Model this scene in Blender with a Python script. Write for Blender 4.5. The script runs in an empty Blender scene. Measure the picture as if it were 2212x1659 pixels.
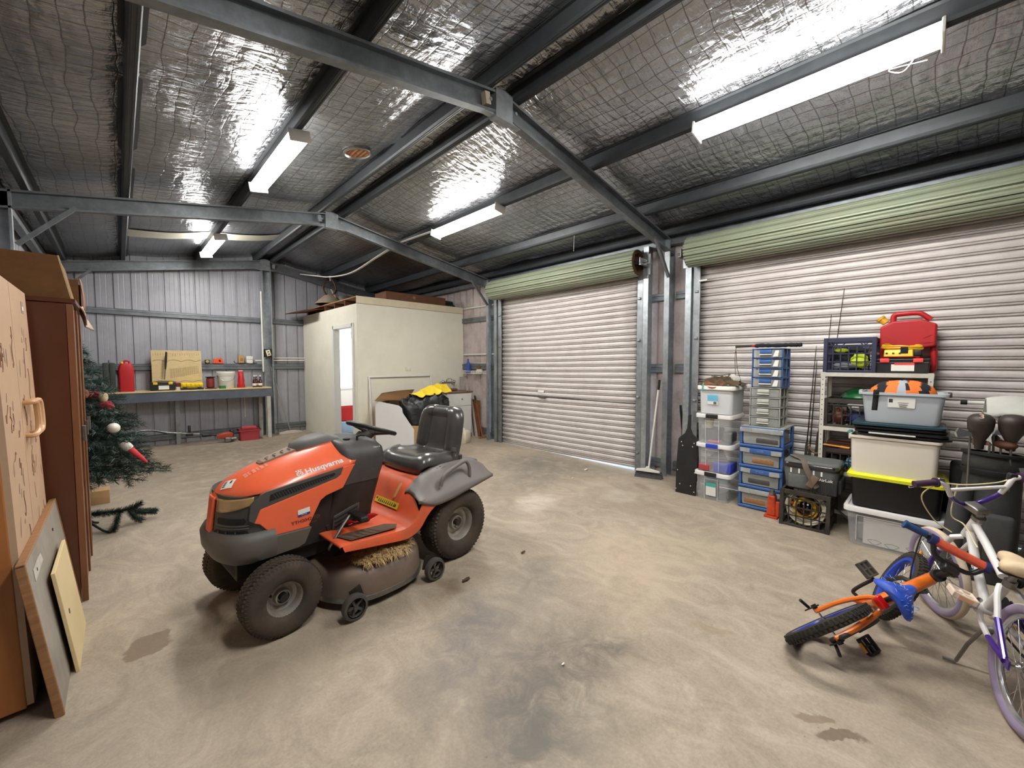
LAMP, SKY, EXPO = 60.0, 1.5, 0.64
import bpy, bmesh, math, random
from mathutils import Vector, Matrix, Euler, noise
SC = bpy.context.scene
COL = SC.collection
random.seed(11)
PI = math.pi
def rad(a): return math.radians(a)
def lin(c):
    r = []
    for x in c:
        x = x / 255.0
        r.append(x / 12.92 if x <= .04045 else ((x + .055) / 1.055) ** 2.4)
    return (r[0], r[1], r[2], 1.0)

# ------------------------------------------------------------------ materials
def nt_new(name):
    m = bpy.data.materials.new(name); m.use_nodes = True
    nt = m.node_tree
    return m, nt, nt.nodes, nt.links, nt.nodes['Principled BSDF']

def mat(name, rgb, rough=.5, metal=0.0, var=.12, vs=5.0, bump=0.0, bs=40.0, coat=0.0, alpha=1.0, spec=.5,
        dirt=None, da=.5, ds=3.0, emit=0.0, stretch=None, trans=0.0, sheen=0.0):
    """procedural paint, plastic, metal ... : noise-varied colour, optional dirt patches and bump"""
    if name in bpy.data.materials: return bpy.data.materials[name]  # MCACHE
    m, nt, N, L, b = nt_new(name)
    tc = N.new('ShaderNodeTexCoord'); src = tc.outputs['Object']
    if stretch:
        mp = N.new('ShaderNodeMapping'); mp.inputs['Scale'].default_value = stretch
        L.new(src, mp.inputs['Vector']); src = mp.outputs['Vector']
    nz = N.new('ShaderNodeTexNoise'); nz.inputs['Scale'].default_value = vs; nz.inputs['Detail'].default_value = 5
    nz.inputs['Roughness'].default_value = .6
    L.new(src, nz.inputs['Vector'])
    rp = N.new('ShaderNodeValToRGB')
    c = lin(rgb)
    rp.color_ramp.elements[0].position = .3; rp.color_ramp.elements[1].position = .72
    rp.color_ramp.elements[0].color = tuple(x * (1 - var) for x in c[:3]) + (1,)
    rp.color_ramp.elements[1].color = tuple(min(1, x * (1 + var)) for x in c[:3]) + (1,)
    L.new(nz.outputs['Fac'], rp.inputs['Fac'])
    col = rp.outputs['Color']
    if dirt:
        n2 = N.new('ShaderNodeTexNoise'); n2.inputs['Scale'].default_value = ds; n2.inputs['Detail'].default_value = 7
        n2.inputs['Roughness'].default_value = .7
        L.new(tc.outputs['Object'], n2.inputs['Vector'])
        mr = N.new('ShaderNodeMapRange'); mr.inputs['From Min'].default_value = .45; mr.inputs['From Max'].default_value = .7
        mr.inputs['To Max'].default_value = da
        L.new(n2.outputs['Fac'], mr.inputs['Value'])
        mx = N.new('ShaderNodeMix'); mx.data_type = 'RGBA'
        L.new(mr.outputs['Result'], mx.inputs['Factor']); L.new(col, mx.inputs['A']); mx.inputs['B'].default_value = lin(dirt)
        col = mx.outputs['Result']
    L.new(col, b.inputs['Base Color'])
    b.inputs['Roughness'].default_value = rough; b.inputs['Metallic'].default_value = metal
    b.inputs['Specular IOR Level'].default_value = spec
    b.inputs['Coat Weight'].default_value = coat; b.inputs['Coat Roughness'].default_value = .15
    b.inputs['Alpha'].default_value = alpha
    if trans: b.inputs['Transmission Weight'].default_value = trans
    if sheen: b.inputs['Sheen Weight'].default_value = sheen
    if bump:
        n3 = N.new('ShaderNodeTexNoise'); n3.inputs['Scale'].default_value = bs; n3.inputs['Detail'].default_value = 4
        L.new(src, n3.inputs['Vector'])
        bp = N.new('ShaderNodeBump'); bp.inputs['Strength'].default_value = bump; bp.inputs['Distance'].default_value = .02
        L.new(n3.outputs['Fac'], bp.inputs['Height']); L.new(bp.outputs['Normal'], b.inputs['Normal'])
    if emit:
        b.inputs['Emission Color'].default_value = c; b.inputs['Emission Strength'].default_value = emit
    return m

def math_n(N, L, op, a, b=None, c=None):
    n = N.new('ShaderNodeMath'); n.operation = op
    for i, x in enumerate((a, b, c)):
        if x is None: continue
        if hasattr(x, 'is_linked'): L.new(x, n.inputs[i])
        else: n.inputs[i].default_value = x
    return n.outputs[0]

def foil_mat():
    m, nt, N, L, b = nt_new('reflective_foil')
    tc = N.new('ShaderNodeTexCoord'); P = tc.outputs['Object']
    # wobble so that the scrim threads are not ruler straight
    nz = N.new('ShaderNodeTexNoise'); nz.inputs['Scale'].default_value = 2.2; nz.inputs['Detail'].default_value = 3
    L.new(P, nz.inputs['Vector'])
    vm = N.new('ShaderNodeVectorMath'); vm.operation = 'MULTIPLY_ADD'
    L.new(nz.outputs['Color'], vm.inputs[0]); vm.inputs[1].default_value = (.10, .10, .0); L.new(P, vm.inputs[2])
    sx = N.new('ShaderNodeSeparateXYZ'); L.new(vm.outputs[0], sx.inputs[0])
    def lines(o, pitch, w):
        f = math_n(N, L, 'PINGPONG', o, pitch / 2)
        mr = N.new('ShaderNodeMapRange'); mr.interpolation_type = 'SMOOTHSTEP'
        mr.inputs['From Min'].default_value = 0; mr.inputs['From Max'].default_value = w
        L.new(f, mr.inputs['Value']); return mr.outputs['Result']
    a = lines(sx.outputs['X'], .105, .0055); c = lines(sx.outputs['Y'], .105, .0055)
    g = math_n(N, L, 'MINIMUM', a, c)
    a2 = lines(sx.outputs['X'], .105, .05); c2 = lines(sx.outputs['Y'], .105, .05)
    pil = math_n(N, L, 'MULTIPLY', a2, c2)
    # wrinkles, stretched along the shed
    mp = N.new('ShaderNodeMapping'); mp.inputs['Scale'].default_value = (2.0, 9.0, 1); L.new(vm.outputs[0], mp.inputs['Vector'])
    w1 = N.new('ShaderNodeTexNoise'); w1.inputs['Scale'].default_value = 2.0; w1.inputs['Detail'].default_value = 6; w1.inputs['Distortion'].default_value = .6
    L.new(mp.outputs['Vector'], w1.inputs['Vector'])
    mp2 = N.new('ShaderNodeMapping'); mp2.inputs['Scale'].default_value = (9.0, 2.5, 1); L.new(vm.outputs[0], mp2.inputs['Vector'])
    w2 = N.new('ShaderNodeTexNoise'); w2.inputs['Scale'].default_value = 1.6; w2.inputs['Detail'].default_value = 5
    L.new(mp2.outputs['Vector'], w2.inputs['Vector'])
    w3 = N.new('ShaderNodeTexNoise'); w3.inputs['Scale'].default_value = 11; w3.inputs['Detail'].default_value = 5; w3.inputs['Distortion'].default_value = 1.2
    L.new(vm.outputs[0], w3.inputs['Vector'])
    h = math_n(N, L, 'MULTIPLY', w1.outputs['Fac'], .75)
    h = math_n(N, L, 'MULTIPLY_ADD', w2.outputs['Fac'], .45, h)
    h = math_n(N, L, 'MULTIPLY_ADD', w3.outputs['Fac'], .34, h)
    h = math_n(N, L, 'MULTIPLY_ADD', pil, .13, h)
    h = math_n(N, L, 'MULTIPLY_ADD', g, .03, h)
    bp = N.new('ShaderNodeBump'); bp.inputs['Strength'].default_value = .5; bp.inputs['Distance'].default_value = .05
    L.new(h, bp.inputs['Height']); L.new(bp.outputs['Normal'], b.inputs['Normal'])
    mx = N.new('ShaderNodeMix'); mx.data_type = 'RGBA'
    L.new(g, mx.inputs['Factor']); mx.inputs['A'].default_value = (.15, .145, .14, 1)
    n4 = N.new('ShaderNodeTexNoise'); n4.inputs['Scale'].default_value = 1.1; n4.inputs['Detail'].default_value = 6
    L.new(P, n4.inputs['Vector'])
    rp = N.new('ShaderNodeValToRGB'); rp.color_ramp.elements[0].position = .35; rp.color_ramp.elements[1].position = .7
    rp.color_ramp.elements[0].color = (.29, .305, .325, 1); rp.color_ramp.elements[1].color = (.50, .52, .55, 1)
    L.new(n4.outputs['Fac'], rp.inputs['Fac']); L.new(rp.outputs['Color'], mx.inputs['B'])
    L.new(mx.outputs['Result'], b.inputs['Base Color'])
    b.inputs['Metallic'].default_value = .93
    mr = N.new('ShaderNodeMapRange'); mr.inputs['To Min'].default_value = .20; mr.inputs['To Max'].default_value = .30
    L.new(n4.outputs['Fac'], mr.inputs['Value']); L.new(mr.outputs['Result'], b.inputs['Roughness'])
    return m

def concrete_mat(stains_and_tones):
    m, nt, N, L, b = nt_new('worn_concrete')
    tc = N.new('ShaderNodeTexCoord'); P = tc.outputs['Object']
    def nse(scale, det=6, rough=.6, dist=0, vec=P):
        n = N.new('ShaderNodeTexNoise'); n.inputs['Scale'].default_value = scale; n.inputs['Detail'].default_value = det
        n.inputs['Roughness'].default_value = rough; n.inputs['Distortion'].default_value = dist
        L.new(vec, n.inputs['Vector']); return n
    def ramp(f, stops):
        r = N.new('ShaderNodeValToRGB'); e = r.color_ramp.elements
        while len(e) < len(stops): e.new(.5)
        for i, (p, c) in enumerate(stops): e[i].position = p; e[i].color = lin(c)
        L.new(f, r.inputs['Fac']); return r.outputs['Color']
    def mixc(f, A, B, mode='MIX'):
        x = N.new('ShaderNodeMix'); x.data_type = 'RGBA'; x.blend_type = mode
        if hasattr(f, 'is_linked'): L.new(f, x.inputs['Factor'])
        else: x.inputs['Factor'].default_value = f
        for s, v in (('A', A), ('B', B)):
            if hasattr(v, 'is_linked'): L.new(v, x.inputs[s])
            else: x.inputs[s].default_value = v
        return x.outputs['Result']
    base = ramp(nse(.8, 8, .62, .5).outputs['Fac'], [(.3, (134, 120, 103)), (.5, (163, 147, 128)), (.72, (182, 167, 148))])
    mp = N.new('ShaderNodeMapping'); mp.inputs['Scale'].default_value = (1.9, 1.3, 1); mp.inputs['Rotation'].default_value = (0, 0, .7)
    L.new(P, mp.inputs['Vector'])
    sw = nse(2.2, 9, .68, 1.6, mp.outputs['Vector'])
    col = mixc(.55, base, ramp(sw.outputs['Fac'], [(.30, (116, 105, 92)), (.5, (164, 149, 130)), (.70, (200, 187, 168))]))
    fine = nse(70, 4, .7)
    col = mixc(.18, col, ramp(fine.outputs['Fac'], [(.3, (120, 110, 98)), (.7, (214, 204, 188))]))
    # each stain and broad tone patch
    wob = nse(3.0, 6, .65)
    vm = N.new('ShaderNodeVectorMath'); vm.operation = 'MULTIPLY_ADD'
    L.new(wob.outputs['Color'], vm.inputs[0]); vm.inputs[1].default_value = (.24, .24, 0); L.new(P, vm.inputs[2])
    brk = nse(6.5, 8, .72, .8)
    for (x, y, rx, ry, rot, c, k, soft) in stains_and_tones:
        mpp = N.new('ShaderNodeMapping'); mpp.vector_type = 'TEXTURE'
        mpp.inputs['Location'].default_value = (x + .12, y + .12, 0); mpp.inputs['Rotation'].default_value = (0, 0, rot)
        mpp.inputs['Scale'].default_value = (rx, ry, 1)
        L.new(vm.outputs[0], mpp.inputs['Vector'])
        ln = N.new('ShaderNodeVectorMath'); ln.operation = 'LENGTH'; L.new(mpp.outputs['Vector'], ln.inputs[0])
        mr = N.new('ShaderNodeMapRange'); mr.interpolation_type = 'SMOOTHSTEP'
        mr.inputs['From Min'].default_value = 1.0; mr.inputs['From Max'].default_value = 1.0 - soft
        L.new(ln.outputs['Value'], mr.inputs['Value'])
        f = math_n(N, L, 'MULTIPLY', mr.outputs['Result'], k)
        if soft > .3:
            mb = N.new('ShaderNodeMapRange'); mb.inputs['From Min'].default_value = .36; mb.inputs['From Max'].default_value = .6
            mb.inputs['To Min'].default_value = .25
            L.new(brk.outputs['Fac'], mb.inputs['Value']); f = math_n(N, L, 'MULTIPLY', f, mb.outputs['Result'])
        col = mixc(f, col, lin(c))
    vo = N.new('ShaderNodeTexVoronoi'); vo.inputs['Scale'].default_value = 9; L.new(P, vo.inputs['Vector'])
    mr = N.new('ShaderNodeMapRange'); mr.inputs['From Min'].default_value = .045; mr.inputs['From Max'].default_value = .02
    L.new(vo.outputs['Distance'], mr.inputs['Value'])
    col = mixc(math_n(N, L, 'MULTIPLY', mr.outputs['Result'], .55), col, lin((92, 80, 66)))
    L.new(col, b.inputs['Base Color'])
    mr2 = N.new('ShaderNodeMapRange'); mr2.inputs['To Min'].default_value = .5; mr2.inputs['To Max'].default_value = .8
    L.new(sw.outputs['Fac'], mr2.inputs['Value']); L.new(mr2.outputs['Result'], b.inputs['Roughness'])
    hh = math_n(N, L, 'MULTIPLY_ADD', fine.outputs['Fac'], .25, sw.outputs['Fac'])
    bp = N.new('ShaderNodeBump'); bp.inputs['Strength'].default_value = .22; bp.inputs['Distance'].default_value = .02
    L.new(hh, bp.inputs['Height']); L.new(bp.outputs['Normal'], b.inputs['Normal'])
    return m

# ------------------------------------------------------------------ mesh builder
class MB:
    def __init__(self, xf=None): self.v = []; self.f = []; self.mi = []; self.sm = []; self.cur = 0; self.xf = xf
    def add(self, vs, fs, smooth=False):
        o = len(self.v)
        for p in vs:
            p = Vector(p)
            self.v.append(self.xf @ p if self.xf else p)
        for q in fs:
            self.f.append([i + o for i in q]); self.mi.append(self.cur); self.sm.append(smooth)
        return self
    def box(self, c, s, rot=None, top=1.0, topy=None):
        x, y, z = s[0] / 2, s[1] / 2, s[2] / 2; ty = top if topy is None else topy
        vs = [Vector(p) for p in ((-x, -y, -z), (x, -y, -z), (x, y, -z), (-x, y, -z), (-x * top, -y * ty, z), (x * top, -y * ty, z), (x * top, y * ty, z), (-x * top, y * ty, z))]
        if rot is not None:
            R = rot if isinstance(rot, Matrix) else Euler(rot).to_matrix()
            vs = [R @ p for p in vs]
        c = Vector(c)
        return self.add([p + c for p in vs], [(3, 2, 1, 0), (4, 5, 6, 7), (0, 1, 5, 4), (1, 2, 6, 5), (2, 3, 7, 6), (3, 0, 4, 7)])
    def bx(self, x0, x1, y0, y1, z0, z1):
        return self.box(((x0 + x1) / 2, (y0 + y1) / 2, (z0 + z1) / 2), (abs(x1 - x0), abs(y1 - y0), abs(z1 - z0)))
    def rbox(self, c, s, r=.01, seg=3, rot=None, vert_only=False, top=1.0):
        bm = bmesh.new(); bmesh.ops.create_cube(bm, size=1)
        for v in bm.verts:
            k = top if v.co.z > 0 else 1
            v.co = Vector((v.co.x * s[0] * k, v.co.y * s[1] * k, v.co.z * s[2]))
        es = [e for e in bm.edges if (not vert_only) or abs(e.verts[0].co.z - e.verts[1].co.z) > s[2] * .5]
        bmesh.ops.bevel(bm, geom=es, offset=r, segments=seg, affect='EDGES', profile=.5)
        R = Matrix.Identity(3) if rot is None else (rot if isinstance(rot, Matrix) else Euler(rot).to_matrix())
        c = Vector(c); bm.verts.index_update()
        self.add([R @ v.co + c for v in bm.verts], [[v.index for v in f.verts] for f in bm.faces], True)
        bm.free(); return self
    def cyl(self, p0, p1, r0, r1=None, n=14, caps=True):
        r1 = r0 if r1 is None else r1
        p0, p1 = Vector(p0), Vector(p1); d = (p1 - p0)
        q = d.to_track_quat('Z', 'Y').to_matrix()
        vs = []
        for p, r in ((p0, r0), (p1, r1)):
            for i in range(n):
                a = 2 * PI * i / n; vs.append(p + q @ Vector((r * math.cos(a), r * math.sin(a), 0)))
        self.add(vs, [(i, (i + 1) % n, n + (i + 1) % n, n + i) for i in range(n)], True)
        if caps:
            o = [tuple(range(n))[::-1], tuple(range(n, 2 * n))]
            self.add(vs, o, False)
        return self
    def tube(self, pts, r, n=8, closed=False, caps=True, flat=1.0):
        pts = [Vector(p) for p in pts]; k = len(pts)
        rr = r if isinstance(r, (list, tuple)) else [r] * k
        T = []
        for i in range(k):
            a = pts[(i - 1) % k] if (closed or i > 0) else pts[i]
            b = pts[(i + 1) % k] if (closed or i < k - 1) else pts[i]
            t = (b - a); T.append(t.normalized() if t.length > 1e-9 else Vector((0, 0, 1)))
        up = Vector((0, 0, 1)) if abs(T[0].z) < .9 else Vector((1, 0, 0))
        nrm = (up - T[0] * up.dot(T[0])).normalized()
        vs = []
        for i in range(k):
            nrm = nrm - T[i] * nrm.dot(T[i])
            nrm = nrm.normalized() if nrm.length > 1e-6 else T[i].orthogonal().normalized()
            bn = T[i].cross(nrm)
            for j in range(n):
                a = 2 * PI * j / n
                vs.append(pts[i] + nrm * (rr[i] * flat * math.cos(a)) + bn * (rr[i] * math.sin(a)))
        fs = []
        for i in range(k if closed else k - 1):
            i2 = (i + 1) % k
            for j in range(n):
                j2 = (j + 1) % n
                fs.append((i * n + j, i * n + j2, i2 * n + j2, i2 * n + j))
        self.add(vs, fs, True)
        if caps and not closed:
            self.add(vs, [tuple(range(n))[::-1], tuple(range((k - 1) * n, k * n))], False)
        return self
    def lathe(self, prof, o=(0, 0, 0), ax='z', n=28, caps=False):
        o = Vector(o)
        def mp(r, h, a):
            c, s = r * math.cos(a), r * math.sin(a)
            return o + (Vector((c, s, h)) if ax == 'z' else Vector((c, h, s)) if ax == 'y' else Vector((h, c, s)))
        vs = [mp(r, h, 2 * PI * j / n) for (r, h) in prof for j in range(n)]
        fs = []
        for i in range(len(prof) - 1):
            for j in range(n):
                j2 = (j + 1) % n
                q = (i * n + j, i * n + j2, (i + 1) * n + j2, (i + 1) * n + j)
                fs.append(q if ax != 'y' else q[::-1])
        self.add(vs, fs, True)
        if caps:
            k = len(prof) - 1
            a, b = tuple(range(n))[::-1], tuple(range(k * n, k * n + n))
            if ax == 'y': a, b = a[::-1], b[::-1]
            self.add(vs, [a, b], False)
        return self
    def prism(self, poly, h, mtx):
        """2-D polygon (local xy) extruded from z=0 to z=h, placed by a 4x4 matrix"""
        n = len(poly)
        ar = sum(poly[i][0] * poly[(i + 1) % n][1] - poly[(i + 1) % n][0] * poly[i][1] for i in range(n))
        if ar < 0: poly = poly[::-1]
        vs = [mtx @ Vector((x, y, 0)) for x, y in poly] + [mtx @ Vector((x, y, h)) for x, y in poly]
        fs = [tuple(range(n))[::-1], tuple(range(n, 2 * n))] + [(i, (i + 1) % n, n + (i + 1) % n, n + i) for i in range(n)]
        if h < 0: fs = [q[::-1] for q in fs]
        return self.add(vs, fs)
    def sphere(self, c, r, nu=16, nv=10, rot=None):
        if not isinstance(r, (tuple, list)): r = (r, r, r)
        c = Vector(c); vs = []; R = Euler(rot).to_matrix() if rot else None
        for i in range(nv + 1):
            t = PI * i / nv
            for j in range(nu):
                a = 2 * PI * j / nu
                p = Vector((r[0] * math.sin(t) * math.cos(a), r[1] * math.sin(t) * math.sin(a), r[2] * math.cos(t)))
                vs.append(c + (R @ p if R else p))
        fs = [(i * nu + j, (i + 1) * nu + j, (i + 1) * nu + (j + 1) % nu, i * nu + (j + 1) % nu) for i in range(nv) for j in range(nu)]
        return self.add(vs, fs, True)
    def loft(self, secs, closed=True, caps=True, smooth=True):
        n = len(secs[0]); vs = [p for s in secs for p in s]; fs = []
        for i in range(len(secs) - 1):
            for j in range(n if closed else n - 1):
                j2 = (j + 1) % n
                fs.append((i * n + j, i * n + j2, (i + 1) * n + j2, (i + 1) * n + j))
        self.add(vs, fs, smooth)
        if caps and closed:
            k = len(secs) - 1
            self.add(vs, [tuple(range(n))[::-1], tuple(range(k * n, k * n + n))], False)
        return self
    def grid(self, fn, nu, nv, smooth=True):
        vs = [fn(i / nu, j / nv) for i in range(nu + 1) for j in range(nv + 1)]
        w = nv + 1
        return self.add(vs, [(i * w + j, (i + 1) * w + j, (i + 1) * w + j + 1, i * w + j + 1) for i in range(nu) for j in range(nv)], smooth)
    def quad(self, a, b, c, d): return self.add([a, b, c, d], [(0, 1, 2, 3)])
    def build(self, name, mats, parent=None, sharp=38, bevel=0, seg=2, solid=0, sub=0, fix=False, weld=0, off=-1):
        me = bpy.data.meshes.new(name)
        me.from_pydata([tuple(p) for p in self.v], [], self.f)
        if not isinstance(mats, (list, tuple)): mats = [mats]
        for m in mats: me.materials.append(m)
        me.polygons.foreach_set('material_index', self.mi)
        me.polygons.foreach_set('use_smooth', self.sm)
        if weld or fix:
            bm = bmesh.new(); bm.from_mesh(me)
            if weld: bmesh.ops.remove_doubles(bm, verts=bm.verts, dist=weld)
            if fix: bmesh.ops.recalc_face_normals(bm, faces=bm.faces)
            bm.to_mesh(me); bm.free()
        me.update()
        if any(self.sm): me.set_sharp_from_angle(angle=rad(sharp))
        o = bpy.data.objects.new(name, me); COL.objects.link(o)
        if solid:
            md = o.modifiers.new('t', 'SOLIDIFY'); md.thickness = solid; md.offset = off
        if bevel:
            md = o.modifiers.new('b', 'BEVEL'); md.width = bevel; md.segments = seg; md.limit_method = 'ANGLE'
            md.angle_limit = rad(40)
        if sub:
            md = o.modifiers.new('s', 'SUBSURF'); md.levels = sub; md.render_levels = sub
        if parent is not None: o.parent = parent
        return o

def tag(o, label, cat=None, group=None, kind=None):
    if label: o['label'] = label
    if cat: o['category'] = cat
    if group: o['group'] = group
    if kind: o['kind'] = kind
    return o
def thing(name, label, cat, loc=(0, 0, 0), rotz=0.0, group=None, kind=None, rot=None):
    o = bpy.data.objects.new(name, None); COL.objects.link(o)
    o.empty_display_size = .1
    o.location = loc; o.rotation_euler = rot if rot else (0, 0, rotz)
    return tag(o, label, cat, group, kind)
def children(o): return [c for c in bpy.data.objects if c.parent == o]
def dup(root, loc, rotz=None, label=None, group=None):
    r = root.copy(); COL.objects.link(r); r.location = loc
    if rotz is not None: r.rotation_euler = (0, 0, rotz)
    if label: r['label'] = label
    if group: r['group'] = group
    for ch in children(root):
        c = ch.copy(); COL.objects.link(c); c.parent = r
        for g in children(ch):
            d = g.copy(); COL.objects.link(d); d.parent = c
    return r
def struct(o): o['kind'] = 'structure'; return o
def text_mesh(txt, size=.1, align='CENTER', shear=0.0, bold=0.0, sx=1.0):
    cu = bpy.data.curves.new('txt', 'FONT'); cu.body = txt; cu.size = size; cu.align_x = align; cu.align_y = 'CENTER'
    cu.shear = shear; cu.offset = bold; cu.resolution_u = 3; cu.fill_mode = 'FRONT'
    ob = bpy.data.objects.new('txt', cu); COL.objects.link(ob)
    dg = bpy.context.evaluated_depsgraph_get(); dg.update()
    me = ob.evaluated_get(dg).to_mesh()
    vs = [Vector((v.co.x * sx, v.co.y, 0)) for v in me.vertices]; fs = [tuple(p.vertices) for p in me.polygons]
    ob.evaluated_get(dg).to_mesh_clear()
    bpy.data.objects.remove(ob); bpy.data.curves.remove(cu)
    return vs, fs
def write(mb, txt, mtx, size=.05, align='CENTER', shear=0.0, bold=0.0, sx=1.0):
    vs, fs = text_mesh(txt, size, align, shear, bold, sx)
    mb.add([mtx @ p for p in vs], fs); return mb
def frame(o, x, y, z=None):
    """4x4 from origin and two axis directions"""
    x = Vector(x).normalized(); y = Vector(y); y = (y - x * y.dot(x)).normalized(); z = x.cross(y)
    m = Matrix((x, y, z)).transposed().to_4x4(); m.translation = Vector(o); return m
def bez(p, n=10):
    """smooth Catmull-Rom through points"""
    p = [Vector(q) for q in p]; out = []
    for i in range(len(p) - 1):
        a = p[i - 1] if i else p[i] * 2 - p[i + 1]; b, c = p[i], p[i + 1]
        d = p[i + 2] if i + 2 < len(p) else p[i + 1] * 2 - p[i]
        for k in range(n):
            t = k / n
            out.append(.5 * ((2 * b) + (c - a) * t + (2 * a - 5 * b + 4 * c - d) * t * t + (3 * b - a - 3 * c + d) * t ** 3))
    out.append(p[-1]); return out
def nz(p, s=1.0): return noise.noise(Vector(p) * s)

# common materials
M_galv = mat('galvanised_steel', (158, 163, 166), .42, .75, .16, 14, .05, 60, dirt=(92, 98, 102), da=.5, ds=5)
M_galvd = mat('dull_galvanised_steel', (128, 133, 137), .5, .7, .18, 10, dirt=(84, 86, 86), da=.6, ds=4)
M_galvb = mat('bright_galvanised_steel', (176, 184, 188), .35, .7, .2, 22, dirt=(120, 126, 128), da=.4, ds=6)
M_purl = mat('weathered_purlin_steel', (52, 56, 60), .5, .3, .2, 9, dirt=(58, 60, 60), da=.5, ds=4)
M_black = mat('black_plastic', (26, 26, 28), .45, 0, .2, 8, dirt=(70, 64, 56), da=.25, ds=6)
M_blackm = mat('matt_black', (18, 18, 19), .75, 0, .25, 10)
M_white = mat('white_plastic', (226, 224, 216), .45, 0, .05, 6, dirt=(190, 182, 166), da=.3)
M_whitep = mat('white_paint', (222, 222, 218), .5, 0, .06, 4, dirt=(180, 174, 160), da=.3, ds=2)
M_chrome = mat('chrome', (205, 205, 205), .18, 1.0, .08, 20)
M_steel = mat('worn_steel', (140, 138, 134), .4, .9, .15, 16, dirt=(90, 80, 66), da=.4)
M_red = mat('red_plastic', (186, 30, 36), .45, 0, .12, 6, dirt=(130, 40, 36), da=.3)
M_yellow = mat('yellow_plastic', (236, 200, 20), .4, 0, .08, 6)
M_card = mat('cardboard', (176, 140, 98), .85, 0, .1, 5, stretch=(1, 1, 6))
M_cardd = mat('brown_cardboard', (120, 84, 46), .85, 0, .18, 5, dirt=(84, 58, 34), da=.5, ds=3)
M_wood = mat('raw_timber', (150, 108, 70), .75, 0, .22, 6, .1, 30, stretch=(1, 8, 8))
M_woodd = mat('dark_timber', (92, 54, 34), .7, 0, .25, 6, .1, 30, stretch=(1, 8, 8))
M_paper = mat('paper_label', (232, 230, 224), .7, 0, .04, 6)
M_ink = mat('printed_ink', (60, 62, 68), .7, 0, .1, 9)
# ================================================================== ROOM
XR, XL, XC = 4.972, -.637, 2.168           # inner faces of the columns, ridge line
HE, HA = 3.0, 3.488                        # top of the rafters at eave and ridge
SL = (HA - HE) / (XR - XC)
YF = [2.366, 5.815, 9.333]                 # portal frames
YB, YE = -4.6, 9.5                         # front and end wall sheeting
WR, WL = 5.14, -.82                        # side wall sheeting
def zr(x): return HA - SL * abs(x - XC)    # rafter top line
M_foil = foil_mat()
stains_and_tones = [  # x, y, rx, ry, rot, colour, strength, softness
    (1.35, 1.45, 1.0, .62, .5, (116, 110, 104), .6, .9), (1.05, .95, .55, .4, .2, (112, 108, 100), .55, .9), (4.2, 3.7, 1.2, .9, .4, (110, 106, 100), .6, .9), (3.0, 3.6, .8, .6, .3, (126, 116, 104), .45, .9),
    (1.45, 1.15, .62, .42, .3, (96, 90, 82), .7, .9), (1.72, 1.08, .26, .18, 0, (74, 69, 63), .55, .9),
    (1.12, 1.1, .34, .28, .4, (100, 98, 92), .6, .8), (1.32, 1.72, .6, .25, .6, (110, 106, 104), .65, .8),
    (2.0, 1.85, .4, .28, .2, (112, 106, 102), .6, .8), (1.5, 2.12, .26, .16, .4, (96, 76, 54), .6, .7),
    (4.3, 4.1, .9, .8, .2, (104, 102, 96), .6, .8), (3.6, 3.4, .7, .45, .5, (112, 106, 98), .5, .8),
    (4.6, 3.2, .5, .6, 0, (118, 112, 102), .5, .8), (2.0, 6.2, 2.8, 2.8, .1, (112, 98, 80), .8, .9), (1.4, 8.2, 2.6, 1.6, 0, (104, 92, 78), .7, .9),
    (.6, 7.4, 1.4, 1.6, 0, (120, 106, 88), .5, .9), (3.6, 5.4, .9, .9, 0, (120, 106, 88), .5, .9),  # broad brown tones darken the far floor, here and just above
    (.055, 2.755, .125, .095, .3, (118, 98, 76), .7, .14), (1.97, .2, .11, .035, 2.3, (92, 74, 54), .7, .25),
    (2.0, .31, .09, .03, 2.2, (118, 98, 74), .6, .3), (3.1, 2.86, .42, .26, .2, (216, 206, 190), .6, .7),
    (3.9, 2.35, .3, .3, 0, (205, 196, 180), .5, .7), (2.6, 1.5, 1.0, .5, .6, (196, 178, 152), .5, .8),
    (.55, 2.1, .5, .35, .2, (132, 116, 98), .45, .8), (3.2, 1.3, .5, .5, 0, (190, 180, 150), .4, .8),
    (4.4, 2.35, .2, .12, 1, (112, 92, 70), .5, .6), (2.3, .8, .16, .05, 1.9, (140, 122, 92), .5, .5),
    (1.05, .75, .10, .07, .3, (136, 124, 106), .5, .2), (.3, 2.1, .9, .5, 0, (186, 176, 160), .3, .8)]
M_conc = concrete_mat(stains_and_tones)
mb = MB(); mb.quad((WL - .1, YB - .1, 0), (WR + .06, YB - .1, 0), (WR + .06, YE + .1, 0), (WL - .1, YE + .1, 0))
struct(mb.build('floor', M_conc))
M_grd = mat('outside_gravel', (190, 182, 168), .9, 0, .2, 3)
mb = MB(); mb.quad((WR + .06, -8, -.02), (14, -8, -.02), (14, 18, -.02), (WR + .06, 18, -.02))
mb.quad((-6, YE + .1, -.02), (WR + .06, YE + .1, -.02), (WR + .06, 18, -.02), (-6, 18, -.02))
struct(mb.build('ground', M_grd))

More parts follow.
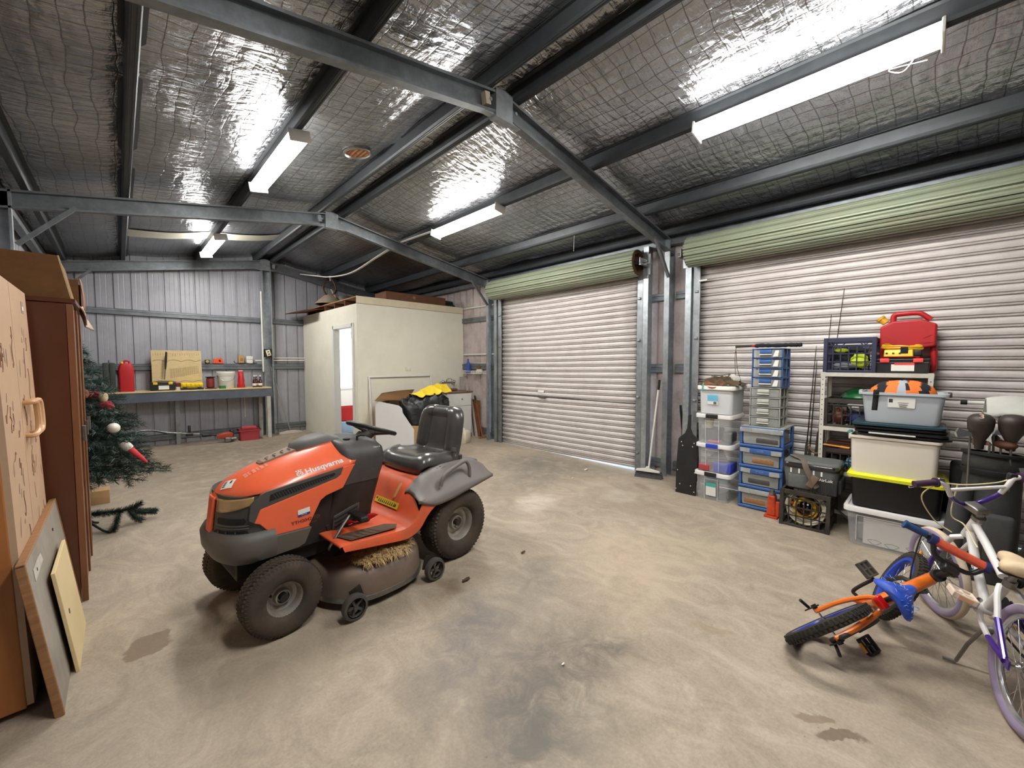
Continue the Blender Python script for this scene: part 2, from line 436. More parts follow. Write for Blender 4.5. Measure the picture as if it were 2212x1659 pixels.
# foil under the roof sheets: pillowed between the purlins
PUR = [-.55, .12, 1.10, 2.03, 2.31, 3.32, 4.34, 4.93]
def zfoil(x, y):
    z = zr(x) + .115
    sag = 0
    for a, b in zip(PUR[:-1], PUR[1:]):
        if a <= x <= b: sag = math.sin(PI * (x - a) / (b - a)) * (.028 if b - a > .5 else .008)
    n = nz((x * 1.1, y * 1.3, 0)) * .018 + nz((x * 3.1, y * 4.3, 5)) * .006
    return z - sag + n
mb = MB()
for (x0, x1) in ((WL - .06, XC), (XC, WR + .06)):
    mb.grid(lambda u, v, x0=x0, x1=x1: Vector((x0 + (x1 - x0) * u, YB + (YE - YB) * v, zfoil(x0 + (x1 - x0) * u, YB + (YE - YB) * v))), 46, 150)
struct(mb.build('ceiling', M_foil, sharp=180))
mb = MB()   # the roof sheets themselves, just above the foil
for (x0, x1) in ((WL - .2, XC), (XC, WR + .2)):
    mb.box(((x0 + x1) / 2, (YB + YE) / 2, (zr(x0) + zr(x1)) / 2 + .19), (abs(x1 - x0) * 1.015 + .02, YE - YB + .3, .01), rot=(0, math.atan(SL) * (1 if x1 > XC + .1 else -1), 0))
struct(mb.build('roof', M_galvd))
mb = MB()   # dull strip where two foil rolls overlap near the end wall
mb.grid(lambda u, v: Vector((.16 + 1.84 * u, 7.55 + .42 * v, zfoil(.16 + 1.84 * u, 7.55 + .42 * v) - .012)), 24, 4)
o = mb.build('foil_lap', mat('dull_foil_back', (188, 184, 168), .45, .4, .06, 5), sharp=180); struct(o)

# ---- wall sheeting with narrow ribs
M_sheet = mat('grey_wall_sheet', (166, 167, 174), .42, .1, .06, 2, dirt=(128, 126, 132), da=.45, ds=1.5)
M_sheetr = mat('beige_wall_sheet', (196, 184, 182), .5, .05, .06, 2, dirt=(132, 116, 104), da=.55, ds=5)
def sheet(axis, s0, s1, plane, out, top, holes, pitch=.216, first=0.0):
    """ribbed wall along an axis; profile pans with a narrow outward rib and two faint swages"""
    pr = []; s = first
    while s - pitch > s0: s -= pitch
    while s < s1 + pitch:
        for ds, d in ((0, 0), (.008, .02), (.022, .02), (.030, 0), (.085, 0), (.092, .0015), (.099, 0), (.150, 0), (.157, .0015), (.164, 0)):
            if s0 <= s + ds <= s1: pr.append((s + ds, d))
        s += pitch
    pr = [(s0, 0)] + pr + [(s1, 0)]
    brk = sorted(set([q for h in holes for q in h[:2]]))
    mb = MB()
    def P(s, d, z):
        return Vector((s, plane + out * d, z)) if axis == 'x' else Vector((plane + out * d, s, z))
    pts = []
    for (a, da), (b, db) in zip(pr[:-1], pr[1:]):
        cuts = [a] + [q for q in brk if a < q < b] + [b]
        for c, d in zip(cuts[:-1], cuts[1:]):
            if d - c < 1e-6: continue
            f = lambda t: da + (db - da) * ((t - a) / (b - a) if b > a else 0)
            spans = [(0, None)]
            for h in holes:
                if h[0] - 1e-6 <= c and d <= h[1] + 1e-6: spans = [x for x in ((0, h[2]), (h[3], None)) if x[1] is None or x[1] > x[0]]
            for z0, z1 in spans:
                ta, tb = (top(c), top(d)) if z1 is None else (z1, z1)
                q = [P(c, f(c), z0), P(d, f(d), z0), P(d, f(d), tb), P(c, f(c), ta)]
                if (axis == 'x') == (out > 0): pass
                else: q = q[::-1]
                mb.add(q, [(0, 1, 2, 3)])
    return mb
struct(sheet('x', WL, WR, YE, 1, lambda x: zr(x) + .12, [(3.25, 4.35, .85, 2.05)], first=-.02 - .015).build('wall_end', M_sheet))
struct(sheet('y', YB, YE, WL, -1, lambda y: zr(WL) + .12, []).build('wall_left', M_sheet))
DOOR = [(2.76, 5.47), (-3.2, 1.985)]
struct(sheet('y', YB, YE, WR, 1, lambda y: zr(WR) + .12, [(DOOR[1][0], DOOR[1][1], 0, 2.58), (DOOR[0][0], DOOR[0][1], 0, 2.58)], first=5.56).build('wall_right', M_sheetr))
struct(sheet('x', WL, WR, YB, -1, lambda x: zr(x) + .12, []).build('wall_front', M_sheet))

# ---- steel members: C section swept along a line
def csec(mb, p0, p1, up, op, h, w, t=.004, lip=.018):
    """C channel from p0 to p1; 'up' = depth direction, 'op' = side it opens to; p on the top of the web"""
    p0, p1, up, op = Vector(p0), Vector(p1), Vector(up).normalized(), Vector(op).normalized()
    prof = [(0, w), (0, 0), (-h, 0), (-h, w), (-h + lip, w), (-h + lip, w - t), (-h + t, w - t), (-h + t, t), (-t, t), (-t, w - t), (-lip, w - t), (-lip, w)]
    ring = lambda p: [p + up * a + op * b for a, b in prof]
    mb.loft([ring(p0), ring(p1)], smooth=False)
    return mb
def member(name, mbld, m, label, cat, group):
    return tag(mbld.build(name, m, fix=True), label, cat, group, 'structure')
HD, FW = .16, .066
side_n = {0: 'left', 1: 'right'}
fr_n = {0: 'nearest', 1: 'middle', 2: 'end wall'}
for k, y in enumerate(YF + [-1.083]):
    fn = fr_n.get(k, 'rearmost')
    for s in (0, 1):
        xe = XL if s == 0 else XR
        mb = MB()
        op = (0, -1, 0)
        ca = math.cos(math.atan(SL)); sg = -1 if s == 0 else 1
        d = Vector((sg * ca, 0, -math.sin(math.atan(SL))))
        up = Vector((sg * math.sin(math.atan(SL)), 0, ca))
        p0 = Vector((XC, y + .033, HA)); p1 = Vector((xe + sg * .15, y + .033, zr(xe + sg * .15)))
        csec(mb, p0 + d * .03, p1, up, op, HD, FW)
        member('rafter', mb, M_galvd, f'{side_n[s]} sloping roof beam of the {fn} portal frame', 'beam', 'portal frame rafters')
        mb = MB()
        csec(mb, (xe, y + .033, 0), (xe, y + .033, zr(xe) - .0), (-sg, 0, 0), op, .155, FW)
        member('column', mb, M_galv, f'{side_n[s]} steel column of the {fn} portal frame', 'column', 'portal frame columns')
        mb = MB()
        a = Vector((xe - sg * .02, y - .03, 2.52)); b = Vector((xe - sg * .40, y - .03, zr(xe - sg * .40) - .13))
        dd = (b - a).normalized(); pp = Vector((dd.z, 0, -dd.x))
        mb.box((a + b) / 2, (.03, .035, (b - a).length), rot=dd.to_track_quat('Z', 'Y').to_matrix())
        member('knee_brace', mb, M_galvd, f'{side_n[s]} diagonal brace under the {fn} portal frame rafter', 'brace', 'knee braces')
    mb = MB()
    mb.prism([(-.085, -.205), (.085, -.205), (.085, .0), (.0, .02), (-.085, .0)], .076, frame((XC, y + .036, HA), (1, 0, 0), (0, 0, 1)))
    mb.prism([(-.27, -.19), (.27, -.19), (.1, -.155), (-.1, -.155)], .05, frame((XC, y + .025, HA - .005), (1, 0, 0), (0, 0, 1)))
    for sx in (-.13, .13): mb.cyl((XC + sx, y - .036, HA - .1), (XC + sx, y - .028, HA - .1), .012, n=8)
    sx = -1 if k < 2 else 1
    mb.cur = 1; mb.box((XC + sx * .155, y - .005, HA - .10), (.045, .05, .085), rot=(0, sx * .17, 0))
    member('apex_plate', mb, [M_galv, mat('pale_tan_tab', (170, 154, 136), .7) if k == 0 else M_galvb], f'bolted ridge joint of the {fn} portal frame', 'bracket', 'ridge joints')
nmP = ['left eave', 'second left', 'lamp-carrying left', 'left ridge', 'right ridge', 'lamp-carrying right', 'second right', 'right eave']
for x, nm in zip(PUR, nmP):
    mb = MB(); sg = 1 if x > XC else -1
    an = math.atan(SL) * sg
    # top hat purlin: two feet and a raised crown, crown down towards the room
    pr = [(-.06, .10), (-.035, .10), (-.03, .02), (-.022, .0), (.022, .0), (.03, .02), (.035, .10), (.06, .10), (.06, .104), (-.06, .104)]
    ring = lambda y: [Vector((x + a * math.cos(an), y, zr(x) + .004 + b - a * math.sin(an))) for a, b in pr]
    mb.loft([ring(YB), ring(YE)], smooth=False)
    for a in (-.011, .011):   # pressed grooves
        mb.box((x + a * math.cos(an), (YB + YE) / 2, zr(x) + .0035 - a * math.sin(an)), (.005, YE - YB, .004), rot=(0, an, 0))
    member('purlin', mb, M_purl, f'{nm} roof purlin running the length of the shed', 'purlin', 'roof purlins')
for s, x in ((0, XL - .1), (1, XR + .09)):
    mb = MB(); mb.bx(x - .035, x + .035, YB, YE, 2.93, 3.02); mb.bx(x - .045, x + .045, YB, YE, 3.02, 3.03)
    member('eave_strut', mb, M_galvd, f'{side_n[s]} eave beam along the top of the side wall', 'beam', 'eave beams')
# end wall post and girts
mb = MB(); csec(mb, (2.10, YF[2] + .10, 0), (2.10, YF[2] + .10, HA - .12), (-1, 0, 0), (0, -1, 0), .165, .14)
member('end_post', mb, M_galv, 'steel post in the middle of the end wall under the ridge', 'column', None)
def girt(p0, p1, z, h, out, lbl):
    mb = MB(); p0, p1 = Vector(p0), Vector(p1)
    pr = [(0, 0), (.05, .012), (.05, h * .38), (.042, h * .42), (.042, h * .58), (.05, h * .62), (.05, h - .012), (0, h)]
    out = Vector(out)
    ring = lambda p: [p + out * a + Vector((0, 0, z + b)) for a, b in pr]
    mb.loft([ring(p0), ring(p1)], smooth=False)
    member('wall_girt', mb, M_galvd, lbl, 'rail', 'wall girts')
for z, h, nm in ((2.25, .11, 'upper'), (1.32, .12, 'middle'), (.08, .11, 'bottom')):
    girt((WL, YE, 0), (2.09, YE, 0), z, h, (0, -1, 0), f'{nm} horizontal rail of the end wall left of the post')
    girt((2.27, YE, 0), (2.9, YE, 0), z, h, (0, -1, 0), f'{nm} horizontal rail of the end wall between post and cream room')
    girt((WL, YB, 0), (WL, YE, 0), z, h, (1, 0, 0), f'{nm} horizontal rail of the left side wall')
    for a, b, w in ((5.56, 6.74, 'beside the cream room'), (2.40, 2.66, 'left of the column between the doors'), (2.06, 2.30, 'right of the column between the doors')):
        girt((WR, a, 0), (WR, b, 0), z, h, (-1, 0, 0), f'{nm} horizontal wall rail {w}')

# ---- roller doors
M_door = mat('cream_roller_door', (212, 205, 202), .42, .05, .05, 2, dirt=(160, 146, 136), da=.35, ds=4, stretch=(1, .4, 6))
M_drum = mat('sage_green_steel', (140, 150, 128), .45, .1, .08, 3, dirt=(150, 140, 112), da=.4, ds=2)
M_rust = mat('rusty_steel', (92, 66, 48), .8, .3, .3, 20)
def roller(k, y0, y1, lab):
    t = thing(f'door_{k}', lab, 'roller door', (5.03, (y0 + y1) / 2, 0)); t['kind'] = 'structure'
    w = (y1 - y0) / 2
    mb = MB(); pit = .0845; rows = int(2.62 / pit)
    zs = []
    for i in range(rows + 1):
        z = i * pit
        for dz, d in ((.000, .020), (.010, .020), (.013, -.001), (.021, -.003), (.024, .012), (.031, .012), (.034, -.004), (.052, -.009), (.072, -.005), (.081, .0)):
            zs.append((z + dz + .035, d))
    bot = lambda v: .004 if k == 2 else .002 + .022 * max(0, .55 - v) / .55
    pr = [(None, 0.006), (.033, .004)] + zs
    fn = lambda u, v: Vector((pr[int(round(u * (len(pr) - 1)))][1], -w + 2 * w * v, bot(v) if pr[int(round(u * (len(pr) - 1)))][0] is None else pr[int(round(u * (len(pr) - 1)))][0] + bot(v)))
    mb.grid(fn, len(pr) - 1, 8)
    c = mb.build('curtain', M_door, t, sharp=30, solid=.004, off=0)
    mb = MB(); n = 84
    R = .168
    prof = []
    for i in range(n):
        ph = (i % 6); a = 2 * PI * (i // 6 * 6 + (0, .7, 1.8, 3, 4.2, 5.3)[ph]) / n
        prof.append((R - (.022 if ph == 0 else .0) - (.008 if ph == 3 else 0), a))
    ax = Vector((-.19, 0, 2.735)); ov = .06
    secs = [[ax + Vector((r * math.cos(a), yy, r * math.sin(a))) for r, a in prof] for yy in (-w - ov, w + ov)]
    mb.loft(secs, caps=False)
    mb.cur = 1
    for yy, sg in ((-w - ov, -1), (w + ov, 1)):
        mb.lathe([(.165, yy - sg * .01), (.158, yy + sg * .004), (.12, yy + sg * .004), (.115, yy - sg * .05), (.03, yy - sg * .05)], (ax.x, 0, ax.z), 'y', 32)
    dr = mb.build('drum', [M_drum, M_rust], t, sharp=25)
    mb = MB(); mb.cyl(ax + Vector((0, -w - .19, 0)), ax + Vector((0, w + .19, 0)), .017)
    mb.build('axle', M_steel, t)
    for s in (-1, 1):
        mb = MB()
        y = s * (w + .02)
        mb.bx(-.045, .03, y - .02 * s, y + .035 * s, 0, 2.6); mb.bx(-.05, -.03, y - .045 * s, y + .035 * s, 0, 2.62)
        for z in (.25, 1.0, 1.75, 2.3): mb.rbox((-.055, y - .01 * s, z), (.035, .04, .03), .006, 2)
        mb.build('guide', M_galv, t, bevel=.003)
        mb = MB(); yj = s * (w + .105)
        csec(mb, (-.075, yj - .035, 0), (-.075, yj - .035, 2.95), (-1, 0, 0), (0, 1, 0), .11, .07)
        mb.build('jamb', M_galvb if s == -1 and k == 1 or s == 1 and k == 2 else M_galv, t, fix=True)
        mb = MB(); mb.box((-.17, s * (w + .12), 2.735), (.2, .006, .09)); mb.box((-.08, s * (w + .12), 2.72), (.006, .1, .26)); mb.box((-.17, s * (w + .135), 2.69), (.22, .035, .006))
        mb.build('bracket', M_galvb, t)
    return t, w
t, w = roller(1, 2.745, 5.47, 'closed pale roller door beside the cream room with green drum')
mb = MB(); mb.box((-.02, .38, .90), (.012, .16, .035)); mb.cyl((-.02, .3, .9), (-.055, .3, .9), .012); mb.box((-.05, .34, .9), (.014, .12, .02)); mb.box((-.013, 0, .905), (.006, 2 * w - .1, .014))
mb.build('lock_handle', M_steel, t, bevel=.003)
mb = MB(); mb.box((-.014, .40, .985), (.003, .13, .04)); mb.build('sticker', M_paper, t)
t2, w2 = roller(2, -3.2, 1.985, 'wide closed pale roller door behind the storage boxes with green drum')
mb = MB(); mb.box((-.06, w2 - .06, 2.42), (.02, .09, .02)); mb.build('latch', M_white, t2)

# ---- internal cream room (walls, doorway), roof and the window inside it
M_cream = mat('cream_rendered_board', (226, 223, 207), .7, 0, .03, 3, .06, 160, dirt=(204, 198, 176), da=.35, ds=2)
M_inn = mat('white_inner_lining', (232, 234, 236), .6, 0, .03, 2)
bx0, by0, bz = 2.90, 6.75, 2.45
mb = MB()
dy0, dy1, dz = 6.90, 7.78, 2.10
mb.bx(bx0, bx0 + .07, by0, dy0, 0, bz); mb.bx(bx0, bx0 + .07, dy1, YE - .02, 0, bz); mb.bx(bx0, bx0 + .07, dy0, dy1, dz, bz)
struct(mb.build('wall_partition_side', M_cream))
mb = MB(); mb.bx(bx0 + .0705, WR - .02, by0 + .0, by0 + .07, 0, bz); struct(mb.build('wall_partition_front', M_cream))
mb = MB(); mb.bx(bx0 + .08, WR - .03, by0 + .08, YE - .06, bz - .02, bz - .005); struct(mb.build('ceiling_partition', M_inn))
mb = MB()
for a, b, c, d in ((bx0 + .08, 3.25, 0, bz - .03), (4.35, WR - .03, 0, bz - .03), (3.25, 4.35, 0, .85), (3.25, 4.35, 2.05, bz - .03)): mb.bx(a, b, YE - .05, YE - .03, c, d)
struct(mb.build('wall_partition_back', M_inn))
t = thing('door_3', 'open white-framed doorway into the cream room', 'doorway', (bx0, (dy0 + dy1) / 2, 0)); t['kind'] = 'structure'
mb = MB(); hw = (dy1 - dy0) / 2
for s in (-1, 1): mb.bx(-.02, .10, s * (hw - .035), s * (hw + .035), 0, dz + .035)
mb.bx(-.02, .10, -hw, hw, dz - .03, dz + .035)
mb.build('door_frame', M_whitep, t, bevel=.004)
Rl = Matrix.Translation((.08, -hw + .05, 0)) @ Matrix.Rotation(rad(-21), 4, 'Z')
mb = MB(Rl); mb.box((0, .41, dz / 2), (.035, .80, dz - .06)); lf = mb.build('door_leaf', M_whitep, t, bevel=.003)
mb = MB(Rl); mb.tube([(-.02, .76, 1.02), (-.07, .76, 1.02), (-.07, .66, 1.02)], .01, 8); mb.build('door_handle', M_chrome, lf)
mb = MB(Rl); mb.box((-.05, .2, dz - .12), (.06, .22, .06)); mb.build('door_closer', M_steel, lf)
t = thing('window_1', 'bright window seen through the doorway of the cream room', 'window', (3.8, YE - .03, 1.45)); t['kind'] = 'structure'
mb = MB()
for x in (-.54, -.18, .18, .54): mb.box((x, 0, 0), (.04, .06, 1.2))
for z in (-.59, .59): mb.box((0, 0, z), (1.1, .06, .04))
mb.build('window_frame', M_whitep, t)
mb = MB(); mb.box((0, .0, 0), (1.06, .006, 1.16))
gl = mat('window_glass', (240, 245, 250), .03, 0, .01, 2, alpha=.12); mb.build('pane', gl, t)
# power point on the cream wall
t = thing('power_outlet', 'white double power outlet on the cream wall', 'outlet', (3.855, by0, 1.345))
mb = MB(); mb.rbox((0, -.006, 0), (.115, .012, .07), .004, 2); mb.build('cover_plate', M_white, t)
for s in (-1, 1):
    mb = MB(); mb.rbox((s * .03, -.014, .018), (.018, .008, .014), .002, 2); mb.build('switch', M_white, t)
    mb = MB()
    for q, rr in ((-.006, .5), (.006, -.5)): mb.box((s * .03 + q, -.0125, -.012), (.002, .002, .009), rot=(0, rr, 0))
    mb.box((s * .03, -.0125, -.022), (.002, .002, .007)); mb.build('socket', M_ink, t)

# ---- batten lights
M_lamp = mat('lit_diffuser', (255, 252, 247), .5, 0, .01, 2, emit=LAMP)
def light(x, y0, y1, lab):
    sg = 1 if x > XC else -1
    t = thing('batten_light', lab, 'ceiling light', (x, (y0 + y1) / 2, zr(x) + .002), group='fluorescent batten lights', rot=(0, math.atan(SL) * sg, 0))
    h = (y1 - y0) / 2
    mb = MB(); mb.rbox((0, 0, -.018), (.12, 2 * h - .02, .034), .004, 2); mb.build('housing', M_white, t)
    mb = MB(); n = 14
    prof = [(.080 * math.cos(a), -.030 - .060 * math.sin(a) ** .7) for a in [PI * i / n for i in range(n + 1)]]
    secs = [[Vector((px_, y, pz_)) for px_, pz_ in prof] for y in (-h + .012, h - .012)]
    mb.loft(secs, caps=True)
    mb.build('diffuser', M_lamp, t, sharp=60, fix=True)
    for s in (-1, 1):
        mb = MB(); mb.rbox((0, s * (h - .004), -.045), (.168, .016, .094), .006, 2); mb.build('end_cap', M_white, t)
    return t
light(1.10, 3.575, 4.92, 'lit batten light on the left roof slope between the nearest and middle frames')
light(1.12, 7.2, 8.55, 'lit batten light on the left roof slope nearest the end wall')
light(3.28, 3.587, 4.93, 'lit batten light on the right roof slope above the single roller door')
L = light(3.32, .03, 1.36, 'large bright batten light at the upper right nearest the camera')
light(1.10, .03, 1.36, 'assumed batten light, out of view, on the left roof slope above the camera')  # unseen lamp, assumed and put in to match the foreground brightness
mb = MB(); mb.tube(bez([(.05, -.56, -.06), (.075, -.5, -.12), (.06, -.44, -.085), (.08, -.6, -.10)], 5), .0025, 6); mb.build('pull_cord', M_white, L)
# cable, cord and round coppery disc under the roof
mb = MB(); 
for dx in (0, .022): mb.tube(bez([(3.25 + dx, 4.95, 3.31), (3.24 + dx, 5.9, 3.33), (3.2 + dx, 6.6, 3.24), (3.1 + dx, 7.4, 3.09), (2.98 + dx, 8.1, 3.10), (2.88, 8.6, 3.18), (2.8, 9.25, 3.3)], 8), .011, 7)
tag(mb.build('electrical_cable', M_white), 'white electrical cable drooping from the right lamp to above the cream room', 'cable')
mb = MB(); mb.tube([(4.34, 3.33, 3.12), (4.34, 3.335, 2.93)], .003, 6); mb.sphere((4.34, 3.335, 2.92), .007, 8, 6)
tag(mb.build('hanging_string', M_white), 'thin string hanging from the right roof slope before the single roller door', 'string')
t = thing('coppery_disc', 'round coppery slatted disc under the foil left of the ridge', 'vent', (1.75, 3.98, zr(1.75) + .085), rot=(0, -math.atan(SL), 0))
mb = MB(); mb.lathe([(.13, 0), (.135, -.012), (.12, -.02), (.11, -.005)], n=28); mb.build('rim', M_steel, t)
mb = MB(); M_cop = mat('copper_foil', (176, 122, 84), .35, .8, .3, 18)
for i in range(5): mb.box((-.09 + .045 * i, 0, -.006), (.03, .2 * (1 - abs(i - 2) * .16), .004), rot=(0, .4, 0))
mb.build('copper_slat', M_cop, t)
# ================================================================== RIDE-ON MOWER (local x = forward, y = its left, z = up)
M_or = mat('orange_bodywork', (242, 106, 64), .32, 0, .05, 3, coat=.35, dirt=(206, 92, 56), da=.4, ds=2.5)
M_orf = mat('dusty_orange_footboard', (226, 96, 56), .5, 0, .08, 4, dirt=(150, 96, 70), da=.55, ds=5)
M_dgr = mat('dark_grey_plastic', (72, 70, 68), .55, 0, .1, 6, dirt=(104, 92, 78), da=.45, ds=4)
M_dash = mat('charcoal_dash_plastic', (60, 58, 58), .5, 0, .1, 6, dirt=(92, 84, 76), da=.45, ds=5)
M_ped = mat('dusty_black_panel', (34, 29, 27), .6, 0, .2, 6, dirt=(66, 52, 40), da=.5, ds=6)
M_bump = mat('grey_bumper_plastic', (92, 90, 86), .55, 0, .08, 5, dirt=(100, 84, 64), da=.7, ds=2.2)
M_trim = mat('grey_fender_plastic', (112, 106, 104), .5, 0, .06, 6, dirt=(124, 110, 96), da=.4, ds=4)
M_tyre = mat('dusty_tyre_rubber', (62, 54, 47), .85, 0, .2, 8, .08, 60, dirt=(98, 80, 60), da=.55, ds=5)
M_rim = mat('silver_wheel_rim', (176, 172, 164), .38, .55, .12, 8, dirt=(116, 94, 70), da=.55, ds=5)
M_deck = mat('dirty_steel_deck', (122, 106, 96), .5, .1, .15, 5, dirt=(126, 100, 72), da=.65, ds=3)
M_vinyl = mat('black_seat_vinyl', (66, 64, 62), .3, 0, .08, 5, .04, 90, coat=.35, dirt=(92, 84, 76), da=.3, ds=5)
M_tape = mat('silver_black_tape', (70, 72, 76), .25, .3, .7, 26, .5, 50)
M_lens = mat('smoky_headlamp_lens', (176, 142, 92), .16, .15, .2, 9, coat=.8)
M_sticky = mat('yellow_warning_sticker', (226, 196, 40), .5, 0, .06, 8)
MA = rad(180 + 4.7)
mow = thing('ride_on_mower', 'dusty orange ride-on lawn mower parked in the middle of the floor', 'lawn mower', (1.702, 2.844, 0), MA)
def mirror_pts(p): return [(x, -y, z) for x, y, z in p]

def tyre(name, x, y, R, w, rr, rows):
    sg = 1 if y > 0 else -1
    mb = MB()
    prof = []
    n = 26; h = (R - rr)
    for i in range(n + 1):
        a = -PI * .5 + 2 * PI * i / n - PI * .0
        a = PI * (-1.12 + 2.24 * i / n)
        c, s = math.cos(a), math.sin(a)
        f = lambda q, e: math.copysign(abs(q) ** e, q)
        prof.append((R - h * .52 + h * .52 * f(c, .62), w * .5 * f(s, .62)))
    mb.lathe(prof, (x, y, R), 'y', 64)
    for k in range(rows):
        t = (k + .5) / rows * 2 - 1
        yy = t * w * .43; N = 58
        rad_ = R - (0 if abs(t) < .7 else .012)
        for i in range(N):
            a = 2 * PI * (i + (.5 if k % 2 else 0)) / N
            q = Matrix.Rotation(-a, 3, 'Y') @ Matrix.Rotation(.5 if k % 2 else -.5, 3, 'X').to_3x3()
            q = Matrix.Rotation(a, 3, 'Y') @ Matrix.Rotation(.45 if k % 2 else -.45, 3, 'Z') @ Matrix.Rotation(math.copysign(.5, t) * (1 if abs(t) > .7 else 0), 3, 'X')
            mb.box((x + (rad_ - .0055) * math.sin(a), y + yy, R + (rad_ - .0055) * math.cos(a)), (2 * PI * R / N * .66, w / rows * .9, .016), rot=q, top=.85)
    o = mb.build(name, M_tyre, mow, sharp=50)
    mb = MB()
    yo = w * .34 * sg
    pr = [(rr + .018, yo), (rr + .014, yo + .006 * sg), (rr + .004, yo + .004 * sg), (rr - .004, yo - .012 * sg), (rr - .012, yo - .05 * sg), (rr - .03, yo - .062 * sg), (rr * .5, yo - .055 * sg), (rr * .42, yo - .03 * sg), (rr * .36, yo - .028 * sg), (rr * .34, yo - .05 * sg), (.001, yo - .05 * sg)]
    if sg < 0: pr = pr[::-1]
    mb.lathe(pr, (x, y, R), 'y', 40)
    rim = mb.build('rim', M_rim, o)
    mb = MB(); mb.cyl((x, y + yo - .055 * sg, R), (x, y + yo - .012 * sg, R), .021); mb.build('hub', M_ped, o)
    mb = MB(); mb.cyl((x + rr * .66, y + yo - .07 * sg, R + rr * .3), (x + rr * .66, y + yo - .03 * sg, R + rr * .28), .006); mb.build('valve', M_ped, o)
    return o
for s in (1, -1):
    tyre('rear_wheel', -.06, .355 * s, .256, .205, .118, 8)
    tyre('front_wheel', 1.142, .345 * s, .198, .155, .088, 7)

# chassis, engine block, axle, hitch plate
mb = MB(); mb.bx(-.3, 1.3, -.16, .16, .27, .37); mb.bx(.72, 1.2, -.2, .2, .36, .74); mb.bx(-.34, .2, -.2, .2, .3, .6)
mb.box((.78, .2, .33), (.05, .012, .26), rot=(0, .25, 0)); mb.box((.72, -.2, .33), (.05, .012, .26))
mb.build('chassis', M_ped, mow, bevel=.006)
mb = MB(); mb.tube([(1.142, -.3, .2), (1.142, -.16, .24), (1.142, .16, .24), (1.142, .3, .2)], .022, 8); mb.cyl((1.142, .25, .16), (1.142, .25, .28), .02); mb.cyl((1.142, -.25, .16), (1.142, -.25, .28), .02)
mb.build('front_axle', M_ped, mow)
mb = MB(); mb.tube([(.9, .1, .25), (1.1, .24, .26)], .009, 6); mb.build('steering_rod', M_ped, mow)
mb = MB(); mb.cyl((-.06, -.3, .256), (-.06, .3, .256), .03); mb.build('rear_axle', M_ped, mow)
mb = MB(); mb.bx(1.24, 1.3, -.15, .15, .27, .37); mb.bx(1.1, 1.3, -.15, .15, .27, .285); mb.build('hitch_plate', M_ped, mow, bevel=.004)

# hood shell
HS = [[(0, .75, .968), (.05, .747, .967), (.10, .735, .957), (.185, .69, .902), (.25, .65, .845), (.256, .655, .815)],
      [(0, .85, .945), (.05, .85, .943), (.10, .85, .936), (.185, .84, .882), (.247, .83, .82), (.255, .83, .79)],
      [(0, 1.0, .905), (.05, 1.0, .903), (.10, 1.0, .895), (.18, 1.0, .848), (.242, 1.0, .792), (.252, 1.0, .766)],
      [(0, 1.12, .867), (.05, 1.12, .865), (.095, 1.12, .858), (.17, 1.12, .82), (.235, 1.12, .77), (.244, 1.12, .75)],
      [(0, 1.22, .828), (.045, 1.22, .826), (.085, 1.22, .82), (.155, 1.215, .79), (.212, 1.205, .755), (.22, 1.20, .738)],
      [(0, 1.30, .79), (.035, 1.30, .788), (.07, 1.295, .784), (.12, 1.285, .765), (.165, 1.27, .742), (.172, 1.265, .728)],
      [(0, 1.345, .752), (.025, 1.344, .751), (.05, 1.34, .748), (.085, 1.33, .738), (.115, 1.32, .724), (.12, 1.315, .714)],
      [(0, 1.362, .715), (.02, 1.361, .714), (.04, 1.358, .713), (.068, 1.35, .711), (.09, 1.34, .708), (.092, 1.338, .704)]]
rows = []
for s in HS:
    r = [Vector((u, v, z)) for v, u, z in s]
    rows.append([Vector((p.x, -p.y, p.z)) for p in r[:0:-1]] + r)
mb = MB(); w_ = len(rows[0])
mb.add([p for r in rows for p in r], [(i * w_ + j, i * w_ + j + 1, (i + 1) * w_ + j + 1, (i + 1) * w_ + j) for i in range(len(rows) - 1) for j in range(w_ - 1)], True)
hood = mb.build('hood', M_or, mow, sharp=180, sub=2, fix=True)
hood.modifiers.new('t', 'SOLIDIFY').thickness = .004
from mathutils.bvhtree import BVHTree
dg = bpy.context.evaluated_depsgraph_get(); dg.update()
hv = hood.evaluated_get(dg).to_mesh(); BV = BVHTree.FromPolygons([v.co.copy() for v in hv.vertices], [tuple(p.vertices) for p in hv.polygons])
def on_hood(p, d, off):
    p = Vector(p); h = BV.ray_cast(p + Vector(d) * .3, -Vector(d))
    return (h[0] + Vector(d) * off) if h[0] else p
def decal(pts_fs, mtx, d, off=.003):
    vs, fs = pts_fs; return [on_hood(mtx @ p, d, off) for p in vs], fs
dside = Vector((0, .66, .75)).normalized()
mxt = frame((.845, .226, .825), (-1, .01, .125), (.0, -.7, .72))
mb = MB(); vs, fs = decal(text_mesh('Husqvarna', .047, 'CENTER', 0, .0012, 1.12), mxt, dside); mb.add(vs, fs)
lg = [(.018 * math.cos(a) * (1 if abs(math.sin(a)) < .8 else .9), .018 * math.sin(a)) for a in [2 * PI * i / 20 for i in range(20)]]
mxl = frame((.986, .223, .807), (-1, .01, .125), (.0, -.7, .72))
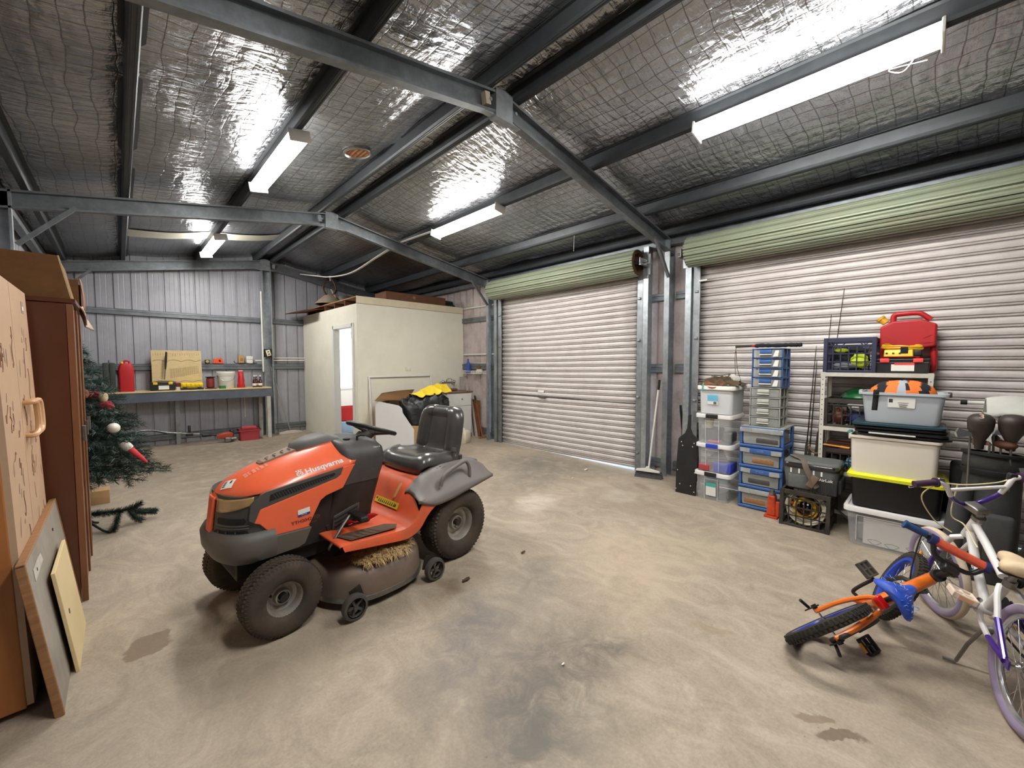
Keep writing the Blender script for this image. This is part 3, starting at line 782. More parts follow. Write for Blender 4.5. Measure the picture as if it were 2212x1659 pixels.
# crest: white shield ring with a crown on top and an H inside
ring = [(x * 1.0, y) for x, y in lg]; ri = [(x * .66, y * .66) for x, y in lg]
vs = [Vector((x, y, 0)) for x, y in ring + ri]; fs = [(i, (i + 1) % 20, 20 + (i + 1) % 20, 20 + i) for i in range(20)]
mb.add(*decal((vs, fs), mxl, dside))
for a, b, c, d in ((-.007, -.0035, -.008, .008), (.0035, .007, -.008, .008), (-.004, .004, -.002, .002), (-.016, -.008, .019, .027), (-.004, .004, .019, .028), (.008, .016, .019, .027)):
    mb.add(*decal(([Vector((a, c, 0)), Vector((b, c, 0)), Vector((b, d, 0)), Vector((a, d, 0))], [(0, 1, 2, 3)]), mxl, dside))
mb.build('brand_lettering', M_white, mow)
# faded sticker letters and nose label on the hood top
M_fade = mat('faded_sticker', (236, 140, 110), .5, 0, .2, 20)
mb = MB(); dup_ = Vector((.35, .1, .93)).normalized()
mtx = frame((1.16, .07, .85), (-1, 0, .3), (0, -1, 0))
for (x, wd, hg) in ((-.075, .02, .05), (-.052, .012, .04), (-.03, .02, .055), (-.005, .012, .05), (.015, .018, .045), (.04, .015, .05)):
    for yy in (-.015, .005):
        q = [Vector((x, yy - .008, 0)), Vector((x + wd, yy - .008, 0)), Vector((x + wd, yy + .008 + hg * .1, 0)), Vector((x, yy + .008, 0))]
        mb.add(*decal((q, [(0, 1, 2, 3)]), mtx, dup_, .002))
mb.build('faded_sticker', M_fade, mow)
mb = MB(); mtx = frame((1.298, .05, .79), (-.55, -.5, .2), (-.45, .6, .0))
g = [Vector((-.03 + .06 * i / 4, -.034 + .068 * j / 4, 0)) for i in range(5) for j in range(5)]
mb.add(*decal((g, [(i * 5 + j, (i + 1) * 5 + j, (i + 1) * 5 + j + 1, i * 5 + j + 1) for i in range(4) for j in range(4)]), mtx, dup_, .003))
mb.cur = 1
for k in range(4):
    q = [Vector((-.022 + .012 * k, -.028, 0)), Vector((-.015 + .012 * k, -.028, 0)), Vector((-.015 + .012 * k, -.01, 0)), Vector((-.022 + .012 * k, -.012, 0))]
    mb.add(*decal((q, [(0, 1, 2, 3)]), mtx, dup_, .0045))
q = [Vector(p) for p in ((.0, .008, 0), (.02, .008, 0), (.02, .02, 0), (0, .02, 0))]; mb.add(*decal((q, [(0, 1, 2, 3)]), mtx, dup_, .0045))
mb.build('nose_sticker', [M_paper, M_ink], mow)
# vent strip and scoop on the hood
mb = MB()
secs = []
for u, wd, z, hgt in ((1.135, .03, .862, .004), (1.12, .05, .866, .009), (.95, .07, .916, .009), (.935, .06, .92, .004)):
    secs.append([Vector((u, -wd, z - .012)), Vector((u, -wd * .9, z + hgt)), Vector((u, wd * .9, z + hgt)), Vector((u, wd, z - .012))])
mb.loft(secs, smooth=False)
mb.cur = 1
for k in range(4): mb.box((1.095 - .042 * k, .02, .888 + .0125 * k), (.006, .05, .004), rot=(0, .29, 0)); mb.box((1.085 - .042 * k, -.006, .8905 + .0125 * k), (.02, .006, .004), rot=(0, .29, 0))
mb.build('hood_vent_strip', [mat('dusty_taupe_plastic', (136, 112, 92), .6, 0, .1, 9), M_dgr], mow, bevel=.003)
mb = MB(); secs = []
for u, wd, z0, z1 in ((.955, .05, .90, .918), (.94, .075, .90, .945), (.86, .092, .92, .975), (.76, .10, .93, .992), (.69, .10, .90, .975), (.66, .09, .88, .94)):
    secs.append([Vector((u, a * wd, z)) for a, z in ((-1, z0), (-.97, z1 - .02), (-.8, z1), (0, z1 + .004), (.8, z1), (.97, z1 - .02), (1, z0))])
mb.loft(secs); mb.build('hood_scoop', M_bump, mow, sharp=50)

# side panels, vents, side strips
def side(poly, v0, th, sgn):
    return frame((0, v0 * sgn, 0), (1, 0, 0), (0, 0, 1)), poly
PAN = [(1.207, .667), (1.237, .6), (1.21, .588), (1.146, .505), (.95, .499), (.958, .507), (.887, .638), (.854, .658), (.75, .681), (.668, .818), (.745, .808), (.762, .765), (.79, .748)]
VEN = [(1.20, .745), (1.171, .755), (.745, .809), (.762, .765), (.79, .748), (1.207, .667), (1.235, .60), (1.26, .62), (1.25, .70)]
STR = [(1.149, .505), (.945, .499), (.985, .412), (1.02, .40), (1.149, .395)]
SLT = [(1.155, .735), (1.13, .742), (.80, .785), (.795, .772), (.815, .763), (1.16, .70)]
for s in (1, -1):
    mb = MB(); mb.prism(PAN, -.014 * s, frame((0, .251 * s, 0), (1, 0, 0), (0, 0, 1))); o = mb.build('side_panel', M_or, mow, bevel=.004, fix=True)
    mb = MB(); mb.prism(VEN, -.014 * s, frame((0, .247 * s, 0), (1, 0, 0), (0, 0, 1)))
    mb.cur = 1; mb.prism(SLT, -.004 * s, frame((0, .2595 * s, 0), (1, 0, 0), (0, 0, 1)))
    mb.cur = 2
    for k in range(22): mb.box((1.135 - .0145 * k, .2645 * s, .722 + .0019 * k), (.003, .002, .034 - .0006 * k), rot=(0, .5, 0))
    mb.build('side_vent', [M_dgr, M_blackm, M_dgr], mow, fix=True)
    mb = MB(); mb.prism(STR, -.02 * s, frame((0, .256 * s, 0), (1, 0, 0), (0, 0, 1))); mb.build('side_strip', M_bump, mow, bevel=.005, fix=True)
mb = MB(); mtx = frame((.985, .2665, .595), (-1, 0, .04), (0, 0, 1))
mb.prism([(-.033, -.022), (.033, -.018), (.033, .022), (-.033, .018)], .001, mtx)
mb.cur = 1; mb.prism([(-.033, -.022), (.033, -.018), (.033, -.006), (-.033, -.010)], .0016, mtx)
mb.cur = 0; write(mb, 'service', frame((.985, .2685, .583), (-1, 0, .04), (0, 0, 1)), .011)
M_blue = mat('blue_print', (40, 52, 130), .5, 0, .05, 9)
tag(mb.build('dealer_sticker', [M_paper, M_blue], mow), 'white and blue dealer sticker')
M_dtx = mat('dark_model_print', (120, 52, 34), .5, 0, .1, 9)
mb = MB(); write(mb, 'YTH2042 TD', frame((.975, .2668, .545), (-1, 0, .03), (0, 0, 1)), .026, sx=1.1, bold=.0006); write(mb, 'HYDRO', frame((.935, .2668, .523), (-1, 0, .03), (0, 0, 1)), .013)
mb.build('model_lettering', M_dtx, mow)

# front fascia, lamps, grille, bumper
def plan(t, uf, w, u0, e=.62):
    return Vector((u0 + (uf - u0) * max(0, math.cos(t)) ** e, w * math.copysign(abs(math.sin(t)) ** .85, math.sin(t)), 0))
def fas(t, z, off=0.0):
    k = (z - .5) / .24
    p = plan(t, 1.378 - .03 * k + off, .258 + off, 1.10); p.z = z; return p
TT = [rad(-90 + 180 * i / 40) for i in range(41)]
mb = MB(); mb.grid(lambda a, b: fas(-PI / 2 + PI * a, .48 + .262 * b), 40, 8); mb.build('front_fascia', M_dgr, mow, sharp=180)
mb = MB(); mb.loft([[fas(t, .742) for t in TT], [fas(t, .735) * .96 + Vector((.02, 0, .03)) for t in TT]], closed=False)
mb.build('hood_seam', M_blackm, mow, sharp=180)
for s in (1, -1):
    mb = MB()
    t0, t1 = rad(9), rad(70)
    def lampf(a, b, s=s):
        t = t0 + (t1 - t0) * a
        zl = .652 + .045 * a ** 1.5; zt = .728 - .006 * (1 - a) + .010 * a
        return fas(t * s, zl + (zt - zl) * b, .007 * math.sin(PI * min(1, max(0, a))) ** .3 + .001)
    mb.grid(lampf, 22, 5); o = mb.build('headlamp', M_lens, mow, sharp=180, solid=.01, fix=True)
    mb = MB()
    for zc, zh, ta, tb in ((.612, .016, 16, 62), (.545, .017, 12, 66)):
        mb.grid(lambda a, b: fas(rad(ta + (tb - ta) * a) * s, zc - zh * (1 if .02 < a < .98 else .3) + 2 * zh * b * (1 if .02 < a < .98 else .3), .003), 20, 2)
    for k in range(3):
        mb.cur = 1; p = fas(rad(22 + 14 * k) * s, .545, .006); mb.box(p, (.006, .004, .034))
    mb.build('grille_slot', [M_blackm, M_dgr], mow, fix=True)
    mb = MB()
    for zc in (.575, .588): mb.grid(lambda a, b: fas(rad(14 + 52 * a) * s, zc + .006 * b, .008 - .004 * b), 20, 1)
    mb.build('grille_ridge', M_dgr, mow)
mb = MB(); mb.grid(lambda a, b: fas(rad(-7 + 14 * a), .49 + .235 * b, .016 if .05 < a < .95 else .002), 8, 10); mb.build('nose_strip', M_or, mow, solid=.008, fix=True)
BP = [(.548, 1.375, .262, 1.14), (.535, 1.392, .285, 1.14), (.505, 1.408, .298, 1.14), (.44, 1.404, .298, 1.14), (.40, 1.385, .285, 1.14), (.375, 1.352, .262, 1.14), (.36, 1.30, .24, 1.14)]
secs = []
for z, uf, w_, u0 in BP:
    r = []
    for t in TT: p = plan(t, uf, w_, u0, .5); p.z = z + (.03 * (abs(t) / (PI / 2)) ** 3 if z < .39 else 0); r.append(p)
    secs.append(r)
mb = MB(); mb.loft(secs, closed=True); mb.build('bumper', M_bump, mow, sharp=60, fix=True)

# dash, pedestal
def rr_(u0, u1, w, z, r=.06, n=5):
    pts = []
    for cx, cy, a0 in ((u1 - r, w - r, 0), (u0 + r, w - r, 90), (u0 + r, -w + r, 180), (u1 - r, -w + r, 270)):
        for i in range(n + 1):
            a = rad(a0 + 90 * i / n); pts.append(Vector((cx + r * math.cos(a), cy + r * math.sin(a), z)))
    return pts
mb = MB(); mb.loft([rr_(.52, .88, .20, .36, .05), rr_(.51, .83, .212, .5, .05), rr_(.485, .80, .222, .6, .05), rr_(.462, .79, .232, .69, .05)]); mb.build('pedestal', M_ped, mow, sharp=40)
mb = MB(); mb.loft([rr_(.462, .79, .236, .685, .06), rr_(.44, .76, .246, .76, .06), rr_(.425, .73, .25, .83, .07), rr_(.43, .74, .235, .885, .07), rr_(.46, .745, .20, .925, .07), rr_(.50, .745, .16, .948, .06), rr_(.56, .74, .11, .957, .05)]); mb.build('dashboard', M_dash, mow, sharp=50)
mb = MB()
mb.prism([(.79, .50), (.62, .555), (.615, .545), (.63, .465), (.80, .41)], -.012, frame((0, .205, 0), (1, 0, 0), (0, 0, 1)))
mb.build('pedestal_plate', M_dgr, mow, bevel=.006, fix=True)
mb = MB()
for k in range(4): mb.box((.71, .222, .505 - .026 * k), (.14, .008, .008), rot=(0, -.33 + .0 * k, 0)) if False else mb.tube([(.785, .221, .485 - .024 * k), (.635, .221, .53 - .022 * k)], .005, 6)
mb.build('plate_rib', M_ped, mow)
mb = MB(); mb.tube([(.60, .165, .945), (.60, .165, .97), (.585, .18, .98), (.56, .19, .975)], .008, 8); mb.build('throttle_lever', M_black, mow)
mb = MB(); mb.cyl((.655, .13, .935), (.655, .13, .96), .022, n=18); mb.build('cup_recess', M_blackm, mow)
mb = MB(); write(mb, '1.Start-0', frame((.50, .232, .895), (-1, .1, .0), (0, -.6, .8)), .014); mb.build('dash_print', M_white, mow)
# steering wheel
ax = Vector((-.331, 0, .944)); dd = Vector((.944, 0, .331)); cc = Vector((.40, 0, .982))
st = MB(); st.tube([cc + dd * (.165 * math.cos(a)) + Vector((0, .165, 0)) * math.sin(a) for a in [2 * PI * i / 40 for i in range(40)]], .0155, 10, closed=True)
sw = st.build('steering_wheel', M_black, mow, sharp=180)
mb = MB()
for a in (0.0, 2.1, -2.1): mb.tube([cc - ax * .03, cc + (dd * math.cos(a) + Vector((0, 1, 0)) * math.sin(a)) * .09 - ax * .012, cc + (dd * math.cos(a) + Vector((0, 1, 0)) * math.sin(a)) * .16], [.024, .018, .014], 8)
mb.lathe([(.001, .012), (.03, .01), (.045, -.005), (.045, -.035), (.03, -.045)], (0, 0, 0), 'z', 20)
mb.v[-100:] = [cc + ax.to_track_quat('Z', 'Y').to_matrix() @ p for p in mb.v[-100:]]
mb.build('spoke', M_dash, sw)
mb = MB(); mb.cyl(cc - ax * .03, (.455, 0, .93), .038, .045); mb.cyl((.455, 0, .945), (.52, 0, .86), .05, .07); mb.build('steering_column', M_ped, mow)

# body, footboards, fenders
PR = [(.872, .40), (.86, .415), (.70, .405), (.47, .388), (.42, .393), (.385, .41), (.35, .45), (.32, .50), (.29, .55), (.255, .595), (.20, .622), (.05, .632), (-.20, .635), (-.36, .61)]
PRb = bez([(a, 0, b) for a, b in PR], 4)
HW = .472
def bodyf(a, b):
    p = PRb[int(round(a * (len(PRb) - 1)))]; v = -HW + 2 * HW * b
    e = max(0, (abs(v) - .44) / .032)
    kk = min(1, max(0, (.335 - p.x) / .065)); v = v * (1 - kk * .40)
    lift = 0
    return Vector((p.x + (.05 * (abs(v) / HW) ** 2 if .42 < p.z < .6 else 0) * 0, v, p.z - .008 * e * e + lift))
mb = MB(); mb.grid(bodyf, len(PRb) - 1, 40)
LOW = [(.872, .40), (.852, .375), (.70, .352), (.46, .318), (.40, .322), (.35, .34), (.315, .37), (.275, .42), (.225, .46), (.175, .478), (.02, .50), (-.15, .53), (-.36, .57)]
up = bez([(a, 0, b) for a, b in PR[1:8] + [(.29, .545), (.268, .53), (.23, .512), (.178, .49), (.02, .51), (-.15, .54), (-.36, .58)]], 6); lo = bez([(a, 0, b) for a, b in LOW[1:]], 6)
def res(path, n):
    d = [0]
    for a, b in zip(path[:-1], path[1:]): d.append(d[-1] + (b - a).length)
    out = []
    for i in range(n):
        t = d[-1] * i / (n - 1); k = max(j for j in range(len(d)) if d[j] <= t + 1e-9); k = min(k, len(path) - 2)
        f = (t - d[k]) / max(1e-9, d[k + 1] - d[k]); out.append(path[k].lerp(path[k + 1], f))
    return out
U, W_ = res(up, 40), res(lo, 40)
for s in (1, -1):
    rws = [[Vector((p.x, HW * s, p.z - .006)) for p in U], [Vector((p.x, (HW + .006) * s, p.z - .02)) for p in U]] + [[Vector((a.x + (b.x - a.x) * f, (HW + .008) * s, a.z - .02 + (b.z - a.z + .02) * f)) for a, b in zip(U, W_)] for f in (.4, .7, 1)]
    mb.add([p for r in rws for p in r], [(i * 40 + j, i * 40 + j + 1, (i + 1) * 40 + j + 1, (i + 1) * 40 + j) for i in range(4) for j in range(39)], True)
mb.build('body_shell', M_orf, mow, sharp=60, fix=True)
for s in (1, -1):
    mb = MB(); pl = [(.84, .33), (.80, .455), (.50, .455), (.46, .40), (.52, .345)]
    zf = lambda u: .4035 + (u - .47) * .053 - .004
    vs = [Vector((u, v * s, zf(u) + .004)) for u, v in pl]; mb.add(vs, [(0, 1, 2, 3, 4)])
    for k in range(5): mb.box((.80 - .045 * k, .40 * s, zf(.80 - .045 * k) + .005), (.012, .10, .004), rot=(0, 0, .35 * s))
    mb.build('foot_grip', mat('worn_grip_rubber', (92, 74, 58), .85, 0, .25, 12, .2, 60) if s == 1 else bpy.data.materials['worn_grip_rubber'], mow, fix=True)
TS = [(.305, .548, .532), (.292, .566, .53), (.268, .582, .522), (.23, .615, .505), (.17, .652, .487), (.10, .675, .488), (0, .69, .50), (-.15, .692, .53), (-.28, .68, .555), (-.36, .648, .57), (-.395, .60, .575)]
for s in (1, -1):
    secs = []
    for u, zi, zo in TS:
        secs.append([Vector((u + x, v * s, z)) for v, z, x in ((.255, zi - .03, 0), (.262, zi, 0), (.30, zi + .006, -.005), (.36, zi - .005, 0), (.415, zi - (zi - zo) * .42, .02), (.462, zi - (zi - zo) * .75, .03), (.486, zo + .01, .04), (.486, zo - .012, .04))])
    mb = MB(); mb.loft(secs, closed=False); o = mb.build('fender_trim', M_trim, mow, sharp=70, solid=.008, fix=True)
    mb = MB(); hb = bez([(.135, .45 * s, .585), (.12, .452 * s, .635), (.07, .45 * s, .675), (-.08, .44 * s, .718), (-.125, .438 * s, .708), (-.148, .438 * s, .66), (-.15, .44 * s, .60)], 6)
    mb.tube(hb, .0135, 10); mb.build('grab_handle', M_trim, o, sharp=180)
    mb = MB(); 
    for k in range(9):
        t = k / 8; p = Vector((.215 - .21 * t, .335 * s, .617 + .078 * t - .05 * (t - .5) ** 2 * 1.2)); mb.box(p, (.03, .03, .012), rot=(0, .45 - .35 * t, 0))
    mb.cur = 1
    for k in range(7):
        t = (k + .7) / 8; p = Vector((.215 - .21 * t, .322 * s, .626 + .078 * t - .05 * (t - .5) ** 2 * 1.2)); mb.box(p, (.011, .014, .012), rot=(0, .45 - .35 * t, 0))
    mb.build('height_slot', [M_blackm, M_trim], o)
mb = MB(); mb.rbox((-.31, 0, .64), (.17, .56, .05), .02); mb.build('rear_panel', M_trim, mow)
mb = MB(); mb.cyl((-.27, .15, .66), (-.27, .15, .70), .042, .038, 18); 
for k in range(8): mb.box((-.27 + .04 * math.cos(k * PI / 4), .15 + .04 * math.sin(k * PI / 4), .682), (.012, .012, .03), rot=(0, 0, k * PI / 4))
mb.build('fuel_cap', M_dgr, mow)
# warning sticker on the riser, slot
nn = Vector((.86, 0, .5)); mtx = frame((.358, .115, .455), (0, 1, 0), (-.5, 0, .86))
mb = MB(); mb.prism([(-.145, -.022), (.145, -.022), (.145, .022), (-.145, .022)], .004, mtx)
mb.cur = 1; mtx2 = frame(mtx @ Vector((0, 0, .0045)), (0, 1, 0), (-.5, 0, .86))
for k in range(9):
    x = -.095 + .024 * k; mb.prism([(x - .008, -.012), (x + .002, -.014), (x + .006, .013), (x + .002, .014)], .0008, mtx2); mb.prism([(x + .004, -.013), (x + .008, -.011), (x + .003, .004)], .0008, mtx2)
mb.prism([(-.135, .0), (-.115, .0), (-.12, .015), (-.13, .015)], .0008, mtx2); mb.prism([(.105, -.012), (.122, -.012), (.122, .008), (.105, .008)], .0008, mtx2)
mb.build('warning_sticker', [M_sticky, M_ink], mow)
mb = MB(); mtx = frame((.300, .205, .558), (0, .16, .9), (0, 1, 0)); mb.prism([(-.05, -.008), (.045, -.009), (.055, 0), (.045, .009), (-.05, .008), (-.058, 0)], .008, frame((.318, .19, .55), (-.5, .12, .86), (0, 1, -.1)))
mb.build('lever_slot', mat('tan_slot', (206, 160, 100), .6), mow)
# seat
SP = [(.07, .635), (.125, .645), (.148, .678), (.130, .708), (.07, .708), (-.01, .695), (-.09, .688), (-.155, .694), (-.198, .722), (-.222, .775), (-.238, .85), (-.254, .93), (-.270, .995), (-.284, 1.028), (-.300, 1.038), (-.318, 1.03)]
spb = bez([(a, 0, b) for a, b in SP], 4); ns = len(spb)
sm = lambda x, a0, a1: (lambda y: y * y * (3 - 2 * y))(min(1, max(0, (x - a0) / (a1 - a0))))
def seatf(a, b):
    i = a * (ns - 1); k = min(int(i), ns - 2); p = spb[k].lerp(spb[k + 1], i - k)
    t = 2 * b - 1; ab = abs(t)
    back = sm(a, .48, .60)                      # 0 on the cushion, 1 on the backrest
    wd = .242 * (1 - back) + .232 * back
    if a > .64: wd *= (max(0.03, 1 - ((a - .64) / .368) ** 2.6)) ** .5
    if a < .20: wd *= .90 + .10 * sm(a, 0, .2)
    front = Vector((.96, 0, .28)) * back + Vector((0, 0, 1)) * (1 - back)
    bol = .040 * sm(ab, .50, .82) - .052 * sm(ab, .86, 1.0) ** 1.3
    bol *= sm(a, .16, .3) * (1 - .75 * sm(a, .80, .95)) * (.6 + .5 * back)
    bol += .028 * sm(a, .80, .90) * (1 - sm(ab, .7, 1)) * back - .003 * math.exp(-((ab - .52) / .05) ** 2) * back
    fl = -.035 * (1 - back) * sm(ab, .93, 1.0)
    return Vector((p.x - .02 * (t * t) * (1 if a < .25 else 0), wd * t, p.z + fl)) + front * bol
mb = MB(); mb.grid(seatf, 44, 32)
seat = mb.build('seat', M_vinyl, mow, sharp=180, solid=.05, off=-1, sub=1, fix=False)
mb = MB(); mb.grid(lambda a, b: seatf(.12 + .34 * a, .04 + (.50 - .18 * abs(a - .4)) * b) + Vector((0, 0, .008 + .008 * nz((a * 9, b * 11, 1)) + .006 * nz((a * 22, b * 5, 3)))), 26, 26)
tag(mb.build('tape_patch', M_tape, seat, sharp=50), 'crinkled tape patch over the torn cushion')
mb = MB(); mb.rbox((.03, 0, .645), (.26, .28, .05), .01); mb.box((.10, .14, .65), (.02, .01, .06)); mb.box((-.02, .14, .65), (.02, .01, .06)); mb.tube([(.08, -.1, .66), (.12, .1, .655), (.05, .15, .66)], .008)
mb.build('seat_bracket', mat('grimy_bracket', (92, 74, 48), .8, .2, .3, 10), mow)
mb = MB(); mb.cyl((-.13, .262, .66), (-.145, .262, .76), .013, .016); mb.cyl((-.145, .262, .76), (-.15, .262, .79), .021, .018); mb.build('seat_lever', M_dgr, mow)
# cutter deck
def dpl(k, z, cut=0):
    r = []
    for i in range(56):
        a = 2 * PI * i / 56; e = .72
        r.append(Vector((.575 + .375 * k * math.copysign(abs(math.cos(a)) ** e, math.cos(a)), .525 * k * math.copysign(abs(math.sin(a)) ** .8, math.sin(a)), z)))
    return r
mb = MB(); mb.loft([dpl(1.0, .055), dpl(1.0, .07), dpl(.985, .16), dpl(.97, .195), dpl(.93, .222), dpl(.86, .235), dpl(.78, .238)]); mb.build('cutter_deck', M_deck, mow, sharp=70)
mb = MB(); mb.loft([dpl(1.012, .05), dpl(1.012, .078), dpl(1.0, .08)], caps=False); mb.build('deck_skirt', M_steel, mow, sharp=70)
for v in (.26, -.26):
    mb = MB(); mb.lathe([(.001, .315), (.06, .315), (.065, .30), (.05, .285), (.07, .27), (.075, .255), (.06, .235)], (.52, v, 0), 'z', 24); mb.build('deck_pulley', M_ped, mow)
for u, v in ((.835, .548), (.268, .545), (.835, -.548), (.268, -.545)):
    s = 1 if v > 0 else -1
    mb = MB(); mb.lathe([(.055, -.022), (.07, -.020), (.075, 0), (.07, .020), (.055, .022)], (u, v, .0755), 'y', 28)
    mb.lathe([(.014, -.02), (.014, .02)], (u, v, .0755), 'y', 14, caps=True)
    for k in range(5): a = 2 * PI * k / 5; mb.box((u + .034 * math.cos(a), v, .0755 + .034 * math.sin(a)), (.045, .02, .012), rot=(0, -a, 0))
    mb.lathe([(.05, -.02), (.05, .02)], (u, v, .0755), 'y', 24)
    o = mb.build('gauge_wheel', M_dgr, mow, sharp=50, fix=True)
    mb = MB(); mb.box((u - .03 * (1 if u > .5 else -1), v - .032 * s, .12), (.07, .012, .09), rot=(0, .3 if u > .5 else -.3, 0)); mb.cyl((u, v - .03 * s, .0755), (u, v, .0755), .008); mb.build('wheel_bracket', M_ped, o)
# clutch pedal
mb = MB(); mb.tube(bez([(.86, .30, .34), (.875, .34, .37), (.85, .345, .41), (.74, .30, .50), (.70, .29, .505)], 5), .0085, 8); o = mb.build('pedal_rod', M_steel, mow)
mb = MB(); mb.rbox((.70, .345, .508), (.05, .17, .03), .008); 
for k in range(9): mb.box((.70, .275 + .0175 * k, .524), (.045, .005, .006))
mb.build('pedal_pad', M_ped, o)
# dry grass on the deck, papers on the footboard
Mm = Matrix.Translation(mow.location) @ Matrix.Rotation(MA, 4, 'Z')
M_hay = mat('dry_grass', (196, 166, 116), .9, 0, .35, 60)
mb = MB(Mm); rnd = random.Random(5)
for i in range(2600):
    a = rnd.uniform(0, 2 * PI); r = math.sqrt(rnd.random()) * (1 + .25 * nz((math.cos(a) * 2, math.sin(a) * 2, 1))); x = .575 + .185 * r * math.cos(a); y = .385 + .12 * r * math.sin(a)
    z = .246 + .05 * (1 - min(1, r * r)) * rnd.random() + rnd.uniform(0, .008); d = rnd.uniform(0, 2 * PI); l = rnd.uniform(.02, .06); e = rnd.uniform(-.1, .7)
    p = Vector((x, y, z)); q = p + Vector((l * math.cos(d), l * math.sin(d), l * e * .5)); m_ = (p + q) / 2 + Vector((0, 0, l * .15))
    if q.y > .5: q.z -= .02
    wv = Vector((-math.sin(d), math.cos(d), .3)) * .0022
    mb.add([p - wv, p + wv, m_ + wv, m_ - wv, q + wv * .4, q - wv * .4], [(0, 1, 2, 3), (3, 2, 4, 5)])
tag(mb.build('grass_clippings', M_hay), 'clump of dry grass clippings lying on the mower deck', 'grass', kind='stuff')
mb = MB(Mm); mb.grid(lambda a, b: Vector((.60 + .10 * a, .02 + .17 * b + .03 * a, .412 + .012 * math.sin(a * 4 + b * 3) ** 2)), 8, 8)
tag(mb.build('paper_scrap', mat('pink_paper', (236, 150, 150), .7, 0, .1, 9)), 'pink paper scrap lying on the mower footboard', 'paper')
mb = MB(Mm); mb.grid(lambda a, b: Vector((.55 + .20 * a - .05 * b, .22 + .02 * b, .414 + .022 * b * (1 + math.sin(a * 6)) + .03 * a * a)), 12, 3)
tag(mb.build('red_strap', mat('red_cloth', (170, 22, 34), .8, 0, .1, 9), solid=.003), 'red strap lying on the mower footboard beside the pedal', 'strap')
# ================================================================== END WALL: BENCH AND WHAT STANDS ON IT
M_bench = mat('blue_grey_steel', (92, 99, 110), .45, .35, .1, 4, dirt=(128, 136, 144), da=.35, ds=2.5)
M_ply = mat('pale_plywood', (206, 184, 138), .75, 0, .1, 4, stretch=(2, 2, 14), dirt=(170, 146, 100), da=.3)
M_legw = mat('chipped_white_timber', (188, 186, 178), .65, 0, .12, 6, dirt=(110, 96, 84), da=.6, ds=4)
t = thing('work_bench', 'long workbench with blue-grey steel front against the end wall', 'bench', (0, 0, 0))
mb = MB(); mb.bx(-.75, 2.14, 8.975, 9.44, .962, .985); mb.build('bench_top', M_ply, t, bevel=.003)
mb = MB(); csec(mb, (-.75, 8.985, .972), (2.15, 8.985, .972), (0, 0, 1), (0, 1, 0), .165, .06); mb.build('front_rail', M_bench, t, fix=True)
for x, y, m in ((2.09, 9.0, M_legw), (2.03, 9.38, M_legw), (.735, 9.38, M_galv), (-.6, 9.38, M_galv), (-.6, 9.0, M_legw)):
    mb = MB(); mb.bx(x - .032, x + .032, y - .024, y + .024, 0, .962 if y > 9.2 else .81); mb.cyl((x, y - .025, .26 if y < 9.2 else .66), (x, y - .0255, .26 if y < 9.2 else .66), .02, n=10)
    mb.build('leg', m, t, bevel=.003)
BT = .985
def jerry(root, w, d, h, m, capm):
    """upright plastic jerry can: body, handle, cap"""
    mb = MB(); secs = []
    for z, k, r in ((0, .94, .03), (.015, 1, .035), (h * .70, 1, .035), (h * .80, .94, .04), (h * .88, .80, .04), (h * .92, .62, .03)):
        secs.append([Vector((p.x, p.y, z)) for p in rr_(-d / 2, d / 2, w / 2, 0, min(r, d * .3))])
        secs[-1] = [Vector((p.x * (.5 + .5 * k), p.y * k, z)) for p in secs[-1]]
    mb.loft(secs); mb.build('body', m, root, sharp=50)
    mb = MB(); mb.tube(bez([(-.0, -w * .22, h * .88), (0, -w * .2, h * .99), (0, w * .05, h), (0, w * .12, h * .9)], 5), .014, 8); mb.build('handle', m, root)
    mb = MB(); mb.cyl((0, w * .22, h * .88), (0, w * .27, h * .97), .025, .022); mb.build('cap', capm, root)
j = thing('jerry_can', 'red fuel can standing on the workbench', 'fuel can', (.09, 9.15, BT), rad(90)); jerry(j, .19, .16, .50, M_red, M_yellow)
M_olive = mat('dark_green_plastic', (52, 58, 50), .6, 0, .12, 6)
t = thing('equipment_case', 'dark green upright case beside the red fuel can', 'case', (-.105, 9.17, BT))
mb = MB()
for s in (-1, 1): mb.rbox((s * .037, 0, .235), (.068, .30, .47), .012)
mb.build('shell', M_olive, t)
mb = MB(); mb.tube(bez([(0, -.05, .47), (0, -.04, .50), (0, .04, .50), (0, .05, .47)], 4), .008); mb.build('handle', M_olive, t)
# plywood tool board and hand brush
t = thing('tool_board', 'pale plywood board with pencilled tool outlines leaning on the end wall', 'board', (.755, 9.29, BT), rot=(rad(-4), 0, 0))
mb = MB(); mb.box((0, 0, .345), (.69, .014, .69)); mb.build('panel', M_ply, t, bevel=.002)
M_pen = mat('pencil_marks', (142, 118, 78), .8, 0, .2, 20)
mb = MB()
for z0, ph in ((.49, .3), (.12, 1.2)): mb.tube([(-.33 + .66 * i / 60, -.0085, z0 + .035 * abs(math.sin(i * .17 + ph))) for i in range(61)], .003, 5)
rnd = random.Random(3)
for k in range(20): mb.tube([(-.32 + .033 * k, -.0085, .64), (-.32 + .033 * k + .003, -.0085, .60 + rnd.uniform(-.02, .02))], .002, 4)
for k in range(14):
    x = -.10 + .029 * k; mb.tube([(x, -.0085, .20 + .006 * k), (x, -.0085, .36 + .004 * k), (x + .016, -.0085, .36 + .004 * k), (x + .016, -.0085, .2 + .006 * k)], .0018, 4)
mb.build('outline_marks', M_pen, t)
t = thing('hand_brush', 'long-handled bristle brush leaning upright against the plywood board', 'brush', (.565, 9.19, 1.145), rot=(0, rad(4), 0))
mb = MB(); mb.tube([(0, .0, .02), (.005, .02, .2)], .009, 8); mb.build('neck', M_steel, t)
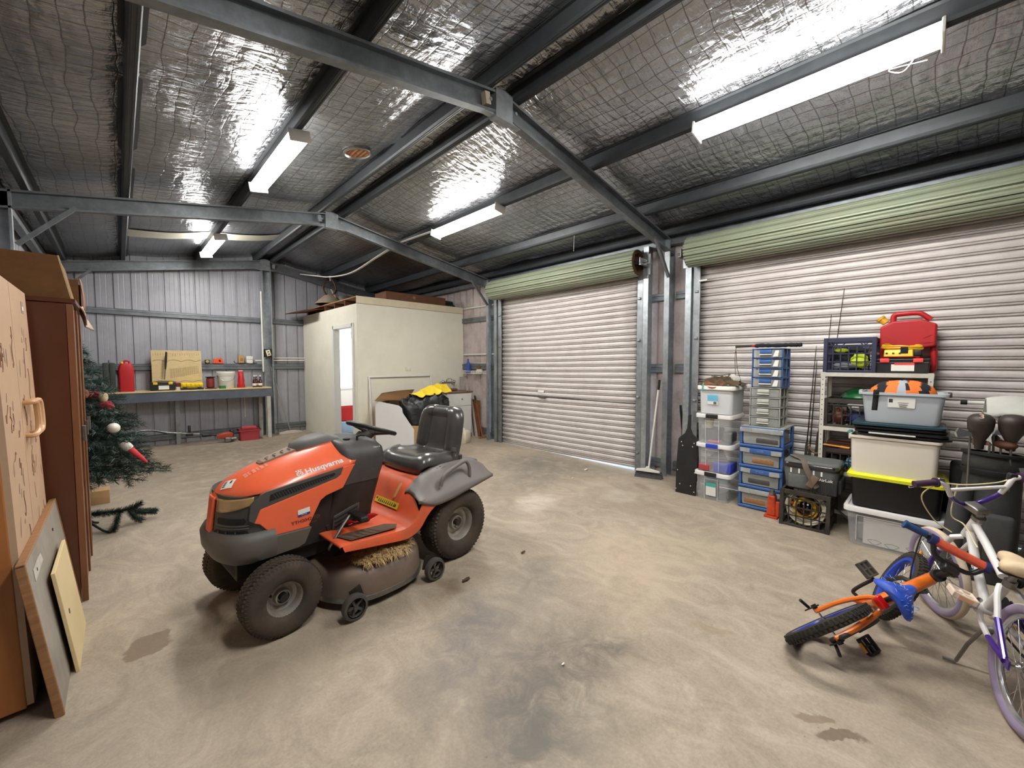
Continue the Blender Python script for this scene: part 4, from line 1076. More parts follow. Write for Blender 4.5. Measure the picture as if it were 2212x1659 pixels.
mb = MB(); mb.tube([(.005, .02, .2), (.006, .03, .35), (.008, .04, .5)], [.011, .018, .013], 8); mb.build('handle', M_black, t)
mb = MB(); mb.rbox((0, 0, .014), (.17, .05, .02), .005, 2); mb.build('block', M_ply, t)
mb = MB(); mb.box((0, 0, -.004), (.16, .045, .02), top=1.02); mb.build('bristles', mat('straw_bristles', (176, 152, 96), .9, 0, .25, 60), t)
def toolbox(root, w, d, h, body, latch, lab=True, latcol=None):
    mb = MB(); mb.box((0, 0, h * .36), (w * .94, d * .92, h * .72), top=1.04); mb.build('base', body, root, bevel=.008)
    mb = MB(); mb.rbox((0, 0, h * .82), (w, d, h * .22), .012, 3); mb.rbox((0, 0, h * .95), (w * .5, d * .4, h * .09), .006, 2); mb.build('lid', body, root)
    for s in (-1, 1):
        mb = MB(); mb.rbox((s * w * .29, -d * .5 - .003, h * .80), (w * .17, .012, h * .26), .004, 2); mb.build('latch', latch, root)
    mb = MB(); mb.box((.01, -d * .475 - .002, h * .34), (w * .40, .003, h * .42)); mb.build('label', latcol or M_paper, root)
t = thing('toolbox', 'black toolbox with yellow latches on the workbench', 'toolbox', (.535, 9.12, BT)); toolbox(t, .34, .17, .155, M_black, M_yellow)
t = thing('organiser_case', 'yellow-lidded small parts case on the workbench', 'case', (.925, 9.13, BT), rot=(0, 0, 0))
mb = MB(); mb.rbox((0, 0, .016), (.32, .22, .032), .006); mb.build('tray', M_black, t)
mb = MB(); mb.rbox((0, .02, .075), (.31, .2, .085), .008)
for k in range(5): mb.rbox((-.12 + .06 * k, -.085, .085), (.045, .02, .05), .006, 2)
mb.build('lid', M_yellow, t)
for s in (-1, 1):
    mb = MB(); mb.rbox((s * .1, -.1105, .035), (.05, .012, .03), .003, 2); mb.build('latch', M_black, t)
t = thing('small_carton', 'small maroon and white carton between toolbox and yellow case', 'box', (.742, 9.13, BT))
mb = MB(); mb.box((0, 0, .028), (.06, .08, .056)); mb.build('base', M_white, t); mb = MB(); mb.box((0, 0, .088), (.064, .085, .062)); mb.build('lid', mat('maroon_card', (110, 30, 34), .7, 0, .1, 8), t)
t = thing('line_reel', 'red and black reel standing on the workbench', 'reel', (1.205, 9.2, BT))
mb = MB(); mb.lathe([(.02, 0), (.085, 0), (.085, .012), (.05, .016)], n=24); mb.lathe([(.05, .20), (.075, .205), (.075, .217), (.02, .22)], n=24); mb.lathe([(.03, 0), (.03, .22)], n=18); mb.build('spool', M_black, t)
mb = MB(); mb.lathe([(.05, .016), (.062, .03), (.062, .18), (.05, .20)], n=24); mb.build('wound_line', mat('dark_red_line', (118, 34, 30), .6, 0, .2, 50), t)
t = thing('pliers', 'dark pliers lying on the bench in front of the reel', 'pliers', (1.24, 9.05, BT + .008), .2)
mb = MB(); mb.tube([(-.09, .02, 0), (0, .0, 0), (.05, .01, 0)], [.007, .009, .004], 6); mb.tube([(-.09, -.03, 0), (0, .0, .002), (.05, -.004, 0)], [.007, .009, .004], 6); mb.build('jaws_and_grips', M_woodd, t)
t = thing('plastic_bucket', 'white lidded plastic pail on the workbench', 'bucket', (1.445, 9.2, BT))
mb = MB(); mb.lathe([(.001, 0), (.115, 0), (.12, .008), (.137, .235), (.145, .24), (.145, .25), (.137, .255), (.138, .28)], n=36); mb.build('pail', M_white, t)
mb = MB(); mb.lathe([(.138, .268), (.149, .27), (.149, .30), (.14, .308), (.12, .302), (.001, .302)], n=36); mb.build('lid', M_white, t)
mb = MB(); mb.tube(bez([(-.142, -.02, .235), (-.10, -.115, .17), (0, -.15, .13), (.10, -.115, .17), (.142, -.02, .235)], 6), .003, 6); mb.build('bail_handle', M_steel, t)
t = thing('tape_roll', 'green tape roll in front of the white pail', 'tape', (1.365, 9.05, BT))
mb = MB(); mb.lathe([(.038, 0), (.052, 0), (.052, .05), (.038, .05), (.038, 0)], n=28); mb.build('ring', mat('green_tape', (46, 122, 62), .5, 0, .08, 9), t)
t = thing('spray_bottle', 'tall shiny red packet standing on the bench beside the white pail', 'packet', (1.675, 9.17, BT))
t['label'] = 'tall shiny red packet standing beside the white pail'; t.name = 'red_packet'
mb = MB(); mb.loft([[Vector((a * kx + .01 * nz((z * 9, 1, 1)), b * ky, z)) for a, b in [(math.cos(q), math.sin(q)) for q in [2 * PI * i / 14 for i in range(14)]]] for z, kx, ky in ((0, .062, .045), (.04, .066, .05), (.09, .055, .045), (.13, .058, .04), (.2, .05, .035), (.27, .046, .022), (.315, .045, .006))]); mb.build('pouch', mat('shiny_red_film', (184, 24, 34), .25, 0, .12, 14, .3, 14, coat=.4), t, sharp=60)
mb = MB(); mb.box((-.0, 0, .322), (.07, .006, .016)); mb.build('seal', M_white, t)
M_dgl = mat('brown_glass', (66, 30, 20), .12, 0, .2, 6, coat=.6)
bp_ = [(.001, 0), (.032, 0), (.034, .006), (.034, .10), (.028, .13), (.014, .16), (.012, .2), (.014, .202), (.014, .21)]
bt0 = None
for (x, y, lab) in ((1.895, 9.17, 'leftmost small brown bottle beside the end wall post'), (1.945, 9.25, 'middle small brown bottle set behind its two neighbours'), (1.995, 9.17, 'rightmost small brown bottle beside the end wall post')):
    if bt0 is None:
        bt0 = thing('glass_bottle', lab, 'bottle', (x, y, BT), group='small brown bottles on the bench')
        mb = MB(); mb.lathe(bp_, n=22); mb.build('bottle_body', M_dgl, bt0)
        mb = MB(); mb.lathe([(.0345, .03), (.0345, .075)], n=22); mb.build('label', M_paper, bt0)
        mb = MB(); mb.lathe([(.0155, .205), (.016, .23), (.001, .232)], n=18); mb.build('cap', M_white, bt0)
    else: dup(bt0, (x, y, BT), None, lab)
# on the middle rail
RZ = 1.445
t = thing('hand_saw', 'hand saw with orange handle resting on the middle wall rail', 'saw', (1.25, 9.435, RZ))
mb = MB(); mb.prism([(-.20, .0), (.05, .002), (.06, .085), (-.02, .065), (-.2, .02)], .003, frame((0, 0, 0), (1, 0, 0), (0, 0, 1))); mb.build('blade', M_steel, t)
mb = MB()
mb.prism([(.04, .0), (.20, .0), (.205, .02), (.175, .10), (.15, .108), (.11, .095), (.05, .09)], .022, frame((0, .012, 0), (1, 0, 0), (0, 0, 1)))
mb.build('handle', mat('orange_plastic', (232, 84, 34), .45, 0, .06, 6), t, bevel=.005)
mb = MB(); mb.prism([(.125, .03), (.165, .03), (.15, .07), (.13, .07)], .026, frame((0, .014, 0), (1, 0, 0), (0, 0, 1))); mb.build('grip_hole', M_blackm, t)
t = thing('tape_measure', 'yellow and black tape measure on the middle wall rail under the saw', 'tape measure', (1.20, 9.435, RZ))
mb = MB(); mb.rbox((0, 0, .035), (.075, .04, .07), .012); mb.build('case', M_black, t); mb = MB(); mb.cyl((0, -.02, .037), (0, -.024, .037), .026); mb.build('face', mat('dull_yellow', (190, 164, 74), .5), t)
t = thing('small_box', 'small tan cardboard box on the wall rail left of the white box', 'box', (1.735, 9.43, RZ)); mb = MB(); mb.box((0, 0, .08), (.085, .05, .16)); mb.build('carton', mat('tan_card', (186, 146, 84), .8), t); mb = MB(); mb.box((.005, -.026, .075), (.04, .003, .06)); mb.build('window', M_wood, t)
t = thing('switch_box', 'white two-part box on the middle wall rail beside the post', 'box', (1.875, 9.43, RZ))
for k in (0, 1):
    mb = MB(); mb.rbox((0, 0, .035 + .072 * k), (.108, .06, .068), .006, 2); mb.build('half', M_white, t)
t = thing('wall_rod', 'black crowbar lying on the middle wall rail near the post', 'bar', (1.70, 9.40, RZ + .006)); mb = MB(); mb.tube(bez([(-.09, 0, .04), (-.06, 0, .0), (.05, 0, .0), (.3, .02, .0)], 5), .007, 7); mb.build('bar', M_black, t)
t = thing('post_outlet', 'cream power outlet on a dark plate on the end wall post', 'outlet', (2.165, 9.285, 1.65), rot=(0, rad(-14), 0))
mb = MB(); mb.box((0, .004, 0), (.15, .01, .16), rot=(0, rad(14), 0)); mb.build('back_plate', M_blackm, t)
mb = MB(); mb.rbox((.01, -.012, 0), (.075, .022, .12), .006, 2); mb.build('cover', mat('cream_plastic', (226, 216, 184), .5), t)
for k in (-1, 1):
    mb = MB(); mb.box((.01, -.0245, .025 * k), (.03, .003, .022)); mb.build('socket', M_ink, t)
def cond(pts, lab, r=.012):
    mb = MB(); mb.tube(pts, r, 10); tag(mb.build('conduit_pipe', M_white), lab, 'pipe')
cond([(2.075, 9.27, 1.28), (2.075, 9.27, 2.86)], 'white conduit running up the end wall post', .016)
cond([(2.32, 9.488, 1.58), (2.32, 9.488, 2.24)], 'short upright white conduit right of the end wall post', .011)
cond([(2.27, 9.43, 1.555), (2.9, 9.43, 1.555)], 'upper of two horizontal white conduits beside the cream room')
cond([(2.27, 9.43, 1.505), (2.9, 9.43, 1.505)], 'lower of two horizontal white conduits beside the cream room')
cond([(1.97, 9.40, 1.50), (2.07, 9.36, 1.50)], 'short stub of white conduit left of the end wall post')
cond([(1.78, 9.49, .38), (1.78, 9.49, .95)], 'thin upright white conduit under the workbench', .008)
# under the bench
M_tr = mat('orange_red_housing', (176, 66, 44), .5, 0, .12, 6, dirt=(110, 60, 46), da=.5)
t = thing('line_trimmer', 'line trimmer with red engine lying under the workbench', 'trimmer', (0, 0, 0))
mb = MB(); mb.tube(bez([(.0, 8.98, .30), (.30, 9.0, .34), (.55, 9.0, .28), (.85, 9.0, .225), (1.2, 9.0, .16)], 6), .013, 8); mb.build('shaft', M_chrome, t)
mb = MB(); mb.tube(bez([(.08, 8.97, .24), (.16, 8.97, .32), (.36, 8.98, .33), (.56, 8.98, .25)], 5), .010, 6); mb.build('guard', M_black, t)
mb = MB(); mb.tube([(1.0, 9.0, .20), (1.24, 9.0, .15)], .022, 8); mb.rbox((1.1, 9.0, .16), (.14, .05, .05), .01); mb.build('grip', M_black, t)
mb = MB(); mb.rbox((.855, 9.0, .30), (.04, .05, .13), .01); mb.rbox((.855, 9.0, .2), (.10, .05, .05), .01); mb.build('front_handle', M_black, t)
mb = MB(); mb.loft([rr_(-.05 - .0, .05, .05, 0, .02)] and [[Vector((1.24 + x, 9.0 + p.y * k, .12 + p.x * k)) for p in rr_(-.05, .05, .05, 0, .02)] for x, k in ((0, .5), (.06, .9), (.16, 1.35), (.22, 1.2), (.25, .7))]); mb.build('engine_cover', M_tr, t, sharp=50)
mb = MB(); mb.rbox((1.40, 8.95, .05), (.10, .08, .09), .015); mb.cyl((1.45, 8.95, .06), (1.53, 8.95, .06), .03); mb.build('muffler', M_steel, t)
mb = MB(); mb.rbox((1.475, 9.03, .14), (.06, .1, .16), .02); mb.build('starter', M_black, t)
t = thing('plastic_crate', 'red plastic crate on the floor under the right end of the bench', 'crate', (1.75, 9.02, 0), rad(-4))
M_rcr = mat('dusty_red_plastic', (178, 60, 68), .55, 0, .1, 5, dirt=(126, 62, 60), da=.4)
def tub(mb, w, d, h, th=.006, top=1.1, r=.03, rim=.012):
    """open tapered tub: outer wall, inner wall, rolled rim"""
    def ring(k, z, o=0): return [Vector((p.y * k, p.x * k, z)) for p in rr_(-d / 2 - o, d / 2 + o, w / 2 + o, 0, r)]
    mb.loft([ring(1 / top, 0), ring(1, h), ring(1, h, rim), ring(1, h - .02, rim), ring(1, h - .022, rim - .004), ][:4], caps=False)
    mb.loft([ring(1, h, rim), ring(1, h, -th), ring(1 / top, th, -th)], caps=False)
    a = ring(1 / top, 0); b = ring(1 / top, th, -th); n = len(a)
    mb.add(a, [tuple(range(n))]); mb.add(b, [tuple(range(n))])
mb = MB(); tub(mb, .33, .26, .2, rim=.02); 
mb.build('body', M_rcr, t, sharp=50, fix=True)
mb = MB(); mb.tube(bez([(-.15, -.1, .2), (-.05, -.12, .235), (.08, -.12, .235), (.15, -.1, .2)], 5), .006, 6); mb.build('handle', M_rcr, t)
mb = MB(); mb.rbox((0, .03, .215), (.24, .12, .08), .02); mb.build('insert', M_rcr, t)
t = thing('push_broom', 'wide pale-headed broom leaning on the end wall beside the cream room', 'broom', (2.52, 9.2, 0))
mb = MB(); mb.tube([(0, .02, .06), (-.28, .22, 1.38)], .011, 8); mb.build('handle', mat('grey_timber_pole', (150, 146, 142), .7, 0, .15, 8), t)
mb = MB(); mb.prism([(-.225, .0), (.225, .0), (.215, .035), (.06, .06), (-.06, .06), (-.215, .035)], .06, frame((0, .03, .0), (1, 0, 0), (0, 0, 1))); mb.build('head', mat('pale_bristle', (206, 194, 178), .85, 0, .12, 30), t, bevel=.006)
# ================================================================== AROUND AND ON THE CREAM ROOM
# inside: unseen lamp added to brighten the room, crate, blue thing
t = thing('added_room_light', 'added unseen batten lamp brightening the inside of the cream room', 'ceiling light', (3.9, 8.2, 2.41)); mb = MB(); mb.rbox((0, 0, -.0), (.10, 1.2, .04), .005); mb.build('housing', M_white, t); mb = MB(); mb.rbox((0, 0, -.045), (.1, 1.18, .05), .015); mb.build('diffuser', M_lamp, t)
t = thing('floor_crate', 'red crate just inside the cream room doorway', 'crate', (3.45, 8.55, .26)); mb = MB(); tub(mb, .4, .3, .28); mb.build('body', M_red, t, fix=True)
t = thing('floor_tub', 'pale blue tub under the red crate inside the doorway', 'tub', (3.45, 8.55, .0)); mb = MB(); mb.rbox((0, 0, .125), (.46, .36, .25), .02); mb.build('body', mat('pale_blue_plastic', (150, 180, 222), .5), t)
mb = MB(); mb.grid(lambda a, b: Vector((3.30 + .08 * a, 8.75 + .03 * math.sin(a * 9), .3 + .6 * b)), 10, 6); tag(mb.build('hanging_cloth', M_yellow, solid=.004), 'yellow cloth hanging just inside the cream room doorway', 'cloth')
# roof of the room: edging, joists, deck
M_edge = mat('cream_edge_board', (214, 204, 176), .7, 0, .06, 4, dirt=(180, 160, 120), da=.35)
mb = MB(); mb.bx(2.90, WR - .03, 6.735, 6.752, 2.455, 2.575); tag(mb.build('edge_board', M_edge), 'long cream edge board along the front top of the cream room', 'board', kind='structure')
mb = MB(); mb.bx(2.9, WR - .03, 6.755, YE - .07, 2.556, 2.575); tag(mb.build('roof_deck', M_wood), 'timber deck on top of the cream room', 'deck', kind='structure')
for k, y in enumerate((6.80, 7.28, 7.76, 8.24, 8.72, 9.2)):
    mb = MB(); mb.bx(2.92, WR - .05, y - .02, y + .02, 2.452, 2.555); member('roof_joist', mb, M_woodd, f'timber joist number {k + 1} from the front under the deck of the cream room', 'joist', 'joists of the cream room')
mb = MB(); mb.box((2.98, 8.92, 2.53), (.85, .95, .016), rot=(0, rad(-9), rad(4))); tag(mb.build('plywood_sheet', M_woodd), 'dark plywood sheet overhanging the doorway side of the cream room roof', 'plywood')
# things stored up there
Z0 = 2.575
M_rst = mat('rusted_brown_metal', (74, 50, 42), .7, .4, .25, 12)
t = thing('cone_heater', 'old cone-hooded heater with curved tubes on the cream room roof', 'heater', (3.06, 8.35, Z0 + .03))
mb = MB(); mb.lathe([(.27, 0), (.275, .012), (.12, .16), (.07, .19), (.001, .195)], n=32); mb.build('hood', mat('worn_tan_metal', (150, 136, 116), .6, .2, .2, 8), t)
mb = MB(); mb.lathe([(.255, .006), (.11, .148), (.001, .16)], n=32); mb.build('hood_inside', M_blackm, t, fix=True)
for k in range(4):
    a = 2 * PI * k / 4 + .4
    mb = MB(); mb.tube(bez([(.08 * math.cos(a), .08 * math.sin(a), .18), (.16 * math.cos(a), .16 * math.sin(a), .30), (.10 * math.cos(a), .10 * math.sin(a), .44), (.02, 0, .50)], 6), .013, 8); mb.build('tube_leg', M_rst, t)
mb = MB(); mb.cyl((.02, 0, .46), (.02, 0, .56), .03); mb.build('collar', M_steel, t)
mb = MB(); mb.cyl((.1, -.2, .0), (.02, -.02, .3), .016); mb.build('strut', mat('pale_bare_timber', (170, 150, 128), .7), t)
t = thing('round_container', 'round grey container beside the cone heater on the cream room roof', 'container', (3.50, 8.75, Z0)); mb = MB(); mb.lathe([(.001, 0), (.15, 0), (.155, .02), (.155, .24), (.14, .28), (.001, .285)], n=28); mb.build('drum', mat('smoky_plastic', (98, 96, 92), .4, 0, .1, 5), t)
t = thing('timber_box', 'long brown timber box lying on the cream room roof', 'box', (4.15, 7.12, Z0 + .022), rad(-1.5))
M_drw = mat('stained_brown_timber', (112, 72, 48), .6, 0, .2, 5, stretch=(1, 6, 6), dirt=(70, 42, 28), da=.4)
mb = MB(); mb.bx(-.63, .63, -.235, -.215, 0, .15); mb.bx(-.63, .63, .215, .235, 0, .15); mb.bx(-.63, -.61, -.215, .215, 0, .15); mb.bx(.61, .63, -.215, .215, 0, .15); mb.bx(-.63, .63, -.235, .235, .14, .152); mb.build('carcass', M_drw, t, bevel=.003)
mb = MB(); mb.cyl((-.07, -.236, .085), (-.07, -.24, .085), .03, n=18); mb.build('knob_scar', M_wood, t)
t = thing('timber_plank', 'pale thin plank under the brown timber box on the cream room roof', 'plank', (4.2, 6.98, Z0 + .011)); mb = MB(); mb.box((0, 0, 0), (1.5, .2, .02)); mb.build('plank', M_wood, t)
t = thing('folded_tent', 'dark green folded bundle on the far right of the cream room roof', 'bundle', (4.98, 7.15, Z0), rad(8))
M_grn = mat('dark_green_canvas', (42, 56, 50), .8, 0, .2, 8, .2, 30)
for x, y, z in ((0, -.07, .05), (0, .08, .05), (0.02, 0, .13)):
    mb = MB(); mb.tube([(-.3 + x, y, z), (.32 + x, y, z)], .05, 10); mb.build('roll', M_grn, t)
# white frame leaning on the wall
t = thing('leaning_frame', 'white rectangular metal frame leaning on the cream wall', 'frame', (3.70, 6.60, 0), rot=(rad(-6), 0, 0))
for p, q in (((-.615, 0, 0), (-.615, 0, 1.22)), ((.615, 0, 0), (.615, 0, 1.22)), ((-.615, 0, 1.22), (.615, 0, 1.22)), ((-.615, 0, .012), (.615, 0, .012))):
    mb = MB(); a, b = Vector(p), Vector(q); mb.rbox((a + b) / 2, (max(.024, abs(b.x - a.x) + .024), .024, max(.024, abs(b.z - a.z) + .0)), .004, 2); mb.build('bar', M_whitep, t)
# large carton with tarps
t = thing('large_carton', 'big open carton with white front panel and raised brown flap by the cream wall', 'box', (3.02, 6.33, 0), rad(-55))
mb = MB()
mb.bx(0, .90, 0, .012, 0, .44); mb.bx(0, .90, .43, .442, 0, .72); mb.bx(-.012, 0, 0, .442, 0, .80); mb.bx(.90, .912, 0, .442, 0, .5); mb.bx(0, .9, 0, .44, 0, .01)
mb.build('carton_walls', M_card, t)
M_wpan = mat('scuffed_white_sheet', (220, 220, 218), .5, 0, .05, 3, dirt=(198, 196, 192), da=.4)
mb = MB(); mb.prism([(-.01, 0), (.66, 0), (.66, .38), (.47, .64), (.455, .72), (.40, .765), (.02, .83), (-.01, .82)], .012, frame((0, -.004, 0), (1, 0, 0), (0, 0, 1))); mb.build('white_panel', M_wpan, t, fix=True)
fl_ = [Vector(p) for p in ((2.96, 6.26, .845), (3.28, 6.66, .93), (3.92, 6.66, .965), (3.55, 6.28, .80))]
Ti = (Matrix.Translation(t.location) @ Matrix.Rotation(rad(-55), 4, 'Z')).inverted()
mb = MB(Ti); mb.grid(lambda a, b: fl_[0].lerp(fl_[3], a).lerp(fl_[1].lerp(fl_[2], a), b) + Vector((0, 0, .012 * math.sin(a * 3.1))), 8, 4); mb.build('flap', M_cardd, t, solid=.006)
M_btarp = mat('black_tarpaulin', (30, 31, 33), .38, 0, .2, 5, .6, 16)
def heap(fn, name, m, lab, cat, nu=60, nv=40, solid=.004):
    mb = MB(); mb.grid(fn, nu, nv); return tag(mb.build(name, m, sharp=50, solid=solid), lab, cat)
def fold(x, y, s, k=1.0):
    r = 0
    for i, (a, f) in enumerate(((.3, 1), (1.5, 1.7), (2.4, 2.9), (.9, 4.1))):
        w = nz((x * 1.7, y * 1.7, i + s)) * 1.6; r += (1 - abs(math.sin((x * math.cos(a) + y * math.sin(a)) * f * 4 + w * 3 + i))) * .5 / f
    return (r - .5) * k
def btarp(a, b):
    th = 2 * PI * a; r = b
    ex, ey = .47, .29
    x = ex * math.copysign(abs(math.cos(th)) ** .8, math.cos(th)) * math.sin(r * PI * .5); y = ey * math.sin(th) * math.sin(r * PI * .5)
    h = .92 - .40 * (1 - math.cos(r * PI * .5)) ** 1.8 + .02 * math.cos(th)
    if b > .8: h -= .2 * (b - .8) / .2
    f = fold(x * 1.8 + math.sin(th) * .3, y * 1.8 + b * 1.2, 4) * .24 * min(1, b * 2 + .3)
    p = Vector((3.78 + x * (1 + f), 6.12 + y * (1 + f), h + f * .5)); return p
heap(btarp, 'black_tarp', M_btarp, 'crumpled black tarpaulin spilling out of the big carton', 'tarpaulin', 72, 34)
M_ytarp = mat('yellow_tarpaulin', (238, 206, 50), .5, 0, .1, 5, .15, 14)
def ytarp(a, b):
    x = -.33 + .66 * a; y = -.17 + .34 * b
    e = max(abs(2 * a - 1), abs(2 * b - 1)); h = .985 + .05 * (1 - abs(2 * a - 1) ** 2) * (1 - abs(2 * b - 1) ** 2) + .10 * a * (1 - abs(2 * b - 1)) - .07 * max(0, .5 - b) - .05 * (1 - a)
    return Vector((3.90 + x + .02 * nz((b * 3, a, 2)), 6.08 + y + .025 * nz((a * 3, b * 2, 7)), h + .045 * fold(x * 1.6, y * 1.6, 2)))
heap(ytarp, 'yellow_tarp', M_ytarp, 'folded yellow tarpaulin on top of the black one', 'tarpaulin', 50, 34)
# sink cabinet and taps
t = thing('sink_cabinet', 'white laundry cabinet with brown worktop against the cream wall', 'cabinet', (4.60, 6.49, 0))
mb = MB(); mb.bx(-.26, .34, -.23, .24, .08, .885); mb.bx(-.24, .32, -.2, .24, 0, .08); mb.build('body', M_whitep, t, bevel=.003)
mb = MB(); mb.bx(-.245, .325, -.248, -.231, .64, .87); mb.build('drawer', M_whitep, t, bevel=.003)
mb = MB(); mb.bx(-.245, .325, -.248, -.231, .10, .63); mb.build('door', M_whitep, t, bevel=.003)
mb = MB(); mb.rbox((.10, -.254, .765), (.03, .012, .022), .003, 2); mb.build('knob', M_steel, t)
mb = MB(); mb.bx(-.27, .36, -.26, .25, .886, .915); mb.build('worktop', mat('brown_laminate', (124, 92, 78), .4, 0, .12, 5), t, bevel=.004)
mb = MB(); mb.rbox((-.02, .08, .938), (.34, .26, .05), .02); mb.build('basin', mat('brown_basin', (112, 88, 76), .4), t)
t = thing('wall_tap', 'chrome mixer tap on the cream wall above the laundry cabinet', 'tap', (4.68, 6.735, 1.07))
for s in (-1, 1):
    mb = MB(); mb.cyl((s * .13, .01, 0), (s * .13, -.07, .01), .022, .02); mb.sphere((s * .13, -.085, .012), .032, 12, 8); 
    for k in range(4): a = k * PI / 2 + .4; mb.cyl((s * .13, -.09, .012), (s * .13 + .045 * math.cos(a), -.09, .012 + .045 * math.sin(a)), .008, n=8)
    mb.build('tap_handle', M_chrome, t)
mb = MB(); mb.cyl((-.13, .0, 0), (.13, .0, 0), .012); mb.tube(bez([(0, 0, 0), (0, -.04, .06), (0, -.14, .08), (0, -.2, .05), (0, -.2, .02)], 5), .012, 8); mb.build('spout', M_chrome, t)
# planks, panel, stick, jug, basket right of the cabinet
def lean(name, lab, cat, x, y, ang, w, h, d, m, yaw=0):
    t = thing(name, lab, cat, (x, y, 0), rot=(rad(-ang), 0, rad(yaw))); mb = MB(); mb.box((0, d / 2, h / 2), (w, d, h)); mb.build('board', m, t, bevel=.002); return t
M_gpl = mat('weathered_plank', (176, 166, 162), .7, 0, .12, 5, stretch=(6, 6, 1), dirt=(130, 110, 100), da=.4)
lean('timber_board', 'wide pale board leaning behind the laundry cabinet', 'board', 5.06, 6.52, 6, .20, 1.18, .018, M_gpl, 0)
lean('timber_board', 'tall weathered plank leaning just right of the laundry cabinet', 'board', 5.0, 6.30, 12, .05, 1.05, .06, M_gpl, -8)
lean('timber_board', 'shorter weathered plank leaning nearest the steel column', 'board', 5.06, 6.24, 13, .05, .9, .05, M_gpl, -10)
t = thing('hardboard_sheet', 'brown hardboard panel leaning on the wall behind the planks', 'board', (5.085, 6.40, 0), rad(90)); mb = MB(); mb.box((0, 0, .36), (.46, .012, .72), rot=(.0, 0, 0)); mb.build('sheet', M_cardd, t)
t = thing('red_pole', 'thin red-brown pole leaning by the steel column', 'pole', (5.02, 6.02, 0)); mb = MB(); mb.tube([(0, 0, .0), (.06, .25, .62), (.07, .28, .66)], .014, 8); mb.build('stick', mat('red_brown_pole', (140, 58, 44), .6), t); mb = MB(); mb.tube([(.07, .28, .66), (.085, .34, .80)], .016, 8); mb.build('dark_tip', M_blackm, t)
mb = MB(); mb.bx(4.94, 5.1, 6.0, 6.035, 0, .03); tag(mb.build('timber_offcut', M_wood), 'timber offcut on the floor at the foot of the leaning planks', 'offcut')
t = thing('plastic_jug', 'cloudy white plastic jug on the floor before the laundry cabinet', 'jug', (4.50, 5.93, 0), .3)
mb = MB(); mb.loft([[Vector((p.x * k, p.y * k, z)) for p in rr_(-.10, .10, .10, 0, .035)] for z, k in ((0, .92), (.015, 1), (.17, 1), (.21, .85), (.235, .5))]); mb.build('body', mat('cloudy_plastic', (214, 206, 184), .4, 0, .06, 5, dirt=(150, 132, 100), da=.5), t, sharp=50)
mb = MB(); mb.cyl((0, 0, .235), (0, 0, .265), .034); mb.build('cap', M_white, t)
t = thing('wire_basket', 'white wire basket hung on the wall beside the cream room', 'basket', (5.066, 6.27, 1.245))
for nm, w0 in (('back_grid', 1),):
    mb = MB()
    for z in (0, .07, .14, .21): mb.tube([(.07, -.36, z), (.07, .36, z)], .0042, 5)
    for k in range(16): mb.tube([(.07, -.36 + .048 * k, 0), (.07, -.36 + .048 * k, .21)], .0036, 5)
    mb.build(nm, M_white, t)
mb = MB()
for z, x in ((0, -.05), (.05, -.06), (.0, .0)): mb.tube([(.07, -.36, z), (x, -.36, z), (x, .36, z), (.07, .36, z)], .0042, 5)
for k in range(16): mb.tube([(.07, -.36 + .048 * k, 0), (-.05, -.36 + .048 * k, 0), (-.06, -.36 + .048 * k, .05)], .0036, 5)
mb.build('tray_wires', M_white, t)
t = thing('blue_bottle', 'blue plastic bottle in the wire basket', 'bottle', (5.066, 6.52, 1.25)); mb = MB(); mb.loft([[Vector((p.x * k, p.y * k, z)) for p in rr_(-.035, .035, .055, 0, .02)] for z, k in ((0, .95), (.15, 1), (.19, .8), (.22, .4), (.26, .38))]); mb.build('body', mat('blue_plastic', (48, 84, 168), .4), t, sharp=50); mb = MB(); mb.cyl((0, 0, .26), (0, 0, .285), .016); mb.build('cap', M_blue, t)
t = thing('star_ornament', 'brown star shape in the wire basket', 'ornament', (5.09, 6.20, 1.325)); mb = MB(); mb.prism([(.07 * (1 if i % 2 == 0 else .5) * math.sin(2 * PI * i / 12), .07 * (1 if i % 2 == 0 else .5) * math.cos(2 * PI * i / 12)) for i in range(12)], .015, frame((0, 0, .02), (0, -1, 0), (0, 0, 1))); mb.build('star', M_cardd, t)
t = thing('soap_carton', 'small white carton in the wire basket', 'carton', (5.066, 6.16, 1.252)); mb = MB(); mb.rbox((0, 0, .04), (.06, .12, .08), .006, 2); mb.build('carton', M_white, t)
def hp(y0, y1, z, lab): 
    mb = MB(); mb.cyl((5.12, y0, z), (5.12, y1, z), .018); mb.cyl((5.12, y0, z), (5.12, y0 + .03, z), .028); tag(mb.build('water_pipe', M_white), lab, 'pipe')
hp(5.6, 6.72, 1.62, 'horizontal white pipe above the wire basket'); hp(5.6, 6.72, 2.55, 'horizontal white pipe high on the wall above the cream room corner')
mb = MB(); mb.cyl((5.13, 5.74, 0), (5.13, 5.74, 2.9), .035); tag(mb.build('down_pipe', M_galv), 'grey upright pipe behind the middle portal column', 'pipe')
# ================================================================== STORAGE ALONG THE WIDE ROLLER DOOR (everything faces -x)
M_clear = mat('clear_plastic', (222, 226, 228), .25, 0, .04, 4, alpha=.20, dirt=(236, 236, 234), da=.3, ds=4)
M_cloudy = mat('cloudy_white_plastic', (226, 228, 230), .35, 0, .03, 4, alpha=.80)
M_lid = mat('milky_lid', (226, 224, 220), .4, 0, .04, 4, alpha=.94)
M_bluep = mat('blue_drawer_plastic', (58, 98, 160), .45, 0, .07, 5)
M_greyp = mat('grey_drawer_plastic', (168, 168, 160), .5, 0, .05, 5, alpha=1)
M_dclear = mat('dusty_clear_drawer', (196, 200, 196), .4, 0, .06, 5, alpha=.48, dirt=(170, 170, 160), da=.5, ds=7)
M_tapeg = mat('torn_silver_tape', (176, 180, 182), .35, .35, .12, 12, dirt=(210, 212, 210), da=.4, ds=9)
